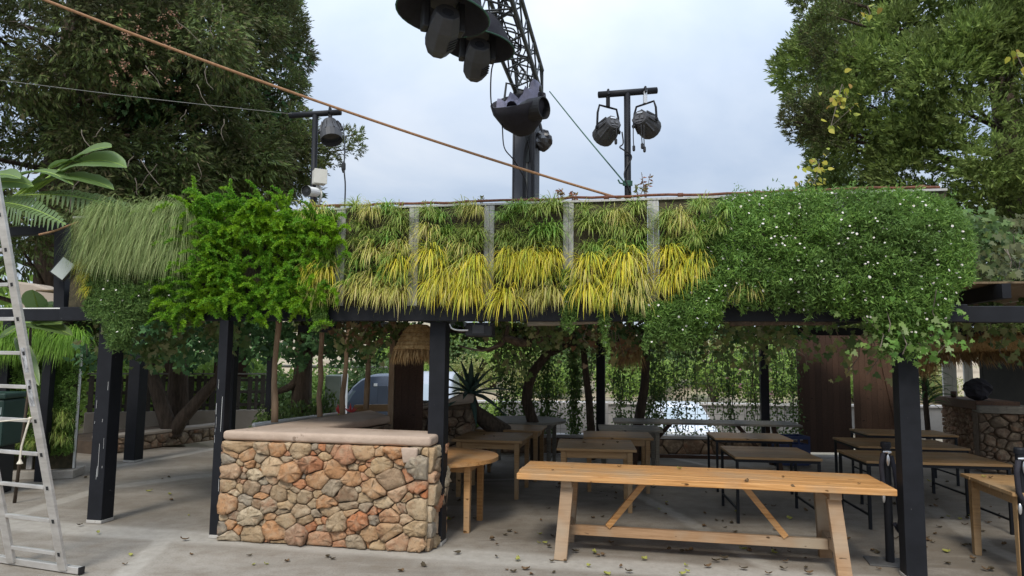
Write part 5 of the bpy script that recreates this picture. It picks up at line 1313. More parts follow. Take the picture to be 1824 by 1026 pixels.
# ---- bright asparagus fern
def fern(loc_pts, seed, label):
    rg = np.random.default_rng(seed); allK = []; stems = []
    for (p, L, dr) in loc_pts:
        m_ = 9; pts = []
        a = rg.normal(0, .65); d = np.array([math.sin(a) * UX.x * .8 + NF.x * .45 + .10, math.sin(a) * UX.y * .8 + NF.y * .45, rg.uniform(.3, 1.3)]); d /= np.linalg.norm(d)
        q = np.array(p); 
        for i in range(m_):
            pts.append(q.copy()); q = q + d * L / m_; d = d + np.array([0, 0, -1.]) * dr / m_ * (.5 + i / m_ * 1.2); d /= np.linalg.norm(d)
        pts = np.array(pts)
        n = int(330 * L / .5); f = rg.random(n) ** .85 * (m_ - 1.001); i0 = f.astype(int); t_ = (f - i0)[:, None]
        P = pts[i0] * (1 - t_) + pts[i0 + 1] * t_; T = nrm(pts[i0 + 1] - pts[i0])
        Dn = nrm(rdir(n, rg) + T * .55); taper = (1 - (f / (m_ - 1)) ** 3 * .6)
        allK.append(kites(P, Dn, .046 * rg.uniform(.6, 1.15, n) * taper, .0095, rg, fold=.05)); stems.append(pts)
    p0 = loc_pts[0][0]
    t = thing('asparagus_fern', label, 'fern', tuple(p0), group='ferns hanging from the planted wall')
    o = polymesh('foliage', np.concatenate(allK), 4, L_fern, t); tag(o, kind='stuff')
    mb = MB()
    for s_ in stems: mb.tube(s_[::2], [.004] * len(s_[::2]), 4, caps=False)
    mb.build('stems', L_green, t)
    return t
rgn = np.random.default_rng(5)
fern_labels = ['bright green asparagus fern hanging lowest beside the grey sedge', 'bright asparagus fern plume group second from its left edge', 'dense bright fern in the left middle of the fern curtain', 'tallest bright fern in the middle of the fern curtain',
               'bright fern right of the middle of the fern curtain', 'bright fern next to the left T-mast foot', 'bright fern at the right edge spilling over the first grass bay']
for i in range(7):
    xc = 322 + i * 42; pts = []
    for j in range(74):
        px_ = xc + rgn.uniform(-28, 28); py_ = rgn.choice([rgn.uniform(384, 420), rgn.uniform(410, 470), rgn.uniform(460, 560), rgn.uniform(505, 582)])
        if i == 0: py_ += 18
        if i >= 5 and py_ < 400: py_ += 50
        L = rgn.uniform(.34, .58) * (1.05 if i in (1, 2, 3) else .85)
        pts.append((np.array(fw(px_, py_, .06 + rgn.uniform(0, .12))), L, rgn.uniform(1.6, 3.2)))
    fern(pts, 60 + i, fern_labels[i])

# ---- flowering fleabane mats
def sprig_leaves(P, Dd, rg, L=.045, Wd=.010, k=6):
    """k narrow leaves round each growing tip."""
    n = len(P); P = np.repeat(P, k, 0); D = np.repeat(Dd, k, 0); D = nrm(D * .8 + rdir(n * k, rg) * .95)
    P = P + rdir(n * k, rg) * .02
    return kites(P, D, L * rg.uniform(.6, 1.2, n * k), Wd * rg.uniform(.7, 1.3, n * k), rg, fold=.1)
def mat_plant(label, pts, outd, mat, seed, flowers, name='daisy_mat', L=.045, k=6, fl_r=.0098):
    rg = np.random.default_rng(seed); t = thing(name, label, 'flowering plant', tuple(pts.mean(0)))
    o = polymesh('foliage', sprig_leaves(pts, outd, rg, L=L, k=k), 4, mat, t); tag(o, kind='stuff')
    if flowers is not None and len(flowers):
        K = []; n = len(flowers)
        for j in range(10):
            a = 2 * math.pi * j / 10
            e1 = nrm(np.stack([np.full(n, UX.x), np.full(n, UX.y), rg.normal(0, .3, n)], 1)); fd_ = nrm(np.array([[NF.x, NF.y, .55]]) + rg.normal(0, .35, (n, 3)))
            rg_state = None
            K.append((a, None))
        fd_ = nrm(np.array([[NF.x, NF.y, .6]]) + rg.normal(0, .35, (n, 3))); e1 = nrm(np.cross(fd_, np.array([[0, 0, 1.0]]) + rg.normal(0, .1, (n, 3)))); e2 = np.cross(fd_, e1)
        V = []
        rr = (fl_r * rg.uniform(.75, 1.25, n))[:, None]
        for j in range(12):
            a = 2 * math.pi * j / 12; k_ = 1.0 if j % 2 == 0 else .86
            V.append(flowers + (e1 * math.cos(a) + e2 * math.sin(a)) * rr * k_)
        o = polymesh('daisy_heads', np.stack(V, 1), 12, M_petal, t); tag(o, kind='stuff')
        V = []
        for j in range(6):
            a = 2 * math.pi * j / 6; V.append(flowers + fd_ * .003 + (e1 * math.cos(a) + e2 * math.sin(a)) * rr * .3)
        o = polymesh('daisy_eyes', np.stack(V, 1), 6, M_eye, t); tag(o, kind='stuff')
    return t
def mat_points(rg, n, fpix, bulge=.34):
    """fpix(rg, n) -> photo positions on the wall; pushed out towards the viewer by the mat's thickness."""
    X, Y, edge = fpix(rg, n); P = np.zeros((n, 3))
    dz = np.clip(edge, 0, 1) ** .6 * bulge * (0.55 + .45 * rg.random(n)) + rg.uniform(0, .05, n)
    lump = .05 * np.sin(X * .045 + 1.3 * np.sin(Y * .05)) * np.cos(Y * .052 + .8)
    for i in range(n): P[i] = fw(X[i], Y[i], .05)
    off = (dz + lump * np.clip(edge, 0, 1))[:, None]
    base = np.array(NF)[None] * off
    # keep the photo position: slide towards the viewer along the view ray's share of the offset
    V = nrm(CAMP[None] - P); return P + V * (off / np.abs(V @ np.array(NF))[:, None])
def daisy_right(rg, n):
    X = np.zeros(n); Y = np.zeros(n); E_ = np.zeros(n); c = 0
    while c < n:
        x = rg.uniform(1170, 1735); y = rg.uniform(335, 625)
        top = np.interp(x, [1170, 1230, 1300, 1400, 1520, 1640, 1700, 1735], [600, 372, 348, 338, 336, 340, 362, 420])
        left = np.interp(y, [335, 400, 470, 520, 560, 620], [1280, 1255, 1235, 1205, 1165, 1180])
        bot = np.interp(x, [1170, 1225, 1250, 1275, 1300, 1340, 1400, 1520, 1580, 1640, 1690, 1735], [600, 622, 610, 575, 545, 548, 552, 560, 610, 606, 560, 480])
        bot += 8 * math.sin(x * .11) + 6 * math.sin(x * .31)
        if x < left + 14 * math.sin(y * .09) or y < top or y > bot: continue
        if x < 1262 and y < 500 and rg.random() < .55: continue
        ed = min((x - left) / 90, (y - top) / 55, (1738 - x) / 60, (bot + 25 - y) / 80)
        X[c], Y[c], E_[c] = x, y, ed; c += 1
    return X, Y, E_
rgd = np.random.default_rng(77)
P = mat_points(rgd, 12500, daisy_right, .36)
st_ = P[rgd.choice(len(P), 420)]; k_ = rgd.integers(5, size=420)
P = np.concatenate([P, st_ + np.array(NF)[None] * rgd.uniform(.03, .13, (420, 1)) + np.stack([rgd.normal(0, .03, 420), np.zeros(420), rgd.normal(.02, .06, 420)], 1)])
D = nrm(np.array(NF)[None] * .8 + np.array([[0, 0, .15]]) + rdir(len(P), rgd) * .7)
Pf = mat_points(rgd, 290, daisy_right, .40) + np.array(NF)[None] * .03
mat_plant('thick green fleabane mat dotted with white daisies covering the right of the planted wall', P, D, L_mat, 78, Pf)
# trailing strands below the beam, each its own hanging plant
def trailer(px0, px1, py0, py1, n, label, mat, seed, fl=4, off=.14, group='fleabane trailing over the front beam'):
    rg = np.random.default_rng(seed); ns = max(2, int((px1 - px0) / 7)); P = []
    for s_ in range(ns):
        x = rg.uniform(px0, px1); ye = rg.uniform(py0 + (py1 - py0) * .45, py1); m_ = n // ns
        yy = rg.uniform(py0, ye, m_)
        for y in yy: P.append(np.array(fw(x + rg.normal(0, 2.2) + 3 * math.sin(y * .07 + s_), y, off + rg.uniform(-.04, .05))))
    P = np.array(P); D = nrm(np.array([[NF.x * .5, NF.y * .5, -.35]]) + rdir(len(P), rg) * .8)
    F_ = P[rg.choice(len(P), fl)] + np.array(NF) * .04 if fl else None
    t = mat_plant(label, P, D, mat, seed + 1, F_, 'trailing_fleabane', L=.04, k=6); t['group'] = group
    return t
trailer(995, 1032, 480, 625, 520, 'green trailing fleabane hanging over the beam right of the fourth grass bay', L_mat, 300)
trailer(1062, 1085, 520, 640, 260, 'thin trailing fleabane strand hanging below the beam under the fifth grass bay', L_mat, 301, 2)
trailer(1085, 1160, 512, 575, 700, 'green fleabane sprigs along the beam under the fifth grass bay', L_mat, 302, 3)
trailer(1150, 1262, 540, 625, 1500, 'bushy green fleabane hanging below the beam left of the daisy mat', L_mat, 303, 10, .2)
trailer(1560, 1660, 560, 640, 700, 'green fleabane hanging below the right end of the daisy mat', L_mat, 304, 3, .22)
trailer(555, 580, 545, 590, 160, 'short fern green trailer under the right edge of the bright fern', L_mat, 305, 0)
def daisy_left(rg, n):
    X = np.zeros(n); Y = np.zeros(n); E_ = np.zeros(n); c = 0
    while c < n:
        x = rg.uniform(150, 335); y = rg.uniform(470, 625)
        top = np.interp(x, [150, 200, 260, 335], [490, 466, 474, 462]); bot = np.interp(x, [150, 175, 205, 225, 250, 300, 335], [560, 570, 630, 625, 575, 560, 570])
        if y < top or y > bot + 8 * math.sin(x * .2): continue
        if 235 < x < 250 and y < 510: continue
        X[c], Y[c], E_[c] = x, y, min((x - 145) / 40, (y - top) / 40, (bot + 20 - y) / 50); c += 1
    return X, Y, E_
P = mat_points(rgd, 3300, daisy_left, .2); D = nrm(np.array(NF)[None] * .6 + np.array([[0, 0, -.1]]) + rdir(len(P), rgd) * .8)
Pf = mat_points(rgd, 26, daisy_left, .26) + np.array(NF)[None] * .03
mat_plant('dull green fleabane with a few white daisies below the grey sedge at the left end', P, D, L_mat2, 79, Pf, k=6)

ORDX = lambda i: ORD_[i] if i < 13 else ['fourteenth', 'fifteenth', 'sixteenth', 'seventeenth', 'eighteenth', 'nineteenth', 'twentieth'][i - 13]
# ---- lower left planted wall (grass curtain over leafy panel)
pl0, pl1 = g(130, 850), g(130, 850) + Vector((-1.6, -.35, 0)); Yq = pl0.y
lw = thing('planted_wall_frame', 'lower planted wall panel with white edge trims behind the ladder', 'planter wall', tuple(pl0))
lu = (pl0 - pl1).normalized(); lnb = Vector((-lu.y, lu.x, 0))
MB().beam(pl1 + Vector((0, 0, 1.1)) + lnb * .05, pl0 + Vector((0, 0, 1.1)) + lnb * .05, .06, 1.95).build('felt_panel', M_felt, lw)
for q, w_ in ((pl0, .02), (pl0 - lu * .58, .07)):
    MB().beam(q + Vector((0, 0, .13)), q + Vector((0, 0, 2.08)), w_, .05, up=lnb).build('white_trim', M_white if w_ < .05 else M_batten, lw)
MB().prism([pl1 - lnb * .15, pl0 - lnb * .15 + lu * .05, pl0 + lnb * .3 + lu * .05, pl1 + lnb * .3], 0, .12).build('kerb', M_strip2, lw, bevel=.01)
for i in range(20):
    q = pl0 - lu * (.05 + 1.35 * (i / 20)) - lnb * .04 + Vector((0, 0, 1.98 + rg.uniform(-.16, .06)))
    tuft('curtain', rg.randrange(3), tuple(q), AL + rg.uniform(-.3, .3), rg.uniform(.75, 1.05), f'hanging grass tuft, {ORDX(i)} from the right along the top of the lower left planted wall', 'hanging grass along the top of the lower left planted wall', 'hanging_grass')
n = 5200; P = np.array(pl0)[None] - np.array(lu)[None] * rgd.uniform(.0, 1.5, n)[:, None] - np.array(lnb)[None] * rgd.uniform(.02, .16, n)[:, None]; P[:, 2] = rgd.uniform(.35, 1.7, n)
D = nrm(-np.array(lnb)[None] * .6 + rdir(n, rgd) * .8)
mat_plant('dark leafy planting filling the lower left planted wall under the grass curtain', P, D, L_mat, 90, None, 'wall_foliage', L=.06, k=5)
for i in range(16):
    q = pl0 - lu * (.08 + .10 * (i % 8) + rg.uniform(-.03, .03)) - lnb * .06 + Vector((0, 0, .55 + .32 * (i // 8) + rg.uniform(-.08, .08)))
    tuft('olive', rg.randrange(3), tuple(q), AL + rg.uniform(-.3, .3), rg.uniform(.7, 1.0), f'small olive tuft, {ORD_[i % 8]} from right in the {("lowest", "upper")[i // 8]} olive row of the lower left wall', 'small tufts low in the lower left planted wall')

# ---- small weeds on top of the planted wall
L_weed = leafmat('dry_weed', [(0.22, 0.08, 0.05), (0.28, 0.12, 0.07), (0.16, 0.15, 0.06), (0.30, 0.20, 0.07)], .3)
L_weedg = leafmat('green_weed', [(0.12, 0.18, 0.05), (0.18, 0.22, 0.07), (0.26, 0.22, 0.08)], .3)
def weed(px_, py_, h, label, mat, seed, n=26, w_=.10):
    rg = np.random.default_rng(seed); b = np.array(fw(px_, py_, -.05)); t = thing('weed', label, 'weed', tuple(b))
    mb = MB(); P = []; D = []
    for s_ in range(4):
        tip = b + np.array([rg.uniform(-w_, w_), rg.uniform(-.03, .03), h * rg.uniform(.7, 1)]); mb.tube([b + np.array([rg.uniform(-.02, .02), 0, -.04]), tip], .003, 4)
        for j in range(n // 4):
            f = rg.uniform(.3, 1); P.append(b + (tip - b) * f); D.append(np.array([rg.normal(0, .5), rg.normal(0, .4), rg.uniform(-.8, .5)]))
    mb.build('stems', M_twig, t); polymesh('leaves', kites(np.array(P), np.array(D), .05, .022, rg), 4, mat, t)['kind'] = 'stuff'
weed(1000, 360, .17, 'reddish dry weed on top of the planted wall left of the rope end', L_weed, 1, 34)
weed(1024, 360, .11, 'low reddish dry weed right beside the taller red weed', L_weed, 2, 24, .08)
weed(1150, 352, .26, 'tall dry brown weed just right of the right mast', L_weed, 3, 30, .05)
weed(1137, 354, .14, 'pale green weed at the foot of the right mast', L_weedg, 4, 26, .08)
weed(857, 366, .10, 'small dark sprig standing on the planted wall above the third bay', L_weedg, 5, 16, .05)
weed(755, 370, .08, 'small green sprig on the planted wall left of the third bay', L_weedg, 6, 18, .06)

# ================================================================= BIG TREES
L_cyp = leafmat('cypress_scale', [(0.151, 0.230, 0.059), (0.203, 0.299, 0.075), (0.305, 0.402, 0.103), (0.122, 0.179, 0.056), (0.243, 0.326, 0.085)], .28, .6, tint=((0.085, 0.085, 0.04), .45), tscale=1.1)
L_dark = leafmat('dark_conifer', [(0.095, 0.138, 0.050), (0.138, 0.196, 0.060), (0.190, 0.253, 0.073), (0.079, 0.110, 0.046), (0.212, 0.180, 0.088)], .25, .6, tint=((0.062, 0.056, 0.03), .7), tscale=.9)
L_ivy = leafmat('ivy_leaf', [(0.054, 0.126, 0.049), (0.076, 0.172, 0.061), (0.108, 0.216, 0.076), (0.043, 0.097, 0.046)], .2, .55, spec=.15)
L_ivyy = leafmat('ivy_flower', [(0.20, 0.18, 0.04), (0.14, 0.15, 0.04)], .2)
def sprays(C, Dd, rg, L, fan=7, w_=.022, curl=.0):
    """flat fans of scale foliage at C pointing along Dd"""
    n = len(C); Dd = nrm(Dd); s = nrm(np.cross(Dd, rdir(n, rg))); L = np.broadcast_to(np.asarray(L, float), (n,)) * rg.uniform(.7, 1.2, n)
    K = []
    for j in range(fan):
        a = (j - (fan - 1) / 2) / ((fan - 1) / 2) * .95; f = .12 + .55 * (1 - abs(a)) 
        base = C + Dd * (L * f * .75)[:, None]
        d = nrm(Dd * math.cos(a) + s * math.sin(a) + rdir(n, rg) * .22 + np.array([[0, 0, -curl]]))
        K.append(kites(base, d, L * (.50 if abs(a) > .3 else .62), w_ * rg.uniform(.8, 1.25, n), rg, side=None, fold=.12))
    return np.concatenate(K)
def clump_foliage(cl, rg, per, L, fan, w_, center, upb=.35, curl=0.0):
    C = []; D = []
    for (c, r_) in cl:
        m_ = int(per * (r_ / .4) ** 2); d = rdir(m_, rg); out = nrm(np.array([c[0] - center[0], c[1] - center[1], .15]))
        d = nrm(d + out * .55 + np.array([0, 0, upb * .6]))
        rr = r_ * (.55 + .45 * rg.random(m_))[:, None]
        C.append(np.array(c) + d * rr * np.array([1, 1, .85])); D.append(nrm(d + np.array([0, 0, upb]) + out * .2))
    return sprays(np.concatenate(C), np.concatenate(D), rg, L, fan, w_, curl)
def tree_frame(t, base, h, r0, cl, rg, bark, nb=40, droop=.0):
    top = np.array(base) + [0, 0, h]
    pts = [np.array(base) + [0, 0, h * f] + rg.normal(0, .05, 3) * [1, 1, 0] * (f > .02) for f in np.linspace(0, 1, 9)]
    MB().tube(pts, [r0 * (1.25 if i == 0 else 1 - .8 * i / 8) for i in range(9)], 12).build('trunk', bark, t, smooth=True)
    mb = MB(); idx = rg.choice(len(cl), min(nb, len(cl)), replace=False)
    for i in idx:
        c, r_ = cl[i]; c = np.array(c); z0 = max(base[2] + .6, c[2] - rg.uniform(.2, .9)); a = np.array([base[0], base[1], z0])
        m_ = (a + c) / 2 + np.array([0, 0, rg.uniform(-.15, .2)])
        mb.tube([a, m_, c], [.055, .04, .018], 6)
    mb.build('limbs', bark, t, smooth=True)
# right cypress
def crown_clumps(rg, cx, cy, prof, n, rmin, rmax, zlo, zhi, inner=.25, squash=1.0):
    cl = []
    while len(cl) < n:
        z = rg.uniform(zlo, zhi); a = rg.uniform(0, 2 * math.pi); Rz = prof(z)
        if rg.random() > Rz / prof.peak: continue
        if math.sin(a) > .5 and rg.random() < .55: continue          # the side turned away needs fewer
        lob = 1 + .13 * math.sin(3 * a + z * 1.3) + .08 * math.sin(5 * a - z * 2.1)
        rr = Rz * lob * (rg.uniform(.85, 1.03) if rg.random() > inner else rg.uniform(.45, .85))
        cl.append(((cx + rr * math.cos(a), cy + rr * math.sin(a) * squash, z), rg.uniform(rmin, rmax)))
    keep = []                       # thin out what the place hides: the far side, and what lies well outside the view
    for c, r_ in cl:
        k = 1.0
        if c[1] > cy + .25 * prof.peak: k *= .42
        if abs(c[0]) > .80 * c[1]: k *= .40
        if c[2] > 1.85 + .60 * c[1]: k *= .40
        if rg.random() < k: keep.append((c, r_))
    return keep
def prof_r(z): return float(np.interp(z, [2.5, 3.2, 5.0, 8, 11, 13, 15.5], [3.3, 3.8, 3.95, 4.0, 3.7, 2.4, .3]))
prof_r.peak = 4.0
rt_ = np.random.default_rng(31)
cx2, cy2 = 11.4, 15.9
cl = crown_clumps(rt_, cx2, cy2, prof_r, 860, .45, .80, 2.6, 15, .30)
ct1 = thing('cypress_tree', 'big green cypress tree with chunky foliage rising behind the daisy mat at the right', 'tree', (cx2, cy2, -.16))
tree_frame(ct1, (cx2, cy2, -.16), 14.5, .5, cl, rt_, W_bark, 60)
tag(polymesh('crown', clump_foliage(cl, rt_, 74, .215, 6, .036, (cx2, cy2)), 4, L_cyp, ct1), kind='stuff')
# darker bough sticking out at the left of the cypress
cl = [(tuple(at(px_, py_, 14.6 + rt_.uniform(-.4, .4))), rr * 1.2) for px_, py_, rr in ((1415, 200, .26), (1440, 180, .30), (1425, 230, .28), (1455, 215, .35), (1445, 250, .26), (1470, 190, .35), (1410, 215, .2), (1475, 240, .35), (1470, 120, .28), (1462, 60, .34), (1455, 20, .35), (1440, 0, .3), (1480, 90, .35), (1490, 30, .4), (1430, -20, .3))]
tag(polymesh('outer_crown', clump_foliage(cl, rt_, 150, .14, 7, .026, (cx2, cy2)), 4, L_dark, ct1), kind='stuff')
mb = MB()
for c, r_ in cl[::2]: mb.tube([(cx2 - .5, cy2, c[2] - .5), ((cx2 + c[0]) / 2, (cy2 + c[1]) / 2, c[2] - .3), c], [.07, .05, .015], 6)
mb.build('outer_limbs', W_bark, ct1, smooth=True)
# yellow-leaved creeper in the cypress
L_yl = leafmat('yellow_creeper', [(0.36, 0.40, 0.05), (0.42, 0.36, 0.06), (0.25, 0.33, 0.05), (0.34, 0.20, 0.06)], .35)
def leafbunch(name, label, cat, pts, n, spread, L, mat, seed, Wk=.75, hang=.4, kind6=True, grp=None):
    rg = np.random.default_rng(seed); t = thing(name, label, cat, tuple(pts[0]), group=grp)
    P = []
    for i in range(n):
        c = pts[rg.integers(len(pts))]; P.append(np.array(c) + rg.normal(0, spread, 3))
    P = np.array(P); D = nrm(rdir(n, rg) + np.array([0, -.3, -hang])); Ls = L * rg.uniform(.6, 1.2, n)
    nor = nrm(np.array([[0, -.9, .5]]) + rdir(n, rg) * .6)
    tag(polymesh('leaves', leaf6(P, D, Ls, Ls * Wk, rg, nor) if kind6 else kites(P, D, Ls, Ls * Wk * .6, rg), 6 if kind6 else 4, mat, t), kind='stuff')
    mb = MB()
    if len(pts) > 1: mb.tube(pts, .008, 5)
    else: mb.tube([pts[0], Vector(pts[0]) + Vector((.1, .3, .1))], .006, 5)
    mb.build('stem', M_twig, t)
    return t
Yc = 12.0
leafbunch('creeper', 'yellowing creeper leaves on the left side of the cypress', 'creeper', [at(1490, 170, Yc), at(1510, 175, Yc), at(1500, 150, Yc), at(1480, 225, Yc), at(1520, 190, Yc)], 34, .10, .13, L_yl, 3)
leafbunch('creeper', 'yellow creeper sprig near the top of the cypress', 'creeper', [at(1545, 10, Yc), at(1550, 25, Yc)], 10, .06, .14, L_yl, 4)
leafbunch('creeper', 'yellow and rust creeper leaves low beside the cypress, above the daisy mat', 'creeper', [at(1440, 310, 11.8), at(1450, 330, 11.8), at(1460, 290, 11.8), at(1442, 290, 11.8)], 44, .12, .10, L_yl, 5)
leafbunch('creeper', 'yellow creeper leaf cluster at the right edge in the cypress', 'creeper', [at(1810, 95, 11.5), at(1822, 120, 11.5)], 10, .06, .15, L_yl, 6)
# big dark conifer at the left
def prof_l(z): return float(np.interp(z, [3.2, 4, 5.5, 8.5, 11, 14], [2.4, 3.4, 3.7, 3.8, 3.3, .5]))
prof_l.peak = 3.8
cx3, cy3 = -9.0, 13.7
cl = crown_clumps(rt_, cx3, cy3, prof_l, 640, .40, .7, 3.3, 13.8, .38)
ct2 = thing('conifer_tree', 'large dark conifer with drooping grey twigs filling the upper left', 'tree', (cx3, cy3, -.16))
tree_frame(ct2, (cx3, cy3, -.16), 13, .45, cl, rt_, W_bark, 60)
tag(polymesh('crown', clump_foliage(cl, rt_, 66, .25, 6, .032, (cx3, cy3), .0, .55), 4, L_dark, ct2), kind='stuff')
mb = MB()
for i in range(20):
    px_, py_ = rt_.uniform(0, 400), rt_.uniform(0, 330); a = at(px_, py_, 10.1 + rt_.uniform(-.2, .5)); pts = [a]; d = Vector((rt_.uniform(-.5, .5), rt_.uniform(-.2, .1), -.6))
    for k in range(4):
        pts.append(pts[-1] + d * .13); d += Vector((rt_.uniform(-.5, .5), rt_.uniform(-.2, .2), rt_.uniform(-.3, .3)))
    mb.tube(pts, [.007, .006, .005, .004, .003], 4)
tag(mb.build('bare_twigs', M_twig, ct2), kind='stuff')
# brown cone clusters
L_cone = leafmat('seed_cones', [(0.22, 0.12, 0.075), (0.30, 0.17, 0.11), (0.18, 0.10, 0.06)], 0)
pts = np.array([at(px_, py_, 10.0 + rt_.uniform(-.1, .3)) for px_, py_ in [(rt_.uniform(190, 320), rt_.uniform(10, 160)) for _ in range(44)]])
P = np.repeat(pts, 9, 0) + rt_.normal(0, .022, (len(pts) * 9, 3))
tag(polymesh('cones', kites(P, rdir(len(P), rt_), .03, .03, rt_), 4, L_cone, ct2), kind='stuff')
# ivy-clad tree between the conifer and the sky
def prof_i(z): return float(np.interp(z, [2.2, 3, 4.5, 7, 10, 13], [1.4, 2.1, 2.25, 2.2, 1.9, .3]))
prof_i.peak = 2.25
cx4, cy4 = -7.4, 15.8
cl = crown_clumps(rt_, cx4, cy4, prof_i, 330, .34, .56, 2.0, 12.6, .35)
ct3 = thing('ivy_clad_tree', 'dark tree clad in glossy ivy leaves behind the bright fern', 'tree', (cx4, cy4, -.16))
tree_frame(ct3, (cx4, cy4, -.16), 12.5, .22, cl, rt_, W_bark, 40)
tag(polymesh('crown', clump_foliage(cl, rt_, 80, .22, 6, .03, (cx4, cy4), .1, .2), 4, L_dark, ct3), kind='stuff')
C = []; D = []
for c, r_ in cl:
    if c[1] > cy4 + .6: continue
    m_ = 46; d = rdir(m_, rt_); d[:, 1] -= .5; d = nrm(d); C.append(np.array(c) + d * r_ * 1.05); D.append(d * .4 + np.array([0, -.2, -.9]) + rdir(m_, rt_) * .4)
C = np.concatenate(C); D = np.concatenate(D); Ls = rt_.uniform(.08, .15, len(C)); nor = nrm(np.array([[0, -.8, .6]]) + rdir(len(C), rt_) * .7)
tag(polymesh('ivy_leaves', ivyleaf(C, D, Ls, Ls * .9, rt_, nor), 12, L_ivy, ct3), kind='stuff')
m_ = C[rt_.choice(len(C), 150)]; P = np.repeat(m_, 8, 0) + rt_.normal(0, .04, (150 * 8, 3)) + [0, -.05, 0]
tag(polymesh('ivy_flower_heads', kites(P, rdir(len(P), rt_), .03, .025, rt_), 4, L_ivyy, ct3), kind='stuff')
# far conifer bough at 540-640
cl = [(tuple(at(px_, py_, 14.6 + rt_.uniform(-.3, .3))), rr * 1.26) for px_, py_, rr in ((545, 245, .3), (560, 270, .32), (530, 215, .3), (580, 255, .26), (600, 262, .22), (618, 245, .2), (628, 265, .2), (634, 240, .14), (540, 300, .3), (520, 330, .3), (560, 300, .2), (590, 285, .16), (515, 280, .35), (500, 250, .4), (500, 320, .35), (520, 40, .3), (500, 20, .4), (525, 75, .28), (480, 340, .35), (508, 135, .25), (525, 155, .22))]
tag(polymesh('outer_crown', clump_foliage(cl, rt_, 150, .13, 6, .022, (cx4, cy4)), 4, L_dark, ct3), kind='stuff')
mb = MB()
for c, r_ in cl: mb.tube([(cx4, cy4, c[2] - .4), ((cx4 + c[0]) / 2, (cy4 + c[1]) / 2, c[2] - .15), c], [.05, .035, .01], 6)
mb.build('outer_limbs', W_bark, ct3, smooth=True)
# ================================================================= BIG LEAVES AT THE LEFT
L_ban = leafmat('banana_leaf', [(0.13, 0.20, 0.07), (0.16, 0.24, 0.085), (0.11, 0.18, 0.055)], .35, .4, spec=.5)
def big_leaf(parent, base, tip, width, sag=.1, normal=(0, -.5, .85), torn=False, seed=0, mat=None, fold=.18):
    rg = random.Random(seed); base = Vector(base); tip = Vector(tip); d = tip - base; L = d.length; dn = d.normalized()
    nv = Vector(normal); s = dn.cross(nv).normalized(); nn_ = s.cross(dn).normalized(); n = 14
    mid = [base + d * (i / n) + Vector((0, 0, 1)) * sag * L * (4 * (i / n) * (1 - i / n)) * .5 - Vector((0, 0, 1)) * sag * L * (i / n) ** 2 for i in range(n + 1)]
    wp = lambda f: max(.02, math.sin(math.pi * min(1, f * .93 + .07)) ** .6) * width / 2
    mb = MB()
    if not torn:
        for sg in (-1, 1):
            V = []
            for i in range(n + 1):
                w = wp(i / n); V += [mid[i], mid[i] + s * sg * w * .55 + nn_ * w * fold, mid[i] + s * sg * w + nn_ * w * (fold * .9 + rg.uniform(-.06, .06))]
            F = []
            for i in range(n):
                for k in range(2): F.append((i * 3 + k, i * 3 + k + 1, (i + 1) * 3 + k + 1, (i + 1) * 3 + k))
            mb.add(V, F)
    else:
        m_ = 30
        for sg in (-1, 1):
            for i in range(m_):
                f0, f1 = i / m_, (i + .82) / m_; a = mid[min(n, int(f0 * n))].lerp(mid[min(n, int(f0 * n) + 1)], f0 * n % 1); b = mid[min(n, int(f1 * n))].lerp(mid[min(n, int(f1 * n) + 1)], f1 * n % 1)
                w = wp((f0 + f1) / 2) * rg.uniform(.8, 1.1); dr = rg.uniform(.25, .6) * w; sl_ = dn * w * .55
                e = (a + b) / 2 + s * sg * w * .5 + sl_ * .4 + nn_ * w * fold; t_ = (a + b) / 2 + s * sg * w + sl_ - Vector((0, 0, dr))
                h = (b - a) * .5
                mb.add([a, b, e + h * .9, e - h * .9], [(0, 1, 2, 3)]); mb.add([e - h * .9, e + h * .9, t_ + h * .25, t_ - h * .25], [(0, 1, 2, 3)])
    o = mb.build('leaf', mat or L_ban, parent, smooth=True)
    MB().tube(mid, [.014 * (1 - .8 * i / n) for i in range(n + 1)], 5).build('midrib', L_green, o)
    return o
ban = thing('banana_plant', 'broad leaved banana plant whose leaves reach over the left end of the planted wall', 'plant', (-6.9, 8.6, -.0))
bs = Vector((-6.9, 8.6, 0))
MB().tube([bs, bs + Vector((.02, 0, 1.4)), bs + Vector((.05, -.03, 2.9))], [.14, .12, .08], 10).build('stem', surf('banana_stem', [(.12, .14, .05), (.2, .18, .08)], 5, .6, .3, stretch=(4, 4, .5)), ban, smooth=True)
for i, (b, t_, w, nrml, torn, sag) in enumerate([
        ((95, 318), (228, 268), .44, (.1, -.75, .65), False, .12), ((60, 330), (205, 312), .36, (.3, -.6, .75), False, .10), ((20, 320), (133, 303), .26, (-.1, -.35, .95), False, .12),
        ((90, 300), (160, 280), .20, (0, -.2, .95), False, .12), ((110, 300), (200, 248), .34, (.2, -.8, .55), False, .06),
        ((-40, 330), (38, 300), .30, (.1, -.7, .7), False, .08), ((-60, 345), (62, 312), .30, (-.1, -.9, .4), False, .1),
        ((20, 352), (292, 372), .50, (.05, -.55, .85), True, .10), ((-60, 368), (120, 372), .5, (.1, -.8, .5), True, .08)]):
    Y0, Y1 = 7.9 + .1 * (i % 3), 7.1 + .15 * (i % 4)
    B_, T_ = at(b[0], b[1], Y0), at(t_[0], t_[1], Y1)
    lf = big_leaf(ban, B_, T_, w * .82, sag, nrml, torn, i)
    MB().tube([bs + Vector((.05, -.03, 2.75)), (bs + Vector((.05, 0, 3)) + B_) / 2 + Vector((0, 0, .1)), B_], [.03, .022, .014], 6).build('leaf_stalk', L_green, ban, smooth=True)
ban2 = thing('banana_plant', 'smaller banana plant with drooping leaves under the floodlight behind the ladder', 'plant', tuple(at(60, 600, 8.8) * 1.0))
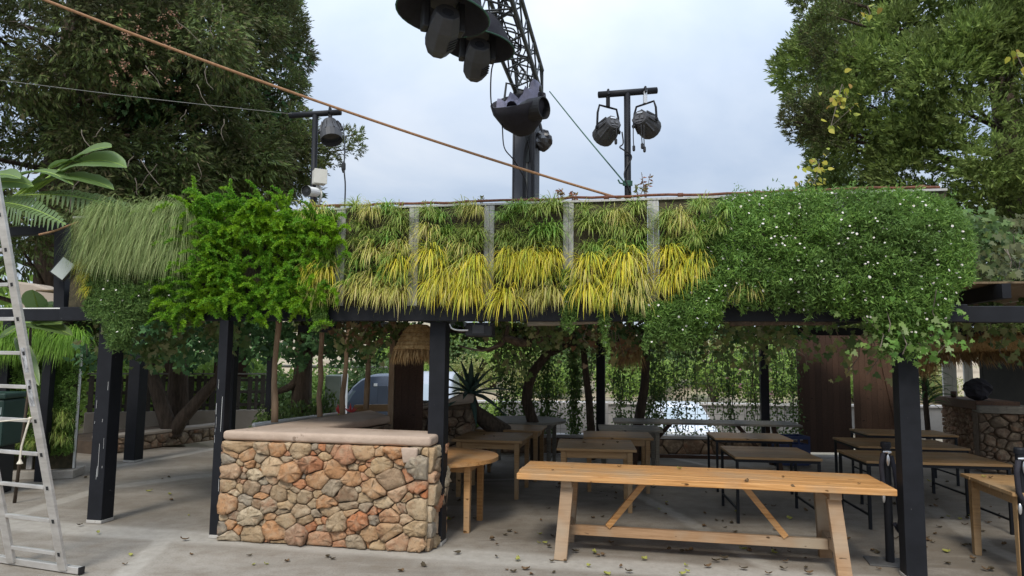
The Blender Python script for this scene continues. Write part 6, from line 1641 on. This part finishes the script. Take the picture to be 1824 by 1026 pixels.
for i, (b, t_, w, nrml) in enumerate([((70, 560), (58, 512), .3, (.2, -.9, .2)), ((60, 565), (98, 548), .3, (.3, -.8, .5)), ((40, 575), (130, 590), .22, (.1, -.6, .8)), ((50, 575), (0, 600), .2, (-.2, -.6, .8)), ((60, 580), (110, 572), .22, (.3, -.6, .8)), ((30, 600), (70, 680), .16, (.3, -.9, .2))]):
    big_leaf(ban2, at(b[0], b[1], 8.6), at(t_[0], t_[1], 8.3), w, .06, nrml, False, 20 + i)
a = at(55, 575, 8.65); MB().tube([(a.x - .1, a.y + .1, 0), (a.x, a.y + .05, a.z * .6), tuple(a)], [.02, .018, .015], 8).build('stem', W_log, ban2, smooth=True)

# ---- agave on the stone wall
ag0 = at(838, 698, 10.55); ag0.z -= .02
L_aga = leafmat('agave_leaf', [(0.055, 0.10, 0.085), (0.075, 0.13, 0.11), (0.045, 0.085, 0.07)], .1, .5)
agv = thing('agave', 'dark blue green agave rosette on the stone wall behind the front post', 'agave', tuple(ag0))
for i in range(24):
    a = 2 * math.pi * i * .382; el = R(72 - i * 4.0); d = Vector((math.cos(a) * math.cos(el), math.sin(a) * math.cos(el), math.sin(el))); L = .55 + .12 * random.random()
    up = Vector((0, 0, 1)); s = d.cross(up).normalized(); nn_ = s.cross(d); mb = MB(); V = []
    for f, w in ((0, .035), (.35, .05), (.7, .034), (1, .003)):
        c = ag0 + d * L * f - up * (f ** 2) * (.05 + i * .008)
        V += [c - s * w + nn_ * w * .35, c - nn_ * .012, c + s * w + nn_ * w * .35, c + nn_ * .008]
    F = [(k * 4 + j, k * 4 + (j + 1) % 4, (k + 1) * 4 + (j + 1) % 4, (k + 1) * 4 + j) for k in range(3) for j in range(4)]
    mb.add(V, F).build('leaf', L_aga, agv, smooth=True, fixn=True)
MB().tube([ag0 + Vector((0, .02, 0)), ag0 + Vector((.05, .05, -.25)), ag0 + Vector((.25, .1, -.42)), ag0 + Vector((.52, .2, -.62))], [.06, .10, .13, .15], 10).build('bent_trunk', W_log, agv, smooth=True)
p = g(850, 800); pot = thing('plant_pot', 'dark red plant pot with strappy green leaves beside the far round table', 'plant pot', tuple(at(838, 760, 11.2) * 1))
pc = at(842, 700, 11.3)
MB().lathe([(0, .0), (.20, .0), (.27, .62), (.30, .62), (.30, .72), (.26, .72), (.25, .66), (0, .66)], Matrix.Translation((pc.x, pc.y, 0)), 18).build('pot', M_pot, pot)
n = 60; base = np.array([pc.x, pc.y, .68])[None] + RNG.normal(0, .05, (n, 3)) * [1, 1, .1]
a = RNG.uniform(0, 6.28, n); A_, B2 = blades(base, np.stack([np.cos(a) * .5, np.sin(a) * .5, np.ones(n)], 1), RNG.uniform(.3, .6, n), .02, RNG.uniform(.6, 1.6, n), 4)
tag(blade_mesh('leaves', A_, B2, L_green, pot), kind='stuff')

# ================================================================= VINES UNDER THE ROOF
L_scr = leafmat('screen_leaf', [(0.060, 0.111, 0.034), (0.085, 0.153, 0.048), (0.119, 0.187, 0.051), (0.048, 0.085, 0.031), (0.153, 0.204, 0.051)], .3, .5)
L_vine = leafmat('vine_leaf', [(0.125, 0.200, 0.056), (0.200, 0.250, 0.088), (0.088, 0.150, 0.044), (0.312, 0.300, 0.138), (0.075, 0.125, 0.044), (0.112, 0.188, 0.050)], .35, .45)
L_rust = leafmat('rusty_vine_leaf', [(0.15, 0.085, 0.045), (0.20, 0.12, 0.06), (0.11, 0.075, 0.04), (0.30, 0.28, 0.12), (0.10, 0.13, 0.045), (0.13, 0.16, 0.06)], .35, .5)
L_lime = leafmat('bright_ivy_leaf', [(0.14, 0.27, 0.05), (0.10, 0.22, 0.04), (0.20, 0.30, 0.08), (0.24, 0.30, 0.14)], .35, .45)
def vine(label, px0, px1, py0, py1, Y0, Y1, n, L, mat, seed, hang=.7, stems=3):
    rg = np.random.default_rng(seed); k = max(4, int((px1 - px0) / 14)); C = []
    for i in range(k):
        x = rg.uniform(px0, px1); y = py0 + (py1 - py0) * rg.random() ** 1.6; C.append(np.array(at(x, y, rg.uniform(Y0, Y1))))
    t = thing('climbing_vine', label, 'vine', tuple(C[0]), group='vines hanging under the pergola roof')
    idx = rg.integers(k, size=n); P = np.array(C)[idx] + rg.normal(0, 1, (n, 3)) * [.10, .12, .09]
    D = nrm(rdir(n, rg) * .8 + np.array([[0, -.1, -hang]])); Ls = L * rg.uniform(.55, 1.2, n); nor = nrm(np.array([[0, -.9, .45]]) + rdir(n, rg) * .7)
    tag(polymesh('leaves', ivyleaf(P, D, Ls, Ls * 1.0, rg, nor), 12, mat, t), kind='stuff')
    mb = MB()
    for s_ in range(stems + k // 3):
        c = C[rg.integers(k)]; pts = [c + np.array([rg.normal(0, .07), rg.normal(0, .08), .15]), c + rg.normal(0, .03, 3), c + np.array([rg.normal(0, .06), 0, -rg.uniform(.06, .16)])]
        mb.tube(pts, .0045, 5)
    tag(mb.build('stems', M_twig, t), kind='stuff')
    return t
vine('mottled vine leaves under the roof between the bright fern and the straw lampshade', 615, 712, 578, 628, 7.6, 8.8, 220, .075, L_vine, 1)
vine('dark vine foliage hanging behind the thin poles', 560, 720, 585, 632, 9, 10.5, 480, .08, L_ivy, 2)
vine('rusty and green vine leaves under the beam beside the fern', 600, 690, 575, 615, 7.3, 7.8, 90, .08, L_rust, 3)
vine('pale mottled vine under the left end of the beam', 170, 420, 575, 640, 7.7, 8.6, 420, .085, L_vine, 4)
vine('dark foliage hanging under the roof behind the left end of the beam', 150, 560, 570, 640, 9, 12, 1100, .10, L_ivy, 5)
vine('vine leaves round the gnarled branches right of the spotlight', 880, 1010, 580, 650, 7.6, 9.0, 300, .07, L_vine, 6)
vine('dry rusty vine leaves under the beam in front of the tassel', 1030, 1160, 575, 625, 7.2, 8.2, 90, .075, L_rust, 7)
vine('pale cream edged ivy under the beam left of the boarded doors', 1270, 1480, 575, 640, 7.0, 7.9, 360, .075, L_vine, 8)
vine('bright green ivy trailing below the daisy mat beside the right front post', 1520, 1690, 545, 628, 5.75, 6.05, 190, .058, L_lime, 9, .9)
vine('cream edged ivy hanging in front of the boarded doors', 1420, 1560, 590, 655, 6.6, 7.2, 70, .08, L_vine, 10, 1.0)
vine('dark ivy over the thatched eave at the right', 1660, 1824, 560, 640, 7.5, 10.0, 200, .09, L_vine, 11)
vine('dull creeper leaves on the cypress trunk at the right edge', 1720, 1824, 400, 545, 8.6, 9.8, 380, .11, leafmat('dull_creeper', [(0.072, 0.081, 0.036), (0.112, 0.123, 0.054), (0.056, 0.085, 0.032), (0.128, 0.142, 0.045)], .3), 12, .9)
vine('mixed vine foliage over the back of the pergola', 780, 1420, 582, 632, 9.5, 12.8, 620, .075, L_scr, 13)
vine('dark ceiling foliage deep under the pergola roof', 700, 1500, 575, 606, 9, 13, 420, .10, L_ivy, 14)
vine('dull creeper over the roof end right of the daisy mat', 1695, 1860, 440, 552, 6.4, 8.2, 600, .085, MATS['dull_creeper'], 21, .8)
vine('dark ivy over the roof end at the right edge', 1700, 1860, 400, 552, 7.4, 9.4, 700, .09, L_scr, 22, .6)
gb = thing('gnarled_vine', 'gnarled bare vine branch twisting under the beam right of the spotlight', 'branch', tuple(at(870, 625, 8.0)))
MB().tube([at(850, 618, 8.2), at(872, 624, 8.1), at(893, 612, 8.0), at(900, 602, 8.0), at(925, 610, 8.0), at(945, 612, 8.05), at(975, 600, 8.1), at(1000, 585, 8.1)], [.02, .022, .035, .045, .05, .04, .03, .022], 9).build('branch', W_log, gb, smooth=True)
MB().tube([at(815, 615, 8.0), at(840, 622, 8.0), at(860, 625, 8.0), at(893, 612, 8.0)], [.010, .011, .012, .014], 7).build('side_branch', M_twig, gb, smooth=True)
MB().tube([at(900, 602, 8.0), at(905, 580, 8.0)], [.03, .02], 7).build('side_branch', W_log, gb, smooth=True)
MB().tube([at(945, 612, 8.05), at(960, 590, 8.0), at(952, 575, 8.0)], [.02, .016, .012], 7).build('side_branch', W_log, gb, smooth=True)
lg = wobble_pole(fw(940, 574, -.1), fw(1075, 571, -.1), .04, .035, 3)
tag(lg.build('rough_log', W_grey, smooth=True, loc=tuple(fw(1000, 573, -.1))), 'weathered grey pole lying under the beam below the fourth bay', 'log')
lg = wobble_pole(fw(1300, 573, .02), fw(1480, 572, -.05), .045, .035, 4)
tag(lg.build('rough_log', W_log, smooth=True, loc=tuple(fw(1390, 573, 0))), 'bark covered brown log lying under the beam below the daisy mat', 'log')
# small trees inside
def small_tree(label, pix, rad, seed, Y, crown=None):
    pts = [at(x, y, Y) for x, y in pix]; b = pts[0].copy(); b.z = -.05
    t = thing('tree', label, 'tree', tuple(b))
    MB().tube([b] + pts, [rad * 1.1] + [rad * (1 - .4 * i / len(pts)) for i in range(len(pts))], 10).build('trunk', W_bark, t, smooth=True)
    rg = np.random.default_rng(seed); top = np.array(pts[-1]); n = 800
    P = top[None] + rg.normal(0, 1, (n, 3)) * [.55, .4, .16] + [0, 0, .2]; Ls = rg.uniform(.05, .10, n)
    tag(polymesh('crown', leaf6(P, nrm(rdir(n, rg) + [0, 0, -.5]), Ls, Ls * .8, rg), 6, L_vine, t), kind='stuff')
    mb = MB()
    for k in range(6): mb.tube([top, top + np.array([rg.normal(0, .3), rg.normal(0, .2), .1]), top + np.array([rg.normal(0, .7), rg.normal(0, .4), .2])], [rad * .5, rad * .35, rad * .15], 6)
    mb.build('limbs', W_bark, t, smooth=True)
small_tree('dark twisted trunk left of the middle rear post', [(956, 770), (947, 745), (938, 715), (940, 690), (950, 662), (975, 630), (1005, 615)], .105, 1, 11.9)
small_tree('slim upright trunk just left of the middle rear post', [(1053, 770), (1049, 710), (1043, 660), (1038, 612)], .075, 2, 12.9)
small_tree('leaning trunk between the middle rear post and the white car', [(1133, 780), (1140, 735), (1148, 690), (1152, 620)], .10, 3, 12.9)
# V-shaped trunks in the planting bed at the left
vt = thing('forked_tree', 'dark forked trunk growing in the planting bed behind the left kerb', 'tree', tuple(at(300, 770, 14.2)))
for pix, r_ in ((((308, 782), (292, 735), (275, 680), (262, 640), (270, 590)), .17), (((300, 785), (325, 745), (360, 705), (390, 672), (405, 610)), .15), (((262, 640), (240, 600)), .10)):
    pts = [at(x, y, 14.2) for x, y in pix]
    MB().tube(pts, [r_ * (1 - .12 * i) for i in range(len(pts))], 10).build('trunk', W_bark, vt, smooth=True)
rgv = np.random.default_rng(14); n = 2600
P = np.array([at(rgv.uniform(190, 480), rgv.uniform(560, 650) - 40 * rgv.random(), 14 + rgv.normal(0, .7)) for _ in range(n)]); Ls = rgv.uniform(.08, .15, n)
tag(polymesh('crown', leaf6(P, nrm(rdir(n, rgv) + [0, 0, -.5]), Ls, Ls * .75, rgv), 6, L_ivy, vt), kind='stuff')
# dark hanging mats behind the left fence
for px0, px1, y0, y1, lab in ((290, 336, 560, 672, 'dark brown hanging mat left of the forked trunk over the slatted fence'), (380, 446, 560, 672, 'dark brown hanging mat right of the forked trunk over the slatted fence'), (236, 262, 560, 680, 'narrow dark brown hanging mat at the left over the slatted fence')):
    a, b = at(px0, y1, 17.4), at(px1, y0, 17.4); t = thing('hanging_mat', lab, 'mat', (a.x, 17.4, a.z), group='dark mats behind the slatted fence')
    x = a.x
    while x < b.x - .02: MB().box((x, 17.4, a.z), (min(b.x, x + .148), 17.42, b.z + .5)).build('slat', W_dark, t); x += .152
# thick dark trunk right of the thin poles (540, 600-700)
dk = thing('tree', 'thick dark trunk with a stub branch behind the thin poles', 'tree', tuple(at(538, 700, 14.5)))
MB().tube([at(536, 745, 14.5), at(538, 690, 14.5), at(541, 640, 14.5), at(548, 560, 14.5)], [.22, .20, .18, .17], 12).build('trunk', W_bark, dk, smooth=True)
MB().tube([at(541, 640, 14.5), at(560, 625, 14.4), at(595, 624, 14.2)], [.10, .09, .085], 9).build('limb', W_bark, dk, smooth=True)
MB().tube([at(536, 675, 14.5), at(515, 690, 14.3), at(490, 700, 14.3)], [.10, .08, .05], 9).build('limb', W_bark, dk, smooth=True)
n = 500; P = np.array([at(rgv.uniform(490, 610), rgv.uniform(560, 622), 14.5 + rgv.normal(0, .5)) for _ in range(n)]); Ls = rgv.uniform(.08, .15, n)
tag(polymesh('crown', leaf6(P, nrm(rdir(n, rgv) + [0, 0, -.5]), Ls, Ls * .75, rgv), 6, L_vine, dk), kind='stuff')

# ================================================================= CREEPER SCREENS AT THE BACK
def screen(label, px0, px1, Yk, dens, seed, zlo=.36):
    rg = np.random.default_rng(seed); a, b = at(px0, 700, Yk), at(px1, 700, Yk); t = thing('creeper_screen', label, 'creeper screen', (a.x, Yk, zlo))
    mb = MB()
    for x in np.arange(a.x, b.x, .30): mb.tube([(x, Yk, zlo), (x, Yk, 2.4)], .0035, 4)
    for z in np.arange(zlo + .1, 2.4, .30): mb.tube([(a.x, Yk, z), (b.x, Yk, z)], .0035, 4)
    tag(mb.build('wire_mesh', M_wire, t), kind='stuff')
    P = []; mb = MB(); ns = int((b.x - a.x) / .085)
    for s_ in range(ns):
        x = rg.uniform(a.x, b.x); z0 = zlo if rg.random() < .8 else rg.uniform(zlo, 1.2); pts = [(x + .03 * math.sin(z * 7 + s_), Yk - .02 + rg.normal(0, .012), z) for z in np.linspace(z0, 2.35, 9)]
        mb.tube(pts, .006, 4)
        m_ = int(dens * 1.75 * (2.35 - z0)); 
        for _ in range(m_):
            z = 2.35 - (2.35 - z0) * rg.random() ** .92; P.append((x + rg.normal(0, .065), Yk - .03 + rg.normal(0, .03), z))
    mb.build('stems', W_bark, t)
    P = np.array(P); n = len(P); Ls = rg.uniform(.034, .068, n); nor = nrm(np.array([[0, -1, .2]]) + rdir(n, rg) * .6)
    tag(polymesh('leaves', leaf6(P, nrm(rdir(n, rg) * .8 + [0, 0, -.6]), Ls, Ls * .6, rg, nor), 6, L_scr, t), kind='stuff')
screen('creeper covered wire screen left of the middle rear post', 888, 1062, 13.7, 85, 1)
screen('creeper covered wire screen between the middle rear post and the white car', 1078, 1185, 13.7, 62, 2)
screen('thin creeper screen in front of the white car and retaining wall', 1187, 1356, 13.7, 36, 3)
screen('creeper screen between the right rear post and the boarded doors', 1372, 1420, 13.7, 50, 4)

# ================================================================= SHRUBS BEYOND
L_sh = [leafmat('shrub_leaf_a', [(0.15, 0.25, 0.045), (0.22, 0.34, 0.07), (0.29, 0.39, 0.09), (0.10, 0.17, 0.04)], .35),
        leafmat('shrub_leaf_b', [(0.08, 0.14, 0.045), (0.12, 0.19, 0.055), (0.16, 0.23, 0.065), (0.06, 0.10, 0.04)], .3),
        leafmat('shrub_leaf_c', [(0.26, 0.29, 0.09), (0.33, 0.33, 0.13), (0.20, 0.26, 0.07), (0.38, 0.34, 0.17)], .35)]
L_pink = leafmat('pink_petal', [(0.55, 0.22, 0.33), (0.62, 0.30, 0.42), (0.50, 0.30, 0.36)], .3)
def shrub_mesh(seed, n=2600, L=.12, r_=1.0):
    rg = np.random.default_rng(seed); lob = [(rdir(1, rg)[0] * np.array([.65, .65, .35]) * r_ + [0, 0, .75 * r_], rg.uniform(.35, .6) * r_) for _ in range(11)]
    P = []
    for c, rr in lob:
        m_ = n // 11; d = rdir(m_, rg); P.append(c + d * rr * (rg.random(m_) ** .35)[:, None])
    P = np.concatenate(P); P = P[P[:, 2] > .02]; n_ = len(P); Ls = L * rg.uniform(.6, 1.3, n_)
    return P, kites(P, nrm(rdir(n_, rg) + [0, -.1, .25]), Ls, Ls * .5, rg)
def make_shrub(seed, mat, name, label, cat, group, pink=False):
    P, K = shrub_mesh(seed); t = thing(name, label, cat, (0, 0, 0), group=group)
    tag(polymesh('crown', K, 4, mat, t, world=False), kind='stuff')
    mb = MB(); rg = np.random.default_rng(seed)
    for _ in range(7):
        e = rdir(1, rg)[0] * .6; mb.tube([(0, 0, -.3), (e[0] * .5, e[1] * .5, .5), (e[0], e[1], .9 + .3 * abs(e[2]))], [.05, .035, .012], 5)
    mb.build('stems', W_bark, t, world=False)
    if pink:
        q = P[rg.choice(len(P), 34)]; q = np.repeat(q, 7, 0) + rg.normal(0, .03, (34 * 7, 3))
        tag(polymesh('flowers', kites(q, rdir(len(q), rg), .07, .06, rg), 4, L_pink, t, world=False), kind='stuff')
    return t
def bank_z(x, y): return -1.12 + 1.0 + (y - 28.6) * .115 if y > 28.6 else -1.12
protos = [make_shrub(1, L_sh[0], 'shrub', 'bright green leafy shrub on the bank beyond the car park', 'shrub', 'shrubs on the far bank'),
          make_shrub(2, L_sh[1], 'shrub', 'dark green leafy shrub on the bank beyond the car park', 'shrub', 'shrubs on the far bank'),
          make_shrub(3, L_sh[2], 'shrub', 'dry yellowish shrub on the bank beyond the car park', 'shrub', 'shrubs on the far bank'),
          make_shrub(4, L_sh[0], 'flowering_shrub', 'green shrub with pink flowers on the bank beyond the car park', 'shrub', 'shrubs on the far bank', True)]
rgs = random.Random(6); first = set()
def put(k, loc, sc, label=None):
    if k not in first:
        first.add(k); o = protos[k]; o.location = loc; o.rotation_euler = (0, 0, rgs.uniform(0, 6)); o.scale = (sc, sc, sc * rgs.uniform(.8, 1.1)); o['label'] = label or o['label']; return o
    return copy_tree(protos[k], loc, rgs.uniform(0, 6), label or protos[k]['label'], (sc, sc, sc * rgs.uniform(.8, 1.1)))
ORD = ['first', 'second', 'third', 'fourth', 'fifth', 'sixth', 'seventh', 'eighth', 'ninth', 'tenth', 'eleventh', 'twelfth', 'thirteenth', 'fourteenth', 'fifteenth', 'sixteenth']
KN = ['bright green shrub', 'dark green shrub', 'dry yellowish shrub', 'pink flowered shrub']
cnt_ = {}
for r_i, (yy, nx_) in enumerate(((29.9, 13), (33.6, 12), (38.5, 11))):
    for i in range(nx_):
        x = -5.5 + i * (26 / nx_) + rgs.uniform(-.6, .6); y = yy + rgs.uniform(-.9, .9)
        k = rgs.choice([0, 0, 1, 2, 3, 3] if x > 6 else [0, 0, 0, 1, 2])
        c_ = cnt_[r_i, k] = cnt_.get((r_i, k), -1) + 1
        put(k, (x, y, bank_z(x, y) - .1), rgs.uniform(1.0, 1.5) * (1 + r_i * .25), f"{KN[k]}, {ORD[c_]} such from the left in the {('lowest', 'middle', 'highest')[r_i]} row on the far bank")
bank_left = [(-12.5, 21), (-10.8, 20), (-9.3, 21.5), (-7.8, 20.5), (-6.2, 22), (-5.0, 24), (-3.6, 25.5), (-9.9, 24), (-7.0, 25), (-12, 25), (-2.2, 25.8), (-.8, 26.5), (-8.4, 18.4), (-10.2, 18.2), (-6.7, 18.8), (.2, 24.5)]
for i, (x, y) in enumerate(sorted(bank_left, key=lambda q: q[0] / q[1])):
    k = rgs.choice([0, 0, 1, 2]); put(k, (x, y, -.3 if x < -4 else -1.1), rgs.uniform(1.0, 1.5) * (1.2 if x < -4 else .8), f'{KN[k]}, {ORD[i]} from the left in the yard beyond the fence and van')
for i, (x, y, sc_) in enumerate(((-18.5, 21, 3.4), (-15.2, 19.5, 3.3), (-12.3, 20.5, 3.2))):
    put(0, (x, y, -.3), sc_, ('leftmost', 'middle', 'rightmost')[i] + ' of the tall bright leafy trees glimpsed behind the ladder')
sh = make_shrub(8, L_sh[1], 'shrub', 'rounded green shrub behind the stone wall between the first two wooden poles', 'shrub', 'shrubs by the stone wall')
p = at(552, 745, 12.5); sh.location = (p.x, 12.5, 0); sh.scale = (.62, .6, .95)
s2_ = copy_tree(sh, (at(500, 745, 13.3).x, 13.3, 0), 2.0, 'dark green shrub at the foot of the dark trunk behind the stone wall', (.5, .5, .7))
# red bromeliad flowers behind the wall
L_red = leafmat('red_bract', [(0.55, 0.05, 0.05), (0.62, 0.10, 0.09), (0.5, 0.04, 0.07)], .3)
for i, (px_, py_, lab) in enumerate(((603, 733, 'red flower spike just left of the leaning wooden pole'), (625, 731, 'red flower spike between the leaning pole and the van-side pole'))):
    b = at(px_, py_ + 4, 10.3); t = thing('red_flower', lab, 'flower', tuple(b)); n = 12; a = RNG.uniform(0, 6.28, n)
    tag(polymesh('petals', kites(np.repeat(np.array(b)[None], n, 0), np.stack([np.cos(a) * .8, np.sin(a) * .4, RNG.uniform(.3, 1, n)], 1), RNG.uniform(.08, .17, n), .03), 4, L_red, t), kind='stuff')
    MB().tube([(b.x, b.y, 0), tuple(b)], .012, 6).build('stem', L_green, t)
# planter ledge (wood beam) behind the wall at 640-700, 725
lb = MB().beam(at(632, 727, 10.6), at(700, 726, 10.6), .12, .10).build('timber_beam', W_table, bevel=.01); tag(lb, 'brown timber beam behind the far end of the stone wall', 'beam')
MBp = MB().box((at(632, 727, 10.6).x, 10.55, 0), (at(640, 727, 10.6).x, 10.65, at(632, 730, 10.6).z - .05)).build('timber_post', W_table); tag(MBp, 'short timber post under the brown timber beam behind the stone wall', 'post')
# distant wooden rail above bank left
rl = thing('far_rail', 'pale horizontal rail across the greenery beyond the van', 'rail', tuple(at(480, 652, 24)))
MB().tube([at(440, 651, 24), at(690, 655, 24)], .05, 8).build('rail', W_grey, rl)
for px_ in (450, 530, 600, 680):
    a = at(px_, 653, 24); MB().tube([(a.x, a.y, -1.2), tuple(a)], .05, 6).build('stake', W_grey, rl)
# palm-like dark plant beside the bar
pb3 = at(1655, 760, 12.9)
dp = thing('palm_plant', 'dark slender palm between the boarded doors and the bar', 'plant', (pb3.x, 12.9, 0))
MB().tube([(pb3.x, 12.9, 0), (pb3.x - .05, 12.9, 1.2), (pb3.x - .08, 12.9, 2.1)], [.05, .045, .03], 8).build('trunk', W_bark, dp, smooth=True)
n = 150; a = RNG.uniform(0, 6.28, n); f = RNG.uniform(.35, 1, n)
base = np.stack([pb3.x - .04 * f, 12.9 + 0 * f, .4 + 1.6 * f], 1)
A_, B2 = blades(base, np.stack([np.cos(a), np.sin(a), RNG.uniform(.1, 1, n)], 1), RNG.uniform(.3, .65, n), .03, RNG.uniform(1, 2.2, n), 4)
tag(blade_mesh('fronds', A_, B2, L_ivy, dp), kind='stuff')

# ================================================================= FALLEN LEAVES
L_fall = [leafmat('fallen_brown', [(0.11, 0.07, 0.04), (0.16, 0.10, 0.05)], .1, .7), leafmat('fallen_dark', [(0.05, 0.04, 0.025), (0.08, 0.06, 0.035)], .1, .7), leafmat('fallen_yellow', [(0.36, 0.33, 0.08), (0.30, 0.32, 0.09)], .2, .6)]
def fall_mesh(seed, mat):
    rg = random.Random(seed); n = 5; V = []; F = []
    for i in range(n):
        f = i / (n - 1); w = .022 * math.sin(math.pi * (f * .9 + .05)) ** .7; x = (f - .5) * .065; cz = .012 * (2 * f - 1) ** 2 + .004
        V += [(x, -w, cz + .016 * rg.random()), (x, 0, cz), (x, w, cz + .016 * rg.random())]
    for i in range(n - 1):
        for k in (0, 1): F.append((i * 3 + k, i * 3 + k + 1, (i + 1) * 3 + k + 1, (i + 1) * 3 + k))
    me = bpy.data.meshes.new('fallen_leaf'); me.from_pydata(V, [], F); me.materials.append(mat); return me
FM = [fall_mesh(i, L_fall[i % 3 if i < 6 else i % 2]) for i in range(8)]
rgf = random.Random(44); cnt = 0
def drop_leaf(x, y, z, label, grp, name='fallen_leaf', sc=1.0):
    o = bpy.data.objects.new(name, rgf.choice(FM)); COL.objects.link(o); o.location = (x, y, z); o.rotation_euler = (rgf.uniform(-.2, .2), rgf.uniform(-.2, .2), rgf.uniform(0, 6.3)); s_ = rgf.uniform(.6, 1.25) * sc; o.scale = (s_, s_, s_)
    tag(o, label, 'fallen leaf', grp); return o
while cnt < 235:
    px_, py_ = rgf.uniform(100, 1824), rgf.uniform(850, 1026)
    w = np.interp(px_, [100, 380, 770, 900, 1824], [.12, .25, .5, 1, 1])
    if rgf.random() > w: continue
    if 380 < px_ < 775 and py_ < 985: continue
    p = g(px_, py_); drop_leaf(p.x, p.y, .012 if abs((p - C0).dot(NF)) < .4 else .004, 'small dry curled leaf lying on the grey concrete floor', 'fallen leaves scattered on the floor'); cnt += 1
for px_, py_ in ((1103, 832), (1210, 836), (1395, 850), (1330, 858), (1262, 838), (1530, 862), (985, 838), (1412, 868)):
    p = g(px_, py_, .772); drop_leaf(p.x, p.y, .774, 'small dark dry leaf lying on the long honey coloured table', 'leaves on the long pine table', sc=.7)
for px_, py_, lab in ((862, 776, 'square worn table nearest the post'), (880, 778, 'square worn table nearest the post'), (1040, 790, 'nearest table of the middle row'), (1075, 793, 'nearest table of the middle row'), (1100, 789, 'nearest table of the middle row'), (1752, 850, 'pale pine table at the right edge'), (1765, 852, 'pale pine table at the right edge')):
    p = g(px_, py_, .752); drop_leaf(p.x, p.y, .754, 'dry leaf scrap lying on the ' + lab, 'leaf scraps on the tables', sc=.8)
for o_ in bpy.data.objects:
    if o_.get('label') and len(o_['label'].replace(',', ' ').split()) > 16: print('LONG', o_.name, len(o_['label'].split()), o_['label'])
print('objects', len(bpy.data.objects), 'tris', sum(sum(len(p.vertices) - 2 for p in m.polygons) if len(m.polygons) < 2000 else len(m.loops) - 2 * len(m.polygons) for m in bpy.data.meshes))
